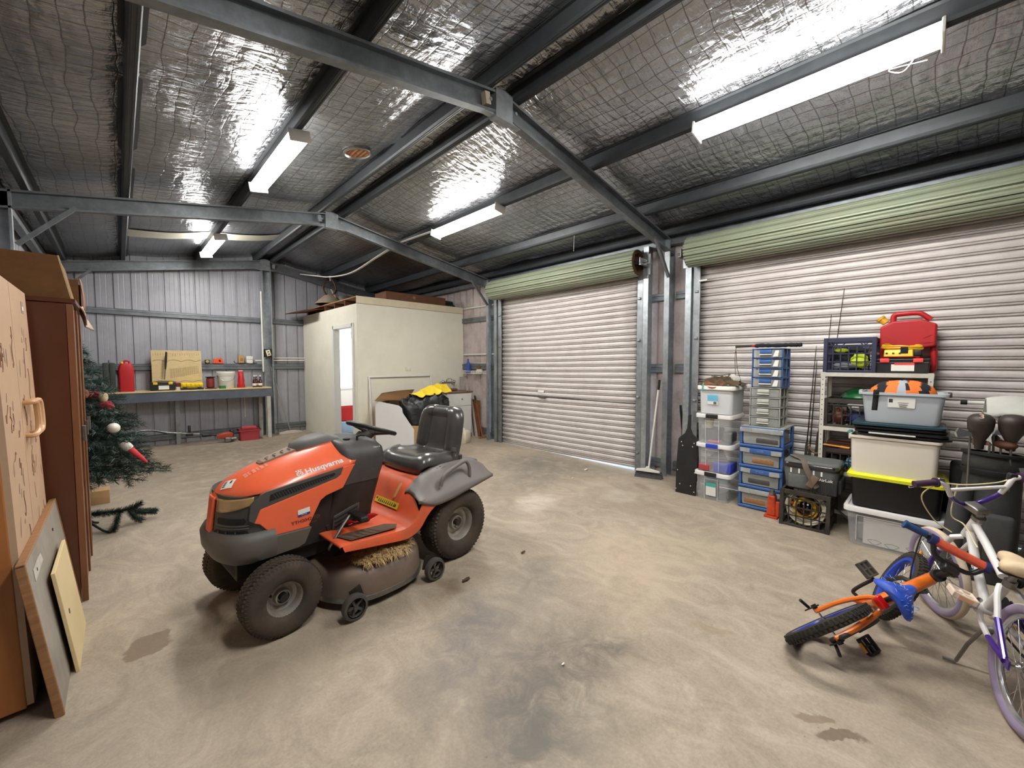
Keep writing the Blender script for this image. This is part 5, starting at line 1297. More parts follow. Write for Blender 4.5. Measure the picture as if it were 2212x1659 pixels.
M_teal = mat('teal_print', (70, 178, 170), .6, 0, .05, 8)
M_sky = mat('pale_blue_print', (110, 186, 220), .6, 0, .05, 8)
M_bar = mat('barcode_black', (30, 30, 32), .6, 0, .1, 8)
def ringb(cx, cy, w, d, z, r=.03):   # rounded rectangle: w along y, d along x
    return [Vector((cx + p.x, cy + p.y, z)) for p in rr_(-d / 2, d / 2, w / 2, 0, r, 4)]
def bin_(root, w, d, h, m, lidm=None, top=1.06, lid_h=.025, rim=.012, r=.035, name='body'):
    """tapered storage tub with thickness; origin at centre of the base"""
    th = .004
    mb = MB()
    ks = [(1 / top, 0), (1 / top + (1 - 1 / top) * .15, .012), (1, h)]
    outer = [ringb(0, 0, w * k, d * k, z, r) for k, z in ks] + [ringb(0, 0, w + rim * 2, d + rim * 2, h, r), ringb(0, 0, w + rim * 2, d + rim * 2, h - .018, r)]
    mb.loft(outer, caps=False)
    inner = [ringb(0, 0, w, d, h - .001, r), ringb(0, 0, w / top - th * 2, d / top - th * 2, th, r)]
    mb.loft(inner, caps=False)
    n = len(outer[0]); mb.add(outer[0], [tuple(range(n))[::-1]]); mb.add(inner[-1], [tuple(range(n))])
    o = mb.build(name, m, root, sharp=45)
    if lidm:
        mb = MB(); lw, ld = w + rim * 2 + .012, d + rim * 2 + .012
        mb.loft([ringb(0, 0, lw, ld, h - .016, r + .008), ringb(0, 0, lw, ld, h + lid_h - .008, r + .008), ringb(0, 0, lw - .014, ld - .014, h + lid_h, r), ringb(0, 0, lw - .05, ld - .05, h + lid_h, r), ringb(0, 0, lw - .06, ld - .06, h + lid_h - .008, r)])
        mb.build('lid', lidm, root, sharp=45)
    return o
def inside(name, lab, cat, mbld, m): return tag(mbld.build(name, m), lab, cat)
# ---- stack of four boxes
BXc, BYc = 4.655, 1.59
def clip(root, w, d, h, m, wd=.12):
    mb = MB(); mb.rbox((-d / 2 - .024, .01, h - .006), (.016, wd, .045), .005, 2); mb.build('clip', m, root)
def panel(root, w, d, h, x=None):
    """raised centre field on the front of the clear boxes"""
    mb = MB()
    for s in (-1, 1): mb.box((-d / 2 * .972 - .004, .01 + s * .065, h * .46), (.006, .004, h * .86), rot=(0, -.05, 0))
    mb.box((-d / 2 - .002, .01, h * .84), (.006, .134, .004)); mb.build('front_field', M_cloudy, root)
W4, D4 = .335, .38
b1 = thing('storage_box', 'clear lidded box at the bottom of the leftmost stack with white and teal label', 'storage box', (BXc, BYc, 0), group='boxes of the leftmost stack')
bin_(b1, W4, D4, .275, M_clear, M_lid); clip(b1, W4, D4, .285, M_black); panel(b1, W4, D4, .27)
mb = MB(); mb.box((-.192, .01, .115), (.003, .10, .13), rot=(0, -.05, 0)); mb.build('label', M_paper, b1)
mb = MB(); mb.box((-.196, .01, .165), (.003, .10, .035), rot=(0, -.05, 0)); write(mb, 'storage', frame((-.199, .01, .165), (0, -1, 0), (-.05, 0, 1)), .022); mb.build('label_band', M_teal, b1)
b2 = thing('storage_box', 'clear box second from the floor in the leftmost stack with blue clip', 'storage box', (BXc, BYc - .005, .303), group='boxes of the leftmost stack')
bin_(b2, W4 - .005, D4 - .01, .275, M_clear, M_lid); clip(b2, W4, D4 - .01, .285, mat('cobalt_clip', (48, 66, 190), .4)); panel(b2, W4, D4 - .01, .27)
b3 = thing('storage_box', 'clear box third from the floor in the leftmost stack holding a cream cup', 'storage box', (BXc, BYc, .606), group='boxes of the leftmost stack')
bin_(b3, W4, D4, .285, M_clear, M_lid); clip(b3, W4, D4, .295, M_black); panel(b3, W4, D4, .28)
b4 = thing('storage_box', 'cloudy white lidded box on top of the leftmost stack with blue label', 'storage box', (BXc + .01, BYc - .01, .92), group='boxes of the leftmost stack')
bin_(b4, W4, D4, .27, M_cloudy, mat('cream_lid', (230, 226, 216), .4), rim=.016)
mb = MB(); mb.box((-.1985, .025, .165), (.003, .10, .065), rot=(0, -.05, 0)); write(mb, 'storage box', frame((-.2015, .025, .165), (0, -1, 0), (-.05, 0, 1)), .015); mb.build('label', M_sky, b4)
mb = MB(); mb.box((-.196, .025, .116), (.003, .10, .035), rot=(0, -.05, 0)); mb.cur = 1
for k in range(6): mb.box((-.1985, -.012 + .005 * k, .116), (.003, .0025, .026), rot=(0, -.05, 0))
mb.build('barcode_label', [M_paper, M_bar], b4)
# contents
mb = MB(); mb.rbox((4.53, 1.60, .075), (.05, .10, .11), .01); inside('carton', 'dark upright packet inside the bottom clear box', 'packet', mb, M_olive)
mb = MB(); mb.box((4.56, 1.56, .215), (.12, .20, .035), rot=(0, .1, .1)); inside('blue_folder', 'pale blue folder inside the bottom clear box', 'folder', mb, M_sky)
mb = MB(); mb.rbox((4.66, 1.66, .08), (.2, .1, .14), .02); inside('grey_bundle', 'grey bundle at the left inside the bottom clear box', 'bundle', mb, M_dgr)
mb = MB(); mb.tube([(4.50, 1.44, .03), (4.52, 1.46, .10), (4.53, 1.43, .13)], .012, 6); inside('dark_hook', 'dark curved hook inside the bottom clear box', 'hook', mb, M_black)
mb = MB(); mb.rbox((4.58, 1.50, .36), (.2, .17, .10), .008); inside('blue_container', 'blue container inside the second clear box', 'container', mb, M_blue if False else mat('royal_blue_plastic', (58, 74, 178), .5))
mb = MB(); mb.rbox((4.57, 1.68, .34), (.2, .11, .06), .008); inside('red_container', 'red container inside the second clear box', 'container', mb, M_rcr)
rnd = random.Random(8)
for k in range(6):
    z = .43 + .02 * k; mb = MB(); mb.tube([(4.50 + .03 * k, 1.68 - .02 * k, z - .01), (4.55 + .02 * k, 1.46 + .02 * k, z)], .012, 7)
    inside('tool_shaft', 'one of the grey tools lying inside the second clear box', 'tool', mb, M_steel)['group'] = 'tools in the second clear box'
mb = MB(); mb.lathe([(.001, 0), (.035, 0), (.05, .08), (.053, .085), (.05, .09), (.045, .085), (.03, .01)], (4.54, 1.66, .76), 'z', 20); inside('cream_cup', 'cream cup inside the third clear box', 'cup', mb, mat('cream_ceramic', (228, 216, 180), .4))
mb = MB(); mb.rbox((4.53, 1.59, .628), (.05, .12, .02), .004); inside('pink_box', 'small pink box at the bottom of the third clear box', 'box', mb, mat('pink_card', (226, 96, 132), .6))
mb = MB(); mb.rbox((4.62, 1.64, .69), (.22, .16, .13), .02); inside('dark_case', 'dark case inside the third clear box', 'case', mb, M_dgr)
mb = MB(); mb.rbox((4.60, 1.47, .68), (.15, .1, .11), .02); inside('grey_case', 'grey case inside the third clear box', 'case', mb, M_steel)
# camouflage cloth and papers on top
M_camo = mat('camouflage_cloth', (92, 74, 50), .9, 0, .3, 14, dirt=(40, 44, 34), da=.9, ds=12)
def camo(a, b):
    x = -.17 + .34 * a; y = -.19 + .38 * b; e = max(abs(2 * a - 1), abs(2 * b - 1))
    return Vector((4.65 + x + .03 * nz((b * 4, a * 2, 3)), 1.57 + y + .03 * nz((a * 4, b * 4, 9)), 1.222 + max(.004, .085 * (1 - e ** 2) + .055 * fold(a * 1.1, b * 1.1, 6))))
heap(camo, 'camouflage_cloth', M_camo, 'crumpled camouflage cloth on top of the leftmost box stack', 'cloth', 40, 40)
mb = MB(); mb.cyl((4.72, 1.50, 1.30), (4.60, 1.42, 1.29), .034, n=18); mb.cyl((4.60, 1.42, 1.29), (4.594, 1.416, 1.289), .02, n=12); tag(mb.build('rolled_paper', M_white), 'rolled white sheet lying on the camouflage cloth', 'roll')
mb = MB(); mb.cyl((4.76, 1.72, 1.285), (4.70, 1.52, 1.31), .028, n=14); tag(mb.build('grey_roll', M_steel), 'grey rolled bundle behind the white roll on the camouflage cloth', 'roll')
mb = MB(); mb.tube(bez([(4.47, 1.70, 1.24), (4.452, 1.70, 1.21), (4.45, 1.70, 1.165)], 5), .008, 6); tag(mb.build('teal_strap', M_teal), 'short teal strap hanging over the white box lid', 'strap')
mb = MB(); mb.grid(lambda a, b: Vector((4.50 - .05 * a ** 2 + .01 * math.sin(b * 9), 1.72 - .21 * b, 1.244 - .035 * a + .012 * math.sin(b * 7 + a))), 8, 16); tag(mb.build('leather_flap', mat('tan_leather', (132, 76, 48), .6, 0, .2, 8), solid=.006), 'brown leather piece hanging over the white box lid', 'leather')
# ---- paddle shaped black board
t = thing('paddle_board', 'black paddle-shaped board with white rivets leaning by the leftmost box stack', 'board', (4.50, 1.88, 0), rot=(0, rad(5.5), 0))
mb = MB(); mb.prism([(.115, 0), (-.105, 0), (-.115, .3), (-.108, .60), (-.09, .625), (-.04, .67), (-.018, .73), (-.014, .88), (.014, .88), (.018, .73), (.045, .67), (.095, .63), (.108, .60), (.115, .3)], .02, frame((0, 0, 0), (0, -1, 0), (0, 0, 1)) @ Matrix.Translation((0, 0, 0)))
mb.build('board', M_black, t, bevel=.003, fix=True)
for (y, z) in ((.07, .57), (-.07, .57), (.055, .53), (-.055, .53), (.095, .25), (-.095, .25), (.06, .1), (-.06, .1), (.1, .04), (-.1, .04)):
    mb = MB(); mb.cyl((-.021, y, z), (-.024, y, z), .006, n=8); mb.build('rivet', M_white, t)
t = thing('golf_shaft', 'dark thin rod standing in the corner behind the black paddle board', 'rod', (5.10, 2.12, 0)); mb = MB(); mb.tube([(0, 0, 0), (.01, .10, .9)], .008, 8); mb.build('rod', M_woodd, t); mb = MB(); mb.tube([(.008, .07, .62), (.01, .10, .92)], .014, 8); mb.build('grip', M_blackm, t)
t = thing('timber_stake', 'second dark rod leaning beside the thin rod in the corner', 'rod', (5.09, 2.20, 0)); mb = MB(); mb.tube([(0, 0, 0), (.01, -.02, .86)], .010, 8); mb.build('rod', M_woodd, t)
t = thing('small_bracket', 'grey angled plate behind the neck of the black paddle board', 'bracket', (4.72, 1.83, .84)); mb = MB(); mb.box((0, 0, 0), (.012, .14, .13)); mb.build('plate', M_galvd, t); mb = MB(); mb.box((.03, 0, -.42), (.02, .02, .84)); mb.build('stem', M_black, t)
# white-handled broom by the column
t = thing('house_broom', 'broom with white pole and grey bristles leaning on the steel column', 'broom', (4.79, 2.47, 0))
mb = MB(); mb.tube([(0, 0, .12), (.10, -.06, 1.12)], .0115, 10); mb.build('pole', M_white, t)
mb = MB(); mb.tube([(.10, -.06, 1.115), (.112, -.067, 1.24)], .015, 10); mb.build('grip', M_blackm, t)
mb = MB(); mb.prism([(-.15, 0), (.15, 0), (.14, .022), (.03, .04), (.018, .065), (-.018, .065), (-.03, .04), (-.14, .022)], .035, frame((-.017, 0, .085), (.25, -.97, 0), (0, 0, 1))); mb.build('head', M_white, t, bevel=.004, fix=True)
mb = MB(); 
for i in range(26):
    for j in range(3):
        q = -.145 + .29 * i / 25; c = Vector((.25 * q - .01 + .012 * j, -.97 * q, .088)); d = Vector((.25 * q * .12 - .02 + .02 * j, -.97 * q * .10, -.088)); mb.cyl(c, c + d, .0052, .007, 5, False)
mb.build('bristles', mat('grey_bristles', (86, 88, 92), .8, 0, .2, 40), t)
# ---- drawer towers
t = thing('drawer_tower', 'tower of four wide blue framed drawers with torn silver tape', 'drawers', (4.70, 1.155, 0), group=None)
tw, td, ph = .355, .40, .204
for k in range(4):
    z = .006 + ph * k
    mb = MB()
    for s in (-1, 1):
        mb.bx(-td / 2, -td / 2 + .03, s * (tw / 2) - .012, s * (tw / 2) + .012, z, z + ph); mb.bx(td / 2 - .04, td / 2, s * tw / 2 - .012, s * tw / 2 + .012, z, z + ph); mb.bx(-td / 2, td / 2, s * tw / 2 - .01, s * tw / 2 + .01, z, z + .035)
    mb.bx(-td / 2, td / 2, -tw / 2, tw / 2, z + ph - .012, z + ph); mb.rbox((-td / 2 - .004, 0, z + .014), (.018, tw + .02, .026), .005, 2)
    mb.build('frame', M_bluep, t, bevel=.003)
    mb = MB(); mb.box((-td / 2 + .005 + .17, 0, z + .095), (.34, tw - .045, .13), top=1.03); dr = mb.build('drawer', M_dclear, t, bevel=.006)
    mb = MB(); mb.rbox((-td / 2 - .006, 0, z + .172), (.022, tw + .018, .046), .006, 2); mb.build('front_bar', M_bluep if k in (1, 2) else M_tapeg, dr)
    for s in (-1, 1):
        mb = MB(); mb.box((-td / 2 - .019, s * .125 * (1.08 if k == 2 else 1), z + .173 + .002 * s), (.003, .085, .042), rot=(.04 * s, 0, 0)); mb.build('tape', M_tapeg, dr)
    if k in (1, 2):
        mb = MB(); write(mb, 'V13R' if k == 2 else 'V 15A', frame((-td / 2 - .0185, .0, z + .174), (0, -1, .02), (0, 0, 1)), .026); mb.build('scrawl', mat('faint_chalk', (130, 150, 190), .8), dr)
    mb = MB(); mb.rbox((-.10, .04 - .03 * k, z + .075), (.2, .2, .06), .015); 
    mb.build('content', M_dgr if k % 2 else M_wood, dr)
mb = MB(); mb.bx(-td / 2 + .004, td / 2 + .004, -tw / 2 - .008, tw / 2 + .008, .817, .826); mb.build('top_sheet', M_greyp, t)
def tower(x, y, z0, w, d, n, ph, fm, lab, tabm, faded):
    t = thing('small_drawer_tower', lab, 'drawers', (x, y, z0))
    for k in range(n):
        z = ph * k
        mb = MB()
        for s in (-1, 1):
            mb.bx(-d / 2, d / 2, s * w / 2 - .005, s * w / 2 + .005, z, z + .012); mb.bx(-d / 2, -d / 2 + .022, s * w / 2 - .005, s * w / 2 + .005, z, z + ph); mb.bx(d / 2 - .03, d / 2, s * w / 2 - .006, s * w / 2 + .006, z, z + ph); mb.bx(.0, .03, s * w / 2 - .005, s * w / 2 + .005, z, z + ph)
        mb.bx(-d / 2 - .004, d / 2, -w / 2 - .006, w / 2 + .006, z + ph - .007, z + ph); mb.bx(d / 2 - .006, d / 2, -w / 2, w / 2, z, z + ph)
        mb.build('frame', fm, t, bevel=.002)
        mb = MB(); mb.box((-.008, 0, z + ph * .46), (d * .92, w - .016, ph * .82)); dr = mb.build('drawer', M_dclear, t, bevel=.004)
        mb = MB(); mb.rbox((-d / 2 - .008, .012, z + ph * .68), (.016, .10, .034), .004, 2); mb.build('handle_tab', tabm, dr)
        mb = MB(); mb.rbox((-d / 2 - .012, .012, z + ph * .38), (.014, .104, .010), .003, 2); mb.build('pull', M_white, dr)
        if faded:
            mb = MB(); mb.prism([(-.03, -.03), (.012, -.03), (.02, .03), (-.01, .03)][::1], .001, frame((-d / 2 + .0005 - .008 - .012, -w / 2 + .045, z + ph * .48), (0, -1, 0), (0, 0, 1))); mb.build('price_tag', M_paper, dr)
        else:
            mb = MB(); mb.rbox((-.02, 0, z + ph * .3), (d * .6, w * .7, ph * .35), .01); mb.build('content', M_steel, dr)
    return t
tower(4.69, 1.147, .826, .255, .28, 4, .096, M_greyp, 'four stacked grey shallow drawers standing on the wide blue drawers', mat('pale_grey_tab', (188, 188, 182), .5), False)
tower(4.69, 1.137, 1.212, .255, .28, 4, .0955, M_bluep, 'four stacked blue-edged shallow drawers at the top of the drawer tower', M_bluep, True)
t = thing('umbrella', 'folded black umbrella lying across the top of the drawer tower', 'umbrella', (4.64, 1.13, 1.625))
mb = MB(); rs = bez([(0, .14, 0), (0, .05, .002), (0, -.1, 0), (0, -.2, .002), (0, -.25, 0)], 5)
mb.tube([p + Vector((.004 * nz(p * 20), 0, .004 * nz(p * 17))) for p in rs], [.016 + .006 * abs(math.sin(i * 1.3)) for i in range(len(rs))], 9); mb.build('canopy', M_blackm, t)
mb = MB(); mb.tube([(0, .14, 0), (0, .32, -.004)], [.010, .012], 8); mb.build('handle', M_black, t)
mb = MB(); mb.cyl((0, .14, 0), (0, .165, 0), .013); mb.build('red_collar', M_red, t)
mb = MB(); mb.tube(bez([(0, .315, -.01), (0, .325, -.12), (-.01, .315, -.24), (-.02, .30, -.33), (-.01, .26, -.36), (0, .30, -.22), (0, .315, -.05)], 6), .0028, 5); mb.build('wrist_cord', M_blackm, t)
# red bottle jack
t = thing('bottle_jack', 'red-orange bottle jack on the floor before the blue drawers', 'jack', (4.40, 1.02, 0))
M_jack = mat('chipped_red_enamel', (206, 70, 36), .45, .1, .12, 8, dirt=(90, 50, 36), da=.6, ds=12)
mb = MB(); mb.rbox((0, 0, .010), (.11, .11, .02), .004, 2); mb.build('base', M_jack, t)
mb = MB(); mb.box((0, 0, .115), (.085, .075, .19), top=.82); mb.build('body', M_jack, t, bevel=.012)
mb = MB(); mb.cyl((0, 0, .21), (0, 0, .235), .03); mb.cyl((0, 0, .235), (0, 0, .26), .018); mb.build('ram', M_steel, t)
mb = MB(); mb.box((-.02, -.05, .09), (.03, .03, .14)); mb.build('pump_lever', M_jack, t, bevel=.005)
# ---- milk crates
def crate(name, lab, loc, w, d, h, m, cat='crate', rows=4, cols=6):
    t = thing(name, lab, cat, loc)
    mb = MB()
    for z, hh in ((h - .02, .04), (.01, .02)):
        for s in (-1, 1): mb.bx(-d / 2 - .006, d / 2 + .006, s * w / 2 - .010, s * w / 2 + .010, z - hh / 2, z + hh / 2); mb.bx(s * d / 2 - .010, s * d / 2 + .010, -w / 2 - .006, w / 2 + .006, z - hh / 2, z + hh / 2)
    for sx in (-1, 1):
        for sy in (-1, 1): mb.bx(sx * d / 2 - .016, sx * d / 2 + .012, sy * w / 2 - .018, sy * w / 2 + .012, 0, h)
    mb.build('rails_and_posts', m, t, bevel=.003)
    for sx in (-1, 1):
        mb = MB()
        for i in range(1, cols): y = -w / 2 + w * i / cols; mb.bx(sx * d / 2 - .004, sx * d / 2 + .004, y - .004, y + .004, .02, h * .78)
        for i in range(1, rows): z = .02 + (h * .78 - .02) * i / (rows - 1); mb.bx(sx * d / 2 - .004, sx * d / 2 + .004, -w / 2, w / 2, z - .005, z + .005)
        for s in (-1, 1): mb.box((sx * d / 2, s * w * .22, h * .86), (.007, .008, h * .22), rot=(.75 * s, 0, 0)); mb.box((sx * d / 2, s * w * .40, h * .86), (.007, .008, h * .22), rot=(-.75 * s, 0, 0))
        mb.build('lattice', m, t)
    for sy in (-1, 1):
        mb = MB()
        for i in range(1, cols): x = -d / 2 + d * i / cols; mb.bx(x - .004, x + .004, sy * w / 2 - .004, sy * w / 2 + .004, .02, h - .03)
        for i in range(1, rows): z = .02 + (h * .78 - .02) * i / (rows - 1); mb.bx(-d / 2, d / 2, sy * w / 2 - .004, sy * w / 2 + .004, z - .005, z + .005)
        mb.build('side_lattice', m, t)
    mb = MB()
    for i in range(8): mb.bx(-d / 2, d / 2, -w / 2 + w * (i + .5) / 8 - .008, -w / 2 + w * (i + .5) / 8 + .008, .004, .012)
    mb.build('base_slats', m, t)
    return t
M_dcr = mat('dusty_black_crate', (46, 42, 38), .6, 0, .15, 8, dirt=(92, 78, 62), da=.5, ds=6)
crate('milk_crate', 'dusty black milk crate of cables on the floor under the cooler bag', (4.46, .752, 0), .335, .36, .325, M_dcr)
M_hose = mat('pale_cable', (206, 198, 178), .5, 0, .08, 10)
M_ycab = mat('yellow_cable', (206, 164, 50), .5, 0, .12, 10)
def coil(name, lab, c, R, r, n, m, tilt, seed, squash=1.0, wob=.02):
    mb = MB(); rnd = random.Random(seed); pts = []
    for i in range(n * 24):
        a = 2 * PI * i / 24; k = i / (n * 24)
        rr2 = R * (1 - .18 * k + wob * math.sin(a * .37 + seed) * 3)
        pts.append(Vector((.06 * (k - .5) + wob * math.sin(a * .61 + seed), rr2 * math.cos(a), rr2 * squash * math.sin(a))))
    q = Euler(tilt).to_matrix(); mb.tube([q @ p + Vector(c) for p in pts], r, 7); return tag(mb.build(name, m), lab, 'cable')
coil('hose_coil', 'pale hose coiled inside the black milk crate', (4.36, .752, .165), .142, .009, 4, M_hose, (0, .15, 0), 1)
coil('yellow_cable', 'yellow cord bundled inside the black milk crate', (4.40, .77, .15), .085, .008, 5, M_ycab, (.3, .3, .4), 4, 1.0, .05)
coil('dark_cable', 'brown cord behind the yellow cord in the black milk crate', (4.48, .74, .14), .10, .010, 3, M_woodd, (.2, .5, .2), 7, .8, .04)
mb = MB(); mb.rbox((4.38, .85, .185), (.03, .03, .03), .006); tag(mb.build('orange_plug', mat('orange_plug', (226, 110, 50), .5)), 'orange plug inside the black milk crate', 'plug')
mb = MB(); mb.tube([(4.50, .55, .17), (4.60, .43, .03)], .009, 8); tag(mb.build('metal_rod', M_steel), 'metal rod poking out beside the black milk crate', 'rod')
# ---- cooler bag
M_cool = mat('grey_cooler_fabric', (98, 100, 98), .75, 0, .12, 20, .1, 90)
M_coold = mat('dark_cooler_fabric', (48, 48, 48), .7, 0, .15, 20, .1, 90)
t = thing('cooler_bag', 'grey soft cooler bag with shoulder strap on the black milk crate', 'cooler bag', (4.47, .725, .335))
mb = MB(); mb.loft([ringb(0, 0, w, d, z, .05) for z, w, d in ((0, .34, .30), (.01, .36, .31), (.14, .39, .33), (.19, .395, .335))]); mb.build('body', M_cool, t, sharp=60)
mb = MB(); mb.loft([ringb(0, 0, w, d, z, .05) for z, w, d in ((.19, .405, .345), (.225, .405, .345), (.235, .39, .33))]); mb.build('zip_band', mat('glossy_black_band', (36, 34, 34), .18, 0, .1, 8, coat=.6), t, sharp=50)
mb = MB(); mb.loft([ringb(0, 0, w, d, z, .05) for z, w, d in ((.235, .395, .335), (.25, .385, .325), (.255, .36, .30))]); mb.build('lid', M_cool, t, sharp=60)
mb = MB(); mb.rbox((-.158, .07, .07), (.02, .17, .12), .008); mb.build('front_pocket', M_cool, t)
mb = MB(); mb.box((-.160, -.10, .06), (.014, .18, .13)); 
for k in range(12): mb.box((-.168, -.18 + .0145 * k, .05), (.006, .005, .11))
mb.build('mesh_pocket', M_coold, t)
mb = MB()
for y in (.135, .075, -.03, -.085): mb.box((-.169, y, .165), (.004, .012, .04))
mb.build('reflective_tab', M_paper, t)
mb = MB(); mb.rbox((0, -.20, .06), (.22, .03, .12), .012); mb.build('side_pocket', M_coold, t)
mb = MB(); write(mb, 'AirLok', frame((-.169, -.115, .115), (0, -1, 0), (0, 0, 1)), .034, bold=.0008); mb.build('brand_print', M_paper, t)
mb = MB(); sp_ = bez([(.05, .17, .262), (-.05, .13, .268), (-.15, .05, .262), (-.20, 0.02, .21), (-.20, -.02, .12), (-.185, -.06, .045)], 8)
mb.tube(sp_, [.024] * len(sp_), 8, flat=.16); mb.build('shoulder_strap', mat('taupe_webbing', (112, 98, 86), .8, 0, .1, 30), t, sharp=60)
mb = MB(); mb.rbox((-.197, -.028, .095), (.02, .055, .11), .006, rot=(.45, 0, 0)); mb.build('strap_pad', mat('brown_pad', (120, 100, 82), .8), t)
# ---- fishing rods
M_rod = mat('dark_rod', (44, 38, 36), .4, 0, .2, 20)
for i, (y0, x0, y1, z1, gy, lab) in enumerate(((.875, 4.83, .825, 1.62, 0, 'leftmost fishing rod leaning on the wide door'), (.845, 4.86, .815, 1.48, 0, 'second fishing rod from the left leaning on the wide door'), (.80, 4.84, .715, 1.92, 0, 'tall fishing rod third from the left leaning on the wide door'), (.80, 4.985, .625, 2.16, 0, 'tallest thin fishing rod leaning nearest the navy crate'))):
    t = thing('fishing_rod', lab, 'fishing rod', (0, 0, 0), group='fishing rods beside the shelf')
    a, b = Vector((x0, y0, .02)), Vector((4.992, y1, z1))
    mb = MB(); mb.tube([a.lerp(b, .2), a.lerp(b, .6), b], [.0075, .005, .0028], 6); mb.build('blank', M_rod, t)
    mb = MB(); mb.tube([a, a.lerp(b, .22), a.lerp(b, .40)], [.014, .016, .012], 8); mb.build('handle', mat('cork_dark_grip', (64, 56, 48), .8) if i == 0 else bpy.data.materials['cork_dark_grip'], t)
    mb = MB()
    for f in (.55, .7, .82, .97):
        c = a.lerp(b, f) + Vector((-.012, 0, 0)); mb.tube([c + Vector((0, .006 * math.cos(q), .006 * math.sin(q))) for q in [2 * PI * k / 10 for k in range(10)]], .0015, 5, closed=True)
    mb.build('line_guides', M_steel, t)
t = thing('garden_fork', 'small brass hook leaning beside the shelf leg', 'hook', (4.72, .765, .60)); mb = MB(); mb.tube(bez([(0, .05, .07), (0, .02, .02), (0, -.01, .0), (0, -.05, .015), (0, -.02, -.05), (0, -.03, -.09)], 5), .006, 6); mb.build('hook', mat('brass', (196, 156, 90), .35, .7, .1, 9), t); t.name = 'brass_hook'
# ---- metal shelf
M_shelf = mat('cream_shelf_metal', (208, 206, 194), .45, .1, .05, 5, dirt=(150, 144, 130), da=.4, ds=6)
t = thing('shelf_unit', 'cream slotted metal shelf unit behind the tubs', 'shelf', (0, 0, 0))
sx0, sx1, sy0, sy1 = 4.60, 4.97, .0, .72
for x in (sx0, sx1):
    for y in (sy0, sy1):
        sgx = 1 if x == sx0 else -1; sgy = 1 if y == sy0 else -1
        mb = MB(); mb.bx(x, x + .003 * sgx, y, y + .034 * sgy, 0, 1.372); mb.bx(x, x + .034 * sgx, y, y + .003 * sgy, 0, 1.372)
        mb.build('leg', M_shelf, t)
        mb = MB()
        for k in range(30): mb.cyl((x - .0008 * sgx, y + .018 * sgy, .03 + .0455 * k), (x + .0005 * sgx, y + .018 * sgy, .03 + .0455 * k), .0045, n=8)
        mb.build('slots', M_ink, t)
for z in (.12, .47, .865, 1.352):
    mb = MB(); mb.bx(sx0 + .004, sx1 - .004, sy0 + .004, sy1 - .004, z + .012, z + .016)
    mb.bx(sx0 - .001, sx0 + .002, sy0, sy1, z - .018, z + .016); mb.bx(sx1 - .002, sx1 + .001, sy0, sy1, z - .018, z + .016); mb.bx(sx0, sx1, sy0, sy0 + .003, z - .018, z + .016); mb.bx(sx0, sx1, sy1 - .003, sy1, z - .018, z + .016)
    mb.build('shelf_board', M_shelf, t)
# navy crate on top with clothes
M_navy = mat('navy_crate_plastic', (42, 46, 72), .5, 0, .12, 8)
crate('milk_crate', 'navy milk crate of clothes on top of the shelf unit', (4.785, .53, 1.370), .33, .33, .305, M_navy)
def cloth_blob(name, lab, c, r, m, seed, cat='clothing'):
    mb = MB(); 
    def f(a, b):
        th, ph = 2 * PI * a, PI * b
        d = Vector((math.sin(ph) * math.cos(th), math.sin(ph) * math.sin(th), math.cos(ph)))
        k = 1 + .22 * nz(d * 2.2 + Vector((seed, 0, 0))) + .16 * fold(d.x + d.z * .5, d.y + d.z * .3, seed)
        return Vector((c[0] + d.x * r[0] * k, c[1] + d.y * r[1] * k, c[2] + d.z * r[2] * k))
    mb.grid(f, 36, 20); return tag(mb.build(name, m, weld=.0005), lab, cat)
M_dkc = mat('dark_clothing', (34, 34, 40), .9, 0, .3, 14)
M_hiv = mat('hi_vis_yellow', (206, 226, 50), .7, 0, .08, 10)
M_hio = mat('hi_vis_orange', (240, 122, 52), .75, 0, .06, 10)
cloth_blob('dark_clothing', 'dark folded clothing filling the navy crate', (4.80, .54, 1.50), (.13, .14, .11), M_dkc, 3)
cloth_blob('yellow_vest', 'fluorescent yellow vest in the front right of the navy crate', (4.672, .46, 1.475), (.035, .06, .065), M_hiv, 5)
cloth_blob('yellow_strap', 'fluorescent yellow strap end at the top of the navy crate', (4.665, .585, 1.565), (.02, .05, .018), M_hiv, 8, 'strap')
cloth_blob('grey_cloth', 'grey shiny cloth at the bottom of the navy crate', (4.675, .56, 1.425), (.035, .09, .03), mat('grey_cloth', (110, 112, 118), .5, 0, .2, 12), 9)
# toolbox, power board, red can
t = thing('toolbox', 'black toolbox with red latches on top of the shelf unit', 'toolbox', (4.735, .195, 1.370), rad(-90)); M_rlat = mat('coral_red_latch', (236, 78, 72), .45)
toolbox(t, .345, .20, .13, M_black, M_rlat)
mb = MB(); mb.box((.02, -.099, .075), (.12, .003, .016)); mb.build('label_band', M_rlat, t)
t = thing('power_board', 'yellow power board on the black toolbox', 'power board', (4.68, .215, 1.508), rot=(0, 0, 0))
mb = MB(); mb.loft([ringb(0, 0, w, d, z, .008) for z, w, d in ((0, .18, .075), (.05, .175, .06), (.056, .165, .05))]); mb.build('body', M_yellow, t, sharp=40)
mb = MB(); mb.box((-.031, -.035, .05), (.02, .045, .05), rot=(0, -.1, 0)); mb.build('switch_cover', M_blackm, t)
mb = MB(); mb.rbox((.0, -.115, .026), (.055, .05, .05), .008); mb.build('end_plug', M_black, t)
for k in range(3):
    mb = MB(); mb.cyl((-.0375, .07 - .04 * k, .025), (-.0395, .07 - .04 * k, .025), .008, n=8); mb.build('socket', M_ink, t)
mb = MB(); pts = []
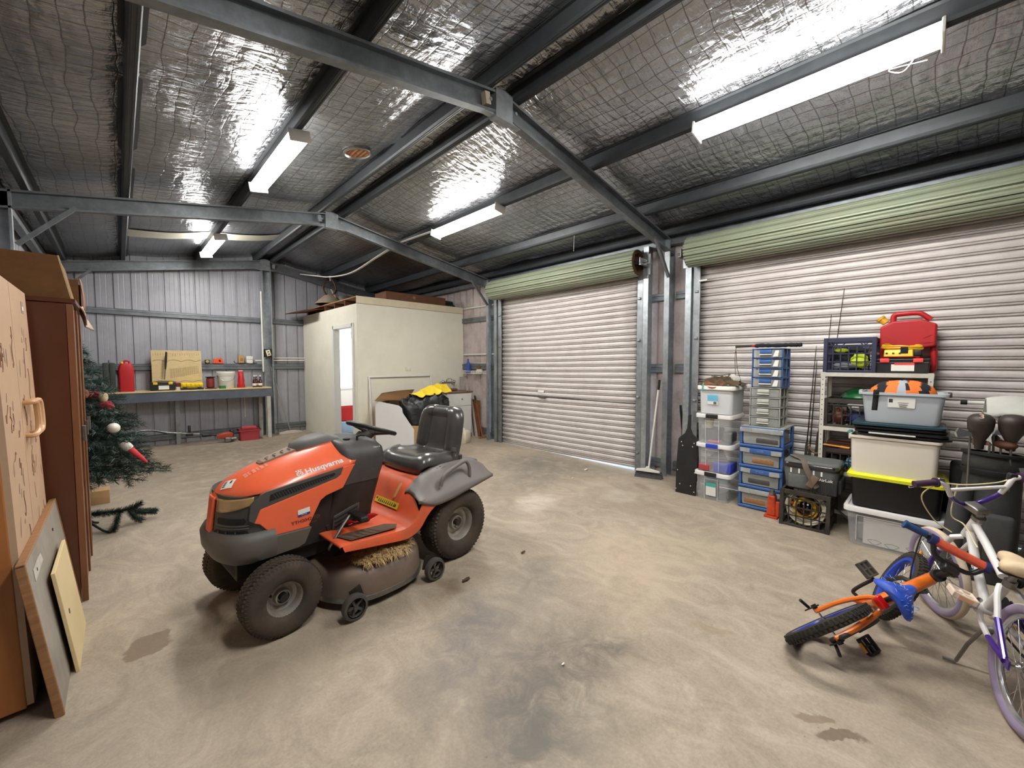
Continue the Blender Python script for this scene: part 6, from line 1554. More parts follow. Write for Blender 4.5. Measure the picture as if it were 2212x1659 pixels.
for i in range(3 * 30):
    a = 2 * PI * i / 30; k = i / 90; pts.append(Vector((4.76 + (.085 + .012 * math.sin(a * .5)) * math.sin(a), .20 + (.125 - .008 * k) * math.cos(a), 1.578 + .022 * k + .014 * math.sin(a + .6) + .006 * math.sin(a * 3))))
mb.tube(pts, .0085, 8); tag(mb.build('extension_lead', mat('yellow_lead', (226, 176, 40), .45, 0, .06, 9)), 'coiled yellow extension lead above the yellow power board', 'cable')
mb = MB(); mb.sphere((4.66, .36, 1.53), (.02, .03, .018), 12, 8); tag(mb.build('wooden_knob', M_wood), 'round wooden knob at the left end of the toolbox', 'knob')
t = thing('jerry_can', 'large red flat fuel can behind the black toolbox on the shelf unit', 'fuel can', (4.885, .165, 1.370), rot=(rad(-1.5), 0, 0))
mb = MB()
def canp(poly, x0, x1, m_=None): mb.prism(poly, x1 - x0, frame((x1, 0, 0), (0, -1, 0), (0, 0, 1)))
OUT = [(-.172, .10), (-.172, .395), (-.09, .475), (.085, .475), (.178, .40), (.172, .05), (.10, .05), (.10, .12), (.07, .215), (-.172, .10)][:-1]
canp([(-.172, .0), (-.172, .40), (-.09, .445), (.085, .445), (.178, .40), (.17, .225), (.155, .215), (.10, .205), (.085, .13), (.08, .02), (.06, .0)], -.06, .06); mb.build('can_body', M_red, t, bevel=.016, seg=3, fix=True)
mb = MB(); mb.tube(bez([(0, .09, .44), (0, .085, .495), (0, .05, .505), (0, -.05, .505), (0, -.09, .49), (0, -.14, .44)], 5), .021, 10); mb.build('top_handle', M_red, t)
mb = MB(); mb.tube(bez([(0, -.155, .24), (0, -.16, .12), (0, -.155, .03), (0, -.12, .005), (0, -.08, .02)], 5), .022, 10); mb.rbox((0, -.13, .03), (.10, .07, .07), .012); mb.build('side_handle', M_red, t)
mb = MB(); mb.cyl((0, .135, .44), (0, .165, .47), .03, .028, 16); mb.cyl((0, .165, .47), (0, .178, .485), .034, .034, 12); mb.build('yellow_cap', mat('amber_cap', (226, 168, 40), .4), t)
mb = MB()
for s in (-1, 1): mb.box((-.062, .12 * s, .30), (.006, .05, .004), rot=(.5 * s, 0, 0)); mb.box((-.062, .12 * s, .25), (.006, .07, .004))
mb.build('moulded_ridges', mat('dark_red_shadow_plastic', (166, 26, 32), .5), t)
# shelf contents
crate('milk_crate', 'black milk crate of boots and bags on the middle shelf', (4.79, .50, .883), .36, .32, .25, M_dcr, rows=3)
mb = MB(); mb.lathe([(.14, 0), (.142, .01), (.11, .06), (.05, .095), (.001, .10)], (4.82, .46, 1.135), 'z', 32); tag(mb.build('green_bowl', mat('dark_green_gloss', (28, 96, 54), .25, 0, .1, 8, coat=.4)), 'upturned dark green bowl on the middle shelf crate', 'bowl')
cloth_blob('white_bag', 'crumpled white plastic bag in the middle shelf crate', (4.79, .44, 1.06), (.12, .10, .06), mat('white_bag_film', (206, 206, 204), .35, 0, .1, 9), 12, 'bag')
cloth_blob('blue_cloth', 'dark blue cloth in the middle shelf crate', (4.74, .44, .96), (.09, .09, .06), mat('dark_blue_cloth', (34, 46, 104), .8, 0, .15, 9), 14)
cloth_blob('brown_boot', 'brown leather boot in the left of the middle shelf crate', (4.72, .59, .975), (.07, .05, .075), mat('brown_leather', (104, 62, 44), .6, 0, .2, 12), 16, 'boot')
crate('milk_crate', 'dark brown milk crate on the lower shelf', (4.79, .50, .487), .36, .32, .20, mat('brown_black_crate', (54, 40, 36), .6, 0, .15, 8), rows=3)
mb = MB(); mb.tube([(4.60, .68, .715), (4.62, .56, .705)], .007, 8); mb.tube([(4.62, .56, .705), (4.63, .50, .70)], .010, 8); tag(mb.build('orange_rod', mat('orange_rod', (220, 150, 60), .5)), 'orange rod lying on the lower shelf crate', 'rod')
for k in range(3):
    mb = MB(); mb.box((4.70 + .03 * k, .5, .70 - .0 * k + .014 * k), (.10, .34, .012)); tag(mb.build('thin_board', M_woodd), f'{["bottom", "middle", "top"][k]} of three thin dark boards on the lower shelf crate', 'board', 'thin boards on the lower shelf crate')
cloth_blob('blue_bundle', 'pale blue bundle in the lower shelf crate', (4.70, .48, .56), (.06, .05, .05), M_sky, 20, 'bundle')
# ---- right stack of tubs
BY = .19
t = thing('long_storage_bin', 'long clear lidded bin on the floor under the black tub', 'storage box', (4.385, .19, 0))
bin_(t, .53, .385, .29, M_clear, M_lid, top=1.1, rim=.014)
mb = MB(); 
for s in (-1, 1): mb.box((-.190, s * .20, .14), (.005, .004, .20), rot=(0, -.06, 0))
mb.box((-.197, 0, .245), (.005, .404, .004)); mb.build('front_field', M_cloudy, t)
t = thing('drawing_sheet', 'white printed sheet standing inside the long clear bin', 'sheet', (4.235, .16, .01), rot=(0, -.06, 0)); mb = MB(); mb.box((0, 0, .12), (.003, .38, .22)); mb.build('sheet', M_paper, t)
mb = MB()
for k, (y, z) in enumerate(((.12, .035), (.02, .03), (-.10, .04))):
    mb.tube([(-.0025, y + .035 * math.cos(q) * (1 + .3 * math.sin(3 * q)), z + .018 * math.sin(q)) for q in [2 * PI * i / 16 for i in range(16)]], .0016, 4, closed=True)
mb.build('line_drawing', M_ink, t)
mb = MB(); mb.rbox((4.42, .20, .10), (.30, .40, .16), .03); tag(mb.build('grey_bundle', M_steel), 'grey bundle filling the long clear bin', 'bundle')
t = thing('black_tub', 'black ribbed tub with yellow lid on the long clear bin', 'storage box', (4.40, .18, .317))
bin_(t, .52, .40, .245, M_black if False else mat('deep_black_plastic', (16, 16, 17), .4, 0, .1, 8), None, top=1.07, rim=.008)
mb = MB(); 
for k in range(5): mb.box((-.192, .16 - .085 * k, .12), (.006, .006, .19), rot=(0, -.06, 0))
mb.build('rib', bpy.data.materials['deep_black_plastic'], t)
mb = MB(); M_lime = mat('lemon_lid', (226, 226, 40), .4, 0, .05, 6); lw, ld = .565, .445
mb.loft([ringb(0, 0, lw, ld, .232, .045), ringb(0, 0, lw + .005, ld + .005, .255, .045), ringb(0, 0, lw - .03, ld - .03, .272, .04), ringb(0, 0, lw - .06, ld - .06, .272, .04), ringb(0, 0, lw - .07, ld - .07, .264, .04)]); mb.build('lid', M_lime, t, sharp=45)
t = thing('white_tub', 'large off-white tub on the yellow lid', 'storage box', (4.40, .20, .582))
bin_(t, .50, .39, .30, mat('off_white_plastic', (224, 216, 202), .4, 0, .03, 4), None, top=1.05, rim=.012)
for s in (-1, 1):
    mb = MB(); mb.rbox((0, s * .268, .27), (.12, .018, .05), .006); mb.build('handle', bpy.data.materials['off_white_plastic'], t)
mb = MB(); mb.rbox((-.01, .272, .30), (.10, .03, .02), .006); mb.build('teal_clip', mat('teal_clip', (60, 130, 140), .5), t)
lid0 = None
for k, (dx, dy, z, lab) in enumerate(((0.03, -.03, .886, 'bottom black lid lying on the off-white tub'), (.01, -.02, .913, 'second black lid from the bottom on the off-white tub'), (.02, -.01, .940, 'third black lid from the bottom on the off-white tub'), (0, .0, .966, 'topmost dark teal lid under the clear grey tub'))):
    t = thing('tub_lid', lab, 'lid', (4.40 + dx, .185 + dy, z), rad((1, -1.5, .5, 0)[k]), group='loose lids between the two upper tubs')
    mb = MB(); m = mat('dark_teal_lid', (34, 60, 70), .4) if k == 3 else bpy.data.materials['deep_black_plastic']
    mb.loft([ringb(0, 0, .50, .41, 0, .04), ringb(0, 0, .52, .43, .004, .04), ringb(0, 0, .52, .43, .018, .04), ringb(0, 0, .49, .40, .024, .035)]); mb.build('plate', m, t, sharp=40)
mb = MB(); mb.box((4.20, .21, .9535 - .04), (.05, .26, .008)); tag(mb.build('pale_strip', M_white), 'pale flat strip stuck between the black lids', 'strip')
t = thing('clear_tub', 'cloudy grey open tub holding orange vests at the top of the right stack', 'storage box', (4.40, .165, .993))
M_gtub = mat('cloudy_grey_plastic', (190, 198, 204), .35, 0, .03, 4, alpha=.9)
bin_(t, .46, .38, .235, M_gtub, None, top=1.14, rim=.016)
mb = MB(); mb.rbox((-.188, .0, .160), (.003, .15, .075), .001, 1, rot=(0, -.1, 0)); mb.build('label', M_paper, t)
mb = MB(); mb.box((-.190, .058, .175), (.003, .022, .028), rot=(0, -.1, 0)); 
for k in range(4): mb.box((-.1895, -.01, .175 - .014 * k), (.003, .07 - .01 * k, .003), rot=(0, -.1, 0))
mb.build('label_print', M_ink, t)
for s in (-1, 1):
    mb = MB(); mb.rbox((.0, s * .25, .225), (.10, .022, .035), .006); mb.build('handle', M_greyp if s > 0 else M_dgr, t)
def vest(a, b):
    th = 2 * PI * a; r = b
    return Vector((4.41 + .14 * math.cos(th) * math.sin(r * PI / 2), .17 + .19 * math.sin(th) * math.sin(r * PI / 2), 1.20 + .115 * math.cos(r * PI / 2) ** .8 + .012 * fold(a * 3, b, 3)))
mb = MB(); nu, nv = 48, 14
mb.grid(vest, nu, nv)
for i in range(nu):
    for j in range(nv):
        c = vest((i + .5) / nu, (j + .5) / nv); y = c.y - .17
        k = 0 if (.02 < y < .085 or -.10 < y < -.035 or y > .14 or y < -.15) else 1
        if abs(y + .002) < .022 and c.x < 4.40: k = 2
        mb.mi[i * nv + j] = k
tag(mb.build('safety_vest', [M_hio, M_dkc, mat('grey_lining', (170, 174, 182), .7)], sharp=180, solid=.004), 'orange and black safety vest heaped in the cloudy grey tub', 'vest')
mb = MB(); mb.grid(lambda a, b: Vector((4.205 - .012 * math.sin(PI * min(1, a * 3)) * (1 if a < .33 else 1) - .002 + .025 * max(0, a - .1) * 1.2 * (1 if a > .1 else 0), .305 + .034 * (b - .5) + .012 * a, 1.245 - .20 * max(0, a - .06))), 14, 2); tag(mb.build('black_strap', M_blackm, solid=.003), 'black webbing strap hanging over the front of the cloudy grey tub', 'strap')
# ---- golf bag and things in the right corner
t = thing('golf_bag', 'dark grey golf bag standing behind the white bicycle', 'golf bag', (4.17, -.27, 0), rot=(rad(2), rad(4), 0))
M_gb = mat('charcoal_bag_fabric', (56, 56, 56), .75, 0, .15, 8, .15, 30, dirt=(84, 80, 74), da=.4)
mb = MB(); mb.loft([[Vector((.12 * k * math.cos(a), .14 * k * math.sin(a), z)) for a in [2 * PI * i / 28 for i in range(28)]] for z, k in ((0, .95), (.02, 1), (.3, 1.02), (.6, .97), (.74, .95), (.75, 1.03), (.80, 1.03), (.84, 1.0))], caps=True); mb.build('body', M_gb, t, sharp=60)
mb = MB(); mb.lathe([(.14, .70), (.15, .72), (.15, .735), (.14, .74)], n=28); mb.lathe([(.145, .83), (.152, .835), (.152, .85), (.12, .852)], n=28); mb.build('collar', M_blackm, t)
for y, z, s in ((-.04, .30, .9), (.06, .22, .7)):
    mb = MB(); mb.rbox((-.12, y, z), (.07, .16 * s, .36 * s), .03); mb.build('pocket', M_gb, t)
mb = MB(); mb.tube(bez([(-.10, -.13, .78), (-.20, -.17, .62), (-.22, -.18, .4), (-.14, -.15, .2)], 6), .035, 8, flat=.35); mb.build('shoulder_strap', M_gb, t)
def club(lab, y, x, z, kind, rz):
    c = thing('golf_club', lab, 'golf club', (4.17 + x - .04, -.27 + y, .60), rz, group='golf clubs in the bag')
    h = z - .60
    mb = MB(); mb.tube([(0, 0, 0), (.0, 0, h)], .006, 8); mb.build('shaft', M_steel, c)
    mb = MB()
    if kind == 'iron': mb.prism([(-.01, 0), (.075, -.012), (.085, .02), (.07, .05), (0, .02)], .012, frame((0, .006, h - .01), (1, 0, 0), (0, 0, 1)))
    else: mb.sphere((.03, 0, h + .02), (.06, .045, .028), 18, 10)
    mb.build('head', M_chrome if kind == 'iron' else M_woodd, c, fix=True); return c
club('golf iron standing at the left edge of the bag', .09, -.06, .98, 'iron', 2.2)
club('golf iron hidden behind the numbered head cover', .0, .0, .92, 'iron', 1.2)
club('golf iron at the right of the numbered head cover', -.05, .02, .94, 'iron', .4)
club('golf wood at the right edge of the bag', -.09, -.01, .90, 'wood', .8)
club('golf iron beside the second head cover', -.02, .05, .99, 'iron', -.8)
def cover(lab, x, y, z, num):
    c = thing('head_cover', lab, 'head cover', (x, y, z), rot=(0, rad(-14), 0)); M_hc = mat('brown_black_leatherette', (58, 50, 46), .5, 0, .15, 10) if 'brown_black_leatherette' not in bpy.data.materials else bpy.data.materials['brown_black_leatherette']
    mb = MB(); mb.loft([[Vector((.058 * k * math.cos(a), .062 * k * math.sin(a), zz)) for a in [2 * PI * i / 24 for i in range(24)]] for zz, k in ((-.16, .35), (-.10, .42), (-.07, .62), (-.02, .95), (.03, 1.02), (.055, .98), (.075, .70), (.08, .3))]); mb.build('cover', M_hc, c, sharp=70)
    if num:
        mb = MB(); write(mb, num, frame((-.034, 0, .0775), (0, -1, .0), (.86, 0, .45)) @ Matrix.Translation((0, 0, .002)), .055, bold=.001); mb.build('number', mat('tan_number', (186, 160, 130), .6), c)
    return c
cover('dark head cover marked with a tan 3 above the golf bag', 4.10, -.225, 1.035, '3')
cover('plain dark head cover to the right of the numbered one', 4.12, -.36, 1.04, None)
t = thing('white_pipe', 'white tube with black end lying behind the golf clubs', 'pipe', (4.62, -.23, 1.155)); mb = MB(); mb.tube([(0, .06, 0), (0, -.28, .004)], .014, 10); mb.build('tube', M_white, t); mb = MB(); mb.tube([(0, .085, 0), (0, .05, 0)], .018, 10); mb.build('end_cap', M_blackm, t)
t = thing('shade_cloth', 'pale grey fabric heaped on the stand at the right edge behind the golf bag', 'fabric', (4.45, -.46, 1.12))
mb = MB(); mb.grid(lambda a, b: Vector((-.16 + .32 * b + .01 * nz((a * 4, b * 4, 1)), .20 - .42 * a, .11 - .12 * abs(2 * b - 1) ** 2 * 1 - .06 * a * a + .012 * fold(a * 2, b * 2, 5) - .09 * max(0, .25 - a))), 24, 18); mb.build('cloth', mat('pale_grey_canvas', (196, 196, 188), .8, 0, .08, 8), t, solid=.012)
t = thing('plastic_stand', 'white plastic stand holding the pale fabric in the right corner', 'stand', (4.57, -.46, 0))
for dx in (-.12, .12):
    for dy in (-.16, .16):
        mb = MB(); mb.box((dx, dy, .54), (.025, .025, 1.08)); mb.build('leg', M_white, t)
mb = MB(); mb.bx(-.15, .15, -.2, .2, 1.06, 1.09); mb.bx(-.13, .13, -.17, .17, .5, .515); mb.build('top', M_white, t)
t = thing('dark_bundle', 'dark bundle lying on the floor between the tubs and the golf bag', 'bundle', (4.62, -.15, 0)); mb = MB(); mb.rbox((0, 0, .24), (.22, .16, .48), .05); mb.build('bag', M_blackm, t); mb = MB(); mb.rbox((-.02, -.02, .60), (.2, .12, .20), .03); mb.build('flap', M_coold, t)
t = thing('grey_tube_bag', 'long grey fabric tube leaning between the black tub and the golf bag', 'tube bag', (4.06, -.115, .0)); mb = MB(); mb.tube(bez([(0, 0, .02), (.02, -.02, .3), (.07, -.05, .62)], 6), .055, 12); mb.build('tube', M_gb, t)
# ================================================================== BICYCLES
M_bwh = mat('white_bike_paint', (232, 230, 228), .3, 0, .03, 6, coat=.4, dirt=(206, 200, 188), da=.25, ds=7)
M_purp = mat('metallic_purple_paint', (70, 34, 140), .25, .2, .12, 8, coat=.5)
M_lav = mat('lavender_sidewall', (150, 136, 162), .75, 0, .1, 10, dirt=(120, 104, 104), da=.35, ds=9)
M_crm = mat('cream_tread', (214, 196, 172), .8, 0, .1, 12, dirt=(150, 122, 92), da=.5, ds=8)
M_rims = mat('silver_bike_rim', (206, 208, 212), .25, .8, .06, 9)
M_bor = mat('orange_bike_paint', (238, 120, 34), .3, 0, .04, 6, coat=.4, dirt=(150, 84, 40), da=.35, ds=9)
M_bbl = mat('blue_bike_paint', (40, 74, 186), .3, 0, .08, 8, coat=.3)
M_sadb = mat('blue_saddle_pattern', (44, 84, 196), .5, 0, .35, 26)
def axes(n):
    n = Vector(n).normalized(); a = Vector((0, 0, 1)); a = (a - n * a.dot(n)).normalized(); return a, n.cross(a), n
def wheel(root, name, c, n, R, rt, tm, sm_, rm, spokes=28, knob=0):
    c = Vector(c); e1, e2, n = axes(n)
    mb = MB(); N = 56; K = 14
    prof = [(R - rt + rt * math.cos(a), rt * 1.02 * math.sin(a)) for a in [2 * PI * k / K for k in range(K)]]
    vs = [c + (e1 * math.cos(2 * PI * i / N) + e2 * math.sin(2 * PI * i / N)) * r + n * h for i in range(N) for r, h in prof]
    fs = []; mi = []
    for i in range(N):
        for k in range(K):
            fs.append((i * K + k, i * K + (k + 1) % K, ((i + 1) % N) * K + (k + 1) % K, ((i + 1) % N) * K + k)); a = 2 * PI * (k + .5) / K
            mi.append(0 if math.cos(a) > .45 else 1)
    mb.add(vs, fs, True); mb.mi = mi
    if knob:
        mb.cur = 0
        for i in range(N):
            th = 2 * PI * (i + .5) / N; d = e1 * math.cos(th) + e2 * math.sin(th); tg = n.cross(d)
            for h in (-.55, 0, .55):
                rr3 = R - rt + rt * math.sqrt(1 - h * h) ; q = Matrix((tg, n, d)).transposed()
                th2 = th + (PI / N if h == 0 else 0); d2 = e1 * math.cos(th2) + e2 * math.sin(th2); q = Matrix((n.cross(d2), n, d2)).transposed()
                mb.box(c + d2 * rr3 + n * h * rt, (.013, .011, .007), rot=q)
    w = mb.build(name, [tm, sm_], root, sharp=50, fix=True)
    mb = MB(); ri = R - 2 * rt + .004
    kx = 1.9 if knob else 1.0; pr = [(ri + .006, -.011 * kx), (ri - .012, -.010 * kx), (ri - .018, 0), (ri - .012, .010 * kx), (ri + .006, .011 * kx)]
    vs = [c + (e1 * math.cos(2 * PI * i / N) + e2 * math.sin(2 * PI * i / N)) * r + n * h for i in range(N) for r, h in pr]; k5 = 5
    mb.add(vs, [(i * k5 + k, i * k5 + k + 1, ((i + 1) % N) * k5 + k + 1, ((i + 1) % N) * k5 + k) for i in range(N) for k in range(4)], True); mb.build('rim', rm, w, sharp=60)
    mb = MB()
    for i in range(spokes):
        a = 2 * PI * i / spokes; b = a + (.9 if i % 4 < 2 else -.9); s = 1 if i % 2 else -1
        p0 = c + (e1 * math.cos(b) + e2 * math.sin(b)) * .018 + n * .022 * s; p1 = c + (e1 * math.cos(a) + e2 * math.sin(a)) * (ri - .012)
        mb.tube([p0, p1], .0014, 4, caps=False)
    mb.build('spokes', M_chrome, w)
    mb = MB(); mb.cyl(c - n * .03, c + n * .03, .013); mb.cyl(c - n * .05, c + n * .05, .005, n=8); mb.cyl(c - n * .026, c - n * .022, .022); mb.cyl(c + n * .026, c + n * .022, .022); mb.build('hub', M_chrome, w)
    return w
def steer_mtx(h, ax, d): return Matrix.Translation(h) @ Matrix.Rotation(d, 4, Vector(ax)) @ Matrix.Translation(-Vector(h))
def pedal(root, c, ax, m, sz=(.085, .075, .02), refl=None):
    """cage pedal centred at c, axle direction ax"""
    c = Vector(c); a = Vector(ax).normalized(); f = Vector((1, 0, 0)); f = (f - a * f.dot(a)).normalized(); u = a.cross(f)
    Q = Matrix((f, a, u)).transposed(); mb = MB()
    L_, W_2, H_ = sz
    for s in (-1, 1): mb.box(c + f * s * (L_ / 2 - .006), (.012, W_2, H_), rot=Q); mb.box(c + a * s * (W_2 / 2 - .005), (L_, .010, H_), rot=Q)
    mb.box(c, (.016, W_2, H_ * .8), rot=Q); mb.box(c, (L_, .010, H_ * .7), rot=Q)
    o = mb.build('pedal', m, root, bevel=.004)
    if refl:
        for s in (-1, 1):
            mb = MB(); mb.box(c + f * s * (L_ / 2 + .001), (.002, W_2 * .55, H_ * .6), rot=Q); mb.build('reflector', refl, o)
    return o
M_amb = mat('amber_reflector', (240, 150, 20), .2, 0, .15, 20, coat=.6)
# ---------------- white and purple bicycle on its kickstand
wb = thing('bicycle', 'white and purple bicycle with lavender tyres at the right edge', 'bicycle', (2.522, -.274, 0), rot=(rad(5.7), 0, .278))
HB, HT2 = Vector((.650, 0, .566)), Vector((.580, 0, .668))
axs = (HT2 - HB).normalized(); S = steer_mtx(HB, axs, .25); SB = steer_mtx(HB, axs, .40)
wheel(wb, 'rear_wheel', (0, 0, .2475), (0, 1, 0), .2475, .023, M_crm, M_lav, M_rims)
fwn = S.to_3x3() @ Vector((0, 1, 0)); fwc = Vector((.886, .0, .2475))
fw_ = wheel(wb, 'front_wheel', fwc, fwn, .2465, .023, M_crm, M_lav, M_rims)
e1, e2, n_ = axes(fwn)
mb = MB(); mb.sphere(fwc + e2 * .135 + e1 * .02 + n_ * .012, (.012, .012, .038), 10, 8); mb.build('spoke_reflector', M_amb, fw_)
BBx, BBz = .353, .310
mb = MB(); mb.tube([HB - axs * .01, HT2 + axs * .005], .0225, 14)
mb.tube([(.600, 0, .640), (.45, 0, .58), (.28, 0, .505)], .0165, 12); mb.tube([(.630, 0, .590), (.50, 0, .45), (BBx, 0, BBz + .01)], .0185, 12)
mb.tube([(BBx, 0, BBz), (.28, 0, .42), (.222, 0, .51)], .017, 12); mb.cyl((BBx, -.036, BBz), (BBx, .036, BBz), .024)
mb.build('frame', M_bwh, wb, sharp=50)
for s in (-1, 1):
    mb = MB(); mb.tube(bez([(.245, .018 * s, .475), (.20, .038 * s, .45), (.13, .052 * s, .37)], 5), .011, 9); mb.tube(bez([(.335, .025 * s, BBz - .015), (.26, .045 * s, .285), (.16, .055 * s, .266)], 5), .011, 9); o = mb.build('rear_stay', M_bwh, wb)
    mb = MB(); mb.tube([(.13, .052 * s, .37), (.015, .058 * s, .255)], .0108, 9); mb.tube([(.16, .055 * s, .266), (.015, .058 * s, .248)], .0108, 9); mb.box((.0, .058 * s, .25), (.04, .006, .035)); mb.build('purple_stay_end', M_purp, o)
def S_(p): return S @ Vector(p)
def B_(p): return SB @ Vector(p)
Fa = lambda s: fwc + fwn * .05 * s
for s in (-1, 1):
    q0, q1 = S_((.672, .048 * s, .535)), Fa(s); qm = q0.lerp(q1, .5) + Vector((.012, 0, .022))
    mb = MB(); mb.tube([S_((.662, .012 * s, .545)), q0, q0.lerp(qm, .9)], .0135, 10); o = mb.build('fork_leg', M_bwh, wb)
    mb = MB(); mb.tube([q0.lerp(qm, .85), qm, qm.lerp(q1, .5) + Vector((.006, 0, .006)), q1], .013, 10); mb.build('purple_fork_end', M_purp, o)
cl = HT2 + axs * .045 + Vector((.06, 0, .03))
mb = MB(); mb.tube([HT2, HT2 + axs * .05], .014, 10); mb.rbox(B_((HT2 + axs * .05 + cl) / 2), (.085, .055, .035), .008, rot=SB.to_3x3() @ Euler((0, -.25, 0)).to_matrix()); mb.cyl(HT2 - axs * .002, HT2 + axs * .02, .025); mb.build('stem', M_steel, wb)
for s in (-1, 1):
    c0 = lambda x, y, z: B_(cl + Vector((x, y * s, z)))
    mb = MB(); mb.tube(bez([c0(0, 0, 0), c0(0, .04, .004), c0(-.02, .085, .035), c0(-.035, .105, .06)], 6), .0115, 10); o = mb.build('handlebar_half', M_purp, wb)
    mb = MB(); mb.tube(bez([c0(-.035, .105, .06), c0(-.05, .125, .10), c0(-.055, .145, .132), c0(-.055, .175, .14)], 6), .0115, 10); mb.build('white_riser', M_bwh, o)
    mb = MB(); mb.tube([c0(-.055, .175, .14), c0(-.062, .275, .14)], .0165, 12); mb.tube([c0(-.055, .172, .14), c0(-.0555, .180, .14)], .024, 12); mb.build('grip', mat('aubergine_grip', (64, 38, 66), .7, 0, .15, 12), o)
    mb = MB(); mb.tube(bez([c0(-.04, .155, .13), c0(.0, .19, .112), c0(.0, .26, .105)], 5), .006, 7); mb.rbox(c0(-.045, .150, .138), (.035, .03, .04), .006); mb.build('brake_lever', M_chrome if s > 0 else M_black, o)
mb = MB(); mb.tube([B_(cl + Vector((-.048, .125, .095))), B_(cl + Vector((-.048, -.125, .095)))], .009, 10); mb.build('crossbar', M_bwh, wb)
M_cab = mat('cream_brake_cable', (230, 218, 172), .5)
mb = MB(); mb.tube(bez([B_(cl + Vector((-.03, .15, .13))), B_(cl + Vector((.06, .17, .03))), S_((.74, .09, .60)), S_((.71, .03, .545))], 8), .0032, 6); mb.build('brake_cable', M_cab, wb)
mb = MB(); mb.tube(bez([B_(cl + Vector((-.03, .14, .13))), B_(cl + Vector((-.04, .05, .115))), B_(cl + Vector((-.04, -.08, .115))), B_(cl + Vector((-.04, -.15, .13)))], 6), .0032, 6); mb.build('brake_cable', M_cab, wb)
mb = MB(); mb.tube(bez([B_(cl + Vector((-.02, .06, .11))), S_((.66, .06, .66)), (.60, .035, .62), (.45, .03, .56)], 8), .0032, 6); mb.build('brake_cable', M_cab, wb)
mb = MB(); mb.tube([(.222, 0, .50), (.20, 0, .56)], .012, 10); mb.cyl((.228, 0, .485), (.220, 0, .515), .021); mb.build('seat_post', M_steel, wb)
M_sad = mat('cream_saddle', (226, 202, 164), .55, 0, .06, 8, dirt=(150, 116, 108), da=.4, ds=9)
mb = MB(); secs = []
for x, w1, z0, z1 in ((.30, .014, .585, .602), (.285, .030, .575, .622), (.24, .038, .57, .628), (.19, .050, .565, .628), (.14, .080, .565, .636), (.095, .090, .57, .644), (.07, .078, .585, .644), (.058, .035, .60, .634)):
    secs.append([Vector((x, w1 * math.cos(a), (z0 + z1) / 2 + (z1 - z0) / 2 * math.copysign(abs(math.sin(a)) ** .7, math.sin(a)))) for a in [2 * PI * k / 18 for k in range(18)]])
mb.loft(secs); o = mb.build('saddle', M_sad, wb, sharp=70)
mb = MB(); mb.loft([[Vector((p.x, p.y * 1.01, min(p.z, .582))) for p in q] for q in secs[1:-1]]); mb.build('saddle_underside', M_blackm, o)
mb = MB(); mb.cyl((BBx, .05, BBz), (BBx, -.05, BBz), .014); mb.build('bottom_axle', M_chrome, wb)
for s, (dx, dz) in ((1, (-.105, .075)), (-1, (.105, -.075))):
    mb = MB(); mb.tube([(BBx, .045 * s, BBz), (BBx + dx * .5, .06 * s, BBz + dz * .5), (BBx + dx, .066 * s, BBz + dz)], .010, 8); o = mb.build('crank', M_chrome, wb)
    p = pedal(wb, (BBx + dx, .122 * s, BBz + dz), (.1, 1, .25 * s), mat('cream_pedal', (232, 214, 196), .5, 0, .05, 9), (.10, .085, .028), mat('pale_orange_reflector', (222, 168, 124), .4))
mb = MB(); mb.lathe([(.02, -.056), (.075, -.056), (.078, -.054), (.075, -.050), (.02, -.050)], (BBx, 0, BBz), 'y', 36); mb.build('chain_ring', M_blackm, wb)
mb = MB(); mb.tube([(BBx, -.053, BBz + .076), (0, -.053, .275), (-.03, -.053, .2475), (0, -.053, .222), (BBx, -.053, BBz - .076)], .005, 5); mb.build('chain', M_blackm, wb)
mb = MB(); mb.rbox((.17, -.066, .325), (.36, .008, .06), .003, 2, rot=(0, -.16, 0)); mb.build('chain_guard', M_purp, wb)
mb = MB(); mb.tube([(.225, .045, .27), (.30, .055, .14), (.365, .055, .014)], .0075, 8); mb.tube([(.365, .055, .010), (.372, .098, .006)], .008, 8); mb.cyl((.225, .01, .275), (.225, .05, .265), .016); mb.build('kickstand', M_steel, wb)
mb = MB(); write(mb, 'VS', frame((.475, .0205, .430), (.70, 0, .70), (-.70, 0, .70)), .045, bold=.001); mb.build('frame_decal', M_ink, wb)
# ---------------- orange and blue child's bicycle tipped onto its side
SC_ = 1.07
ob = thing('bicycle', "small orange and blue child's bicycle tipped over in front of the white one", 'bicycle', (2.479, .325, .163), rot=(.773, -.066, -.373)); ob.scale = (1, 1, 1)
def s3(*p): return Vector(p) * SC_
M_blkt = mat('black_knobbly_rubber', (40, 36, 32), .85, 0, .2, 12, dirt=(84, 72, 54), da=.4, ds=8)
wheel(ob, 'rear_wheel', (0, 0, 0), (0, 1, 0), .195 * SC_, .025, M_blkt, M_blkt, M_bbl, 20, 1)
HTo = s3(.47, 0, .27); Ao = Vector((-math.cos(1.166), 0, math.sin(1.166))); So = steer_mtx(HTo, Ao, .516)
fc = So @ s3(.47 + .142, 0, 0); fn_ = So.to_3x3() @ Vector((0, 1, 0))
wheel(ob, 'front_wheel', fc, fn_, .195 * SC_, .025, M_blkt, M_blkt, M_bbl, 20, 1)
mb = MB(); mb.tube([s3(.47, 0, .27) + Ao * .02, s3(.47, 0, .27) - Ao * .10], .021, 12); mb.tube([s3(.465, 0, .25), s3(.32, 0, .215), s3(.15, 0, .17)], [.026, .028, .024], 12); mb.tube([s3(.50, 0, .18), s3(.40, 0, .06), s3(.30, 0, -.005)], .02, 12)
mb.tube([s3(.30, 0, -.005), s3(.22, 0, .10), s3(.145, 0, .20)], .017, 12); mb.cyl(s3(.30, -.034, -.005), s3(.30, .034, -.005), .026); mb.build('frame', M_bor, ob, sharp=60)
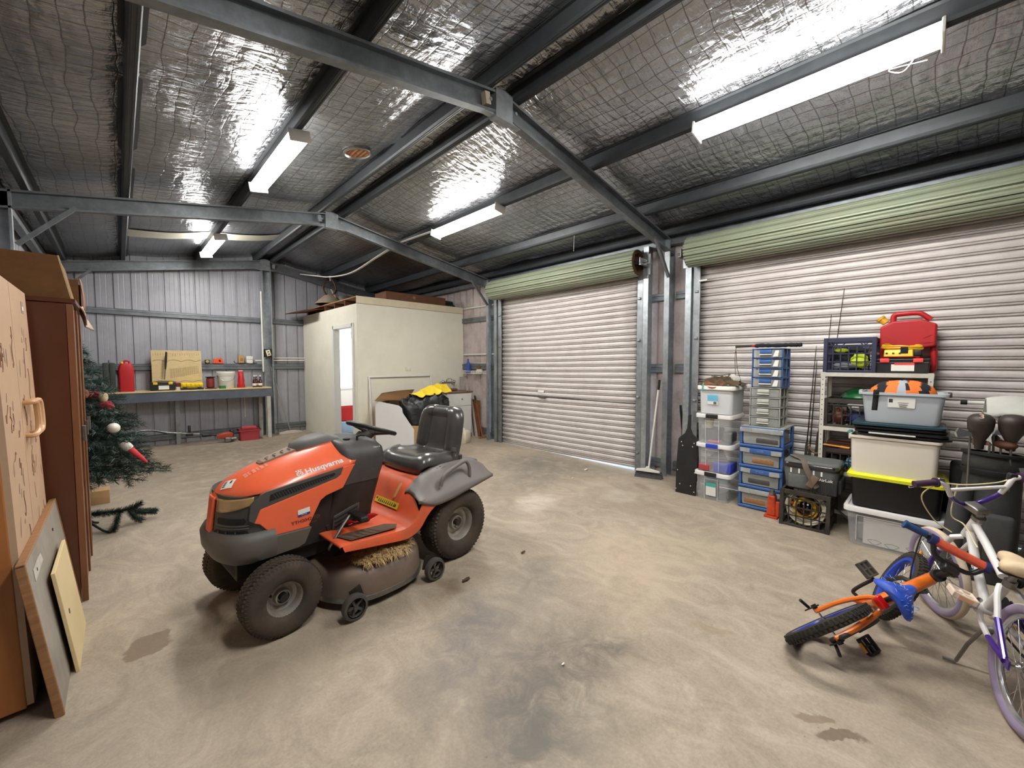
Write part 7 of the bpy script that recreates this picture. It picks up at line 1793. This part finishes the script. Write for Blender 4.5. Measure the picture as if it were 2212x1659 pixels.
for s in (-1, 1):
    mb = MB(); mb.tube(bez([s3(.19, .012 * s, .165), s3(.16, .035 * s, .13), s3(.08, .055 * s, .06), s3(-.015, .058 * s, .004)], 6), .011, 8); mb.tube(bez([s3(.29, .022 * s, -.005), s3(.2, .05 * s, 0), s3(-.01, .058 * s, 0)], 6), .010, 8); mb.build('rear_stay', M_bor, ob)
    mb = MB(); mb.cyl(s3(0, .05 * s, 0), s3(0, .085 * s, 0), .013, n=8); mb.box(s3(-.005, .075 * s, -.012), (.03, .006, .07)); mb.tube([s3(0, .08 * s, -.03), s3(-.03, .12 * s, -.02)], .008, 6); mb.build('axle_bracket', M_black, ob)
mb = MB(); mb.tube([s3(.145, 0, .2), s3(.13, 0, .27), s3(.125, 0, .31)], .012, 10); mb.build('seat_post', M_black, ob)
mb = MB(); mb.rbox(s3(.115, 0, .215), (.03, .055, .035), .005, rot=(0, -.3, 0)); mb.build('rear_reflector', mat('red_reflector', (226, 30, 26), .2, 0, .1, 20, coat=.5), ob)
mb = MB(); secs = []
for x, w1, z0, z1 in ((.25, .010, .285, .30), (.235, .020, .28, .31), (.20, .026, .28, .318), (.155, .040, .285, .33), (.11, .072, .29, .345), (.075, .086, .30, .356), (.05, .074, .315, .356), (.04, .03, .33, .348)):
    secs.append([s3(x, w1 * math.cos(a), (z0 + z1) / 2 + (z1 - z0) / 2 * math.copysign(abs(math.sin(a)) ** .7, math.sin(a)) - .034 * math.cos(a) ** 2 * (w1 / .086)) for a in [2 * PI * k / 18 for k in range(18)]])
mb.loft(secs); sd_ = mb.build('saddle', M_sadb, ob, sharp=70)
mb = MB(); rnd = random.Random(4)
for k in range(46):
    x = rnd.uniform(.05, .14); y = rnd.uniform(-.075, .075); d = rnd.uniform(0, PI); l = rnd.uniform(.008, .02); z = .357 - .012 * (abs(x - .07) / .07) - .036 * (y / .09) ** 2 - .014 * (abs(y) / .08) ** 4
    mb.tube([s3(x, y, z), s3(x + l * math.cos(d), y + l * math.sin(d), z - .002)], .0011, 4)
mb.build('crackle_print', mat('pale_blue_crackle', (140, 170, 226), .6), sd_)
for s in (-1, 1):
    mb = MB(); mb.tube([So @ s3(.502, .02 * s, .15), So @ s3(.53, .048 * s, .12), So @ s3(.612, .045 * s, 0)], .012, 8); mb.build('fork_leg', M_black, ob)
mb = MB(); mb.tube([HTo + Ao * .01, HTo + Ao * .10], .015, 10); mb.rbox(So @ (HTo + Ao * .10 + Vector((.03, 0, 0))), (.07, .06, .04), .01, rot=So.to_3x3()); mb.cyl(HTo + Ao * .005, HTo + Ao * .03, .027); mb.build('stem', M_black, ob)
ch = HTo + Ao * .115 * SC_
hb = lambda x, y, z: So @ (ch + Vector((x, y, z)) * SC_)
mb = MB(); mb.tube(bez([hb(.09, .13, .045), hb(.075, .09, .03), hb(.05, .06, -.005), hb(.045, 0, -.01), hb(.05, -.06, -.005), hb(.075, -.09, .03), hb(.09, -.13, .045)], 6), .011, 10); mb.build('handlebar', M_black, ob)
mb = MB(); mb.tube([hb(.085, .085, .04), hb(.085, -.085, .04)], [.024, .024], 10, flat=.8); 
mb.build('bar_pad', mat('orange_foam_pad', (206, 84, 58), .7, 0, .2, 30), ob)
for s in (-1, 1):
    mb = MB(); mb.tube([hb(.085, .105 * s, .04), hb(.085, .083 * s, .04)], .0255, 10); mb.build('pad_edge', mat('navy_pad_edge', (34, 42, 92), .7), ob)
for s in (-1, 1):
    mb = MB(); mb.tube([hb(.09, .12 * s, .045), hb(.088, .20 * s, .043)], .0165, 10); mb.tube([hb(.088, .197 * s, .043), hb(.088, .205 * s, .043)], .021, 10); mb.build('grip', mat('dark_teal_blue_grip', (28, 66, 112), .7, 0, .12, 12) if s > 0 else M_blackm, ob)
mb = MB(); mb.tube(bez([hb(.11, .10, .03), hb(.14, .15, .03), hb(.125, .19, .03)], 5), .006, 6); mb.rbox(hb(.10, .095, .035), (.03, .03, .035), .006); mb.build('brake_lever', M_black, ob)
mb = MB(); mb.tube(bez([hb(.11, .095, .03), hb(.18, .10, -.02), So @ s3(.56, .05, .2), So @ s3(.54, .02, .13)], 6), .0035, 6); mb.build('brake_cable', M_black, ob)
mb = MB(); mb.tube([s3(.20, -.066, -.005), s3(.30, -.066, -.01)], .002, 4); mb.rbox(s3(.13, -.062, 0), (.30, .022, .09), .01); mb.build('chain_guard', mat('scuffed_black_guard', (48, 46, 44), .55), ob)
for s, (px3, py3, pz3) in ((1, (.345, .125, .105)), (-1, (.214, -.139, -.060))):
    mb = MB(); mb.tube(bez([s3(.30, .045 * s, -.005), s3(.30 + (px3 - .30) * .1, .07 * s, .0), s3(px3, .08 * s, pz3)], 6), .0085, 8); mb.build('crank', M_black, ob)
    pedal(ob, s3(px3, py3, pz3), (0, 1, 0), M_dgr if s > 0 else M_black, (.085, .08, .022), M_amb if s < 0 else None)
# ================================================================== LEFT SIDE: CABINET, WARDROBE, BOARDS, CHRISTMAS TREE
M_pine = mat('worn_pink_pine_paint', (190, 160, 130), .55, 0, .05, 3, stretch=(1, 1, 4), dirt=(170, 128, 100), da=.35, ds=2)
M_amber = mat('amber_varnished_side', (176, 112, 58), .5, 0, .12, 4, stretch=(6, 6, 1), dirt=(160, 96, 44), da=.4)
t = thing('two_door_cabinet', 'tall worn pinkish two-door cabinet at the left edge with scuffs and scribbles', 'cabinet', (-.30, 2.55, 0), rot=(0, rad(-1.6), 0))
mb = MB(); mb.bx(-.43, -.02, 0, .90, .03, 1.835); mb.build('carcass', M_amber, t, bevel=.004)
for a, b in ((.004, .418), (.424, .896)):
    mb = MB(); mb.bx(-.021, 0, a, b, .04, 1.83); rnd = random.Random(12 + int(a * 10))
    mb.cur = 1
    for k in range(14):
        y = rnd.uniform(a + .05, b - .05); z = rnd.uniform(.5, 1.62); q = [Vector((.0012, y, z))]
        for i in range(6): q.append(q[-1] + Vector((0, min(.02, b - .012 - q[-1].y) * rnd.uniform(-1, 1), rnd.uniform(-.045, .02))))
        mb.tube(bez(q, 3), .0014, 4)
    mb.cur = 2
    for k in range(16):
        y = rnd.uniform(a + .05, b - .05); z = rnd.uniform(.45, 1.65); l = rnd.uniform(.02, .09); w1 = rnd.uniform(.003, .014); an = rnd.uniform(-.4, .4)
        mb.prism([(-w1, -l * .3), (0, -l * .5), (w1, -l * .2), (w1 * .6, l * .4), (0, l * .5), (-w1 * .8, l * .2)], .0006, frame((.0006, y, z), (0, math.cos(an), math.sin(an)), (0, -math.sin(an), math.cos(an))))
    d = mb.build('door', [M_pine, mat('brown_pen', (146, 112, 92), .8, 0, .2, 9), mat('grey_scuff', (160, 134, 122), .8, 0, .2, 9)], t)
    y = .52 if a > .1 else .33
    if a > .1:
        for yy in (.475, .60):
            mb = MB(); mb.tube(bez([(0, yy, 1.26), (.03, yy, 1.265), (.036, yy + .07, 1.25), (.036, yy + .075, 1.13), (.03, yy, 1.105), (0, yy, 1.105)], 6), .012, 8); mb.build('handle', mat('tan_plastic_handle', (206, 164, 122), .4), d)
        mb = MB(); mb.box((.001, .75, 1.74), (.002, .06, .06)); mb.build('sticker', mat('grey_sticker', (150, 140, 136), .6), d)
        mb = MB(); mb.box((.002, .75, 1.735), (.002, .04, .02)); mb.build('sticker_text', M_paper, d)
# brown wardrobe
M_ward = mat('mahogany_laminate', (92, 50, 30), .3, 0, .08, 3, stretch=(2, 2, .6), dirt=(104, 60, 36), da=.3, coat=.25)
M_wedge = mat('lighter_wood_edge', (132, 86, 56), .5, 0, .12, 4, stretch=(6, 6, 1))
t = thing('wardrobe', 'tall brown laminate wardrobe between the pink cabinet and the Christmas tree', 'wardrobe', (-.18, 3.56, 0))
mb = MB(); mb.bx(-.62, -.03, 0, .90, .0, 1.805); mb.build('carcass', M_ward, t, bevel=.003)
mb = MB(); mb.bx(-.63, .012, -.012, .91, 1.806, 1.832); mb.build('top_board', M_ward, t, bevel=.004)
for a, b in ((.0, .30), (.304, .60), (.604, .90)):
    mb = MB(); mb.bx(-.029, -.008, a + .012, b, .06, 1.79); d = mb.build('door', M_ward, t, bevel=.003)
    mb = MB(); mb.bx(-.008, .0, a + .014, a + .05, .06, 1.79); mb.build('edge_strip', M_wedge, d, bevel=.002)
    mb = MB(); mb.box((.006, b - .04, 1.0), (.018, .016, .10)); mb.build('handle', M_steel, d, bevel=.003)
mb = MB(); mb.bx(-.028, .0, -.003, .011, .0, 1.80); mb.build('front_stile', M_wedge, t)
# cartons on the wardrobe
t = thing('cardboard_box', 'large brown carton on top of the wardrobe', 'box', (-.50, 3.60, 1.8325))
mb = MB(); mb.loft([[Vector((-.30, 0, z)), Vector((.31 - .045 * z / .25, -.01, z)), Vector((.31 - .045 * z / .25, .52, z)), Vector((-.30, .52, z))] for z in (0, .09, .17, .25)], smooth=False); mb.build('carton', M_cardd, t, bevel=.006)
mb = MB(); mb.box((-.03, -.0125, .125), (.004, .004, .25)); mb.build('tape_seam', mat('shiny_tape', (150, 112, 66), .25), t)
mb = MB(); mb.loft([[Vector((.312 - .045 * z / .25, y, z)) for y in (-.012, .0)] + [Vector((.318 - .045 * z / .25, y, z)) for y in (.0, -.012)] for z in (0, .25)], smooth=False); mb.build('torn_edge', M_ply, t)
t = thing('open_carton', 'open dark carton flap behind the large carton on the wardrobe', 'box', (-.30, 4.18, 1.8325))
mb = MB(); mb.bx(-.25, .12, 0, .012, 0, .20); mb.bx(-.25, .12, .26, .272, 0, .20); mb.bx(-.26, -.25, 0, .27, 0, .20); mb.build('walls', M_cardd, t)
mb = MB(); mb.grid(lambda a, b: Vector((.128 + .012 * math.sin(a * 2.2), .0 + .27 * b, .215 - .21 * a + .008 * nz((a * 5, b * 3, 2)))), 10, 6); mb.build('side_flap', M_wedge, t, solid=.006)
mb = MB(); mb.grid(lambda a, b: Vector((-.165 + .025 * a + .012 * math.sin(b * 5 + a * 3) + .02 * a * b, 3.98 + .14 * (b - .5) * (1 - .5 * a), 1.825 - .12 * a - .03 * b * a + .01 * nz((a * 6, b * 6, 2)))), 10, 10)
tag(mb.build('hanging_rag', mat('grey_pink_rag', (176, 156, 142), .9, 0, .2, 30), solid=.006), 'pale ragged cloth hanging from the top edge of the wardrobe', 'rag')
# leaning boards
M_gbd = mat('grey_faced_board', (150, 142, 130), .6, 0, .12, 4, dirt=(188, 184, 176), da=.5, ds=3)
t = thing('framed_board', 'grey board with brown timber edge leaning on the pink cabinet', 'board', (-.212, 3.0, 0), rot=(0, rad(-7), 0))
mb = MB(); mb.bx(-.022, 0, -.54, .54, 0, .66); mb.build('panel', M_gbd, t)
mb = MB(); mb.bx(-.026, .003, -.556, -.54, 0, .668); mb.bx(-.026, .003, .54, .556, 0, .668); mb.bx(-.026, .003, -.556, .556, .66, .668); mb.build('edging', M_wood, t, bevel=.003)
mb = MB(); mb.prism([(-.44, .55), (-.20, .56), (-.22, .60), (-.30, .605), (-.43, .60)], .001, frame((.001, 0, 0), (0, 1, 0), (0, 0, 1))); mb.build('glue_residue', mat('glue_residue', (196, 192, 180), .7, 0, .15, 12), t)
for y in (-.36, .22):
    mb = MB(); mb.cyl((0, y, .575), (.003, y, .575), .008, n=10); mb.build('screw', M_black, t)
t = thing('cream_board', 'small cream board with a keyhole leaning on the grey board', 'board', (-.180, 3.0, 0), rot=(0, rad(-7), 0))
mb = MB(); mb.bx(-.014, 0, -.25, .25, 0, .50); mb.build('panel', mat('cream_board_face', (222, 200, 152), .6, 0, .05, 4), t, bevel=.002)
mb = MB(); mb.cyl((0, -.14, .26), (.0015, -.14, .26), .013, n=12); mb.build('keyhole', M_black, t)
mb = MB(); mb.rbox((-.19, 6.0, .07), (.16, .18, .14), .004, 2); tag(mb.build('small_carton', M_card), 'small tan carton on the floor behind the Christmas tree', 'box')
# Christmas tree: trunk, whorls of branches, needles
M_ndl = mat('dark_green_needles', (20, 42, 33), .7, 0, .35, 30)
M_frost = mat('frosted_needles', (112, 140, 132), .7, 0, .3, 30)
M_trk = mat('dark_metal_stand', (34, 40, 38), .5, .2, .2, 8)
tx, ty = -.33, 5.0
tree = thing('christmas_tree', 'dark green artificial Christmas tree beside the wardrobe', 'Christmas tree', (tx, ty, 0))
mb = MB(); mb.cyl((0, 0, .05), (0, 0, 1.72), .016, .010); mb.build('trunk', M_trk, tree)
for k in range(4):
    a = PI / 4 + k * PI / 2 + .2; mb = MB(); mb.tube(bez([(0, 0, .14), (.10 * math.cos(a), .10 * math.sin(a), .12), (.22 * math.cos(a), .22 * math.sin(a), .03), (.27 * math.cos(a), .27 * math.sin(a), .006)], 5), .009, 7); mb.build('stand_leg', M_trk, tree)
rnd = random.Random(21)
def needles(mb, path, ln, dens, frost):
    P = bez(path, 8)
    for a, b in zip(P[:-1], P[1:]):
        d = (b - a); L_ = d.length; d.normalize(); o1 = d.orthogonal().normalized(); o2 = d.cross(o1)
        for _ in range(int(L_ * dens)):
            p = a.lerp(b, rnd.random()); th = rnd.uniform(0, 2 * PI); r = (o1 * math.cos(th) + o2 * math.sin(th)); q = p + r * ln * rnd.uniform(.6, 1) + d * ln * rnd.uniform(.2, .8)
            s = d.cross(r) * .0016; mb.cur = 1 if rnd.random() < frost else 0
            mb.add([p - s, p + s, q + s * .4, q - s * .4], [(0, 1, 2, 3)])
nb = 0
for lv in range(15):
    z = .46 + lv * .083; R_ = .60 * (1 - (lv / 15.5) ** 1.05) + .05
    n_b = 9 if lv < 7 else 7
    for k in range(n_b):
        a = 2 * PI * (k + .5 * (lv % 2)) / n_b + rnd.uniform(-.2, .2); r = R_ * rnd.uniform(.85, 1.08); d = Vector((math.cos(a), math.sin(a), 0)); sd2 = Vector((-d.y, d.x, 0))
        if d.x * r + tx < -.68: r = max(.1, (-.68 - tx) / d.x)
        if d.y * r < -.40: r = -.40 / d.y
        mb = MB(); dr_ = -.03 - .02 * rnd.random()
        tip = d * r + Vector((0, 0, z + .12 * r - .10 * r * r * 1.6 - .02)); main = [Vector((0, 0, z)), d * r * .5 + Vector((0, 0, z + .05 * r)), tip]
        fr = .05 + .35 * rnd.random() ** 3 + (.22 if lv > 8 else 0)
        mb.cur = 2; mb.tube(bez(main, 4), .004, 4); needles(mb, main, .045, 620, fr)
        for f in (.35, .55, .75):
            for s in (-1, 1):
                st = d * r * f + Vector((0, 0, z + .05 * r)); en = st + (d * .75 + sd2 * s * .75).normalized() * r * (.46 - .2 * f) + Vector((0, 0, rnd.uniform(-.04, .02)))
                needles(mb, [st, (st + en) / 2 + Vector((0, 0, .01)), en], .042, 600, fr)
        mb.build('branch', [M_ndl, M_frost, M_trk], tree); nb += 1
def low_branch(pts, lab):
    mb = MB(); mb.cur = 0
    for q in pts: needles(mb, [Vector(p) for p in q], .042, 5200, .03); mb.cur = 0; mb.tube(bez(q, 5), .007, 5)
    return tag(mb.build('fallen_branch', [M_ndl, M_frost]), lab, 'branch')
low_branch([[(-.22, 4.82, .20), (-.10, 4.88, .17), (.02, 4.92, .16), (.10, 4.96, .18)], [(-.04, 4.90, .16), (-.06, 4.88, .07), (-.08, 4.84, .02)], [(.04, 4.93, .14), (.12, 5.0, .09), (.20, 5.06, .06)], [(.02, 4.93, .15), (.06, 4.95, .07), (.10, 4.97, .03)]], 'fallen dark green branch sprawling on the floor at the foot of the tree')
# ornaments hang from the tree: things of their own
def bauble(x, y, z, r, m, lab, nm='bauble'):
    b = thing(nm, lab, 'ornament', (x, y, z)); mb = MB(); mb.sphere((0, 0, 0), r, 20, 12); mb.build('ball', m, b); mb = MB(); mb.cyl((0, 0, r * .95), (0, 0, r * 1.22), r * .22); mb.build('cap', M_steel, b)
M_pearl = mat('pearl_white', (224, 218, 206), .3, 0, .06, 10, coat=.4); M_vel = mat('red_velvet', (128, 16, 26), .85, 0, .15, 12, sheen=.4)
bauble(-.045, 4.66, .92, .042, M_pearl, 'pearly white bauble at the right side of the tree')
cloth_blob('velvet_bow', 'dark red velvet ornament at the right of the tree below the bench edge', (-.085, 4.86, 1.09), (.05, .03, .045), M_vel, 31, 'ornament')
cloth_blob('velvet_hat', 'dark red and cream hat ornament higher on the tree', (-.155, 4.86, 1.19), (.045, .03, .03), M_vel, 33, 'ornament')
mb = MB(); mb.sphere((-.10, 4.86, 1.165), (.032, .03, .045), 14, 10); tag(mb.build('cream_pompom', mat('cream_fleece', (206, 186, 150), .95, 0, .1, 20)), 'cream fleece end beside the red hat ornament', 'ornament')
t = thing('candy_ornament', 'red ornament with white cuff hanging on the right of the tree', 'ornament', (.06, 4.72, .71), rot=(0, rad(-38), 0))
mb = MB(); mb.loft([[Vector((r * math.cos(a), r * .6 * math.sin(a), z)) for a in [2 * PI * k / 12 for k in range(12)]] for z, r in ((.04, .024), (0, .024), (-.08, .018), (-.14, .010), (-.15, .004))]); mb.build('stocking', mat('coral_red_cloth', (222, 66, 76), .7), t)
mb = MB(); mb.loft([[Vector((r * math.cos(a), r * .65 * math.sin(a), z)) for a in [2 * PI * k / 12 for k in range(12)]] for z, r in ((.02, .030), (.04, .034), (.08, .034), (.095, .026))]); mb.build('cuff', M_white, t)
cloth_blob('brown_teddy', 'small brown furry ornament at the left of the tree near the wardrobe', (-.215, 4.82, 1.20), (.035, .03, .045), mat('brown_fur', (136, 84, 54), .9, 0, .2, 30), 35, 'ornament')
t = thing('grey_leaf_ornament', 'silvery leaf ornament low on the tree', 'ornament', (-.135, 4.78, .78)); mb = MB(); mb.prism([(0, -.05), (.022, -.01), (.012, .05), (-.004, .06), (-.02, .02)], .006, frame((0, 0, 0), (1, 0, 0), (0, 0, 1))); mb.build('leaf', M_steel, t)
mb = MB(); mb.box((-.235, 5.3, 1.475), (.09, .02, .045)); tag(mb.build('white_tag', M_paper), 'white card tag near the top of the tree', 'tag')
# ---- litter on the floor
M_lit = mat('dry_leaf', (88, 66, 44), .9, 0, .3, 20)
for k, (x, y, r, m, lab, cat) in enumerate(((4.514, 3.232, .035, M_white, 'white scrap on the floor in the middle before the single roller door', 'scrap'), (4.064, 3.113, .018, M_white, 'small white scrap nearer the mower before the single roller door', 'scrap'), (1.49, 1.19, .010, M_white, 'tiny white scrap on the dark oil stain', 'scrap'), (2.178, 2.135, .022, M_lit, 'dry leaf on the floor right of the mower rear wheel', 'leaf'), (1.62, 2.12, .03, M_lit, 'curled dry leaf by the mower deck rear wheel', 'leaf'))):
    mb = MB(); mb.grid(lambda a, b: Vector((x + r * (2 * a - 1), y + r * .6 * (2 * b - 1) * (1 - .6 * abs(2 * a - 1)), .004 + .012 * r / .03 * abs(math.sin(3 * a + b * 2)))), 8, 5); tag(mb.build('leaf' if m is M_lit else 'paper_scrap', m, solid=.0015, off=1), lab, cat)
# ================================================================== CAMERA, SKY
cam = bpy.data.cameras.new('camera'); co = bpy.data.objects.new('camera', cam); COL.objects.link(co)
cam.sensor_fit = 'HORIZONTAL'; cam.sensor_width = 36.0; cam.lens = 880.94 / 2212 * 36.0
cam.clip_start = .02; cam.clip_end = 200
pit, yaw = .0515, .7676
fw = Vector((math.sin(yaw) * math.cos(pit), math.cos(yaw) * math.cos(pit), -math.sin(pit)))
co.location = (0, 0, 1.4532); co.rotation_euler = fw.to_track_quat('-Z', 'Y').to_euler()
SC.camera = co
w = bpy.data.worlds.new('sky'); SC.world = w; w.use_nodes = True
nt = w.node_tree; bg = nt.nodes['Background']
sk = nt.nodes.new('ShaderNodeTexSky'); sk.sky_type = 'NISHITA'; sk.sun_disc = False; sk.sun_elevation = rad(50); sk.sun_rotation = rad(200)
nt.links.new(sk.outputs['Color'], bg.inputs['Color']); bg.inputs['Strength'].default_value = SKY
SC.view_settings.view_transform = 'Standard'; SC.view_settings.look = 'None'
SC.view_settings.exposure = EXPO; SC.view_settings.gamma = 1.0; SC.view_settings.use_curve_mapping = False
SC.cycles.max_bounces = 8; SC.cycles.diffuse_bounces = 5; SC.cycles.glossy_bounces = 4; SC.cycles.transparent_max_bounces = 16
SC.cycles.sample_clamp_indirect = 6; SC.cycles.use_denoising = True
SC.cycles.caustics_reflective = False; SC.cycles.caustics_refractive = False
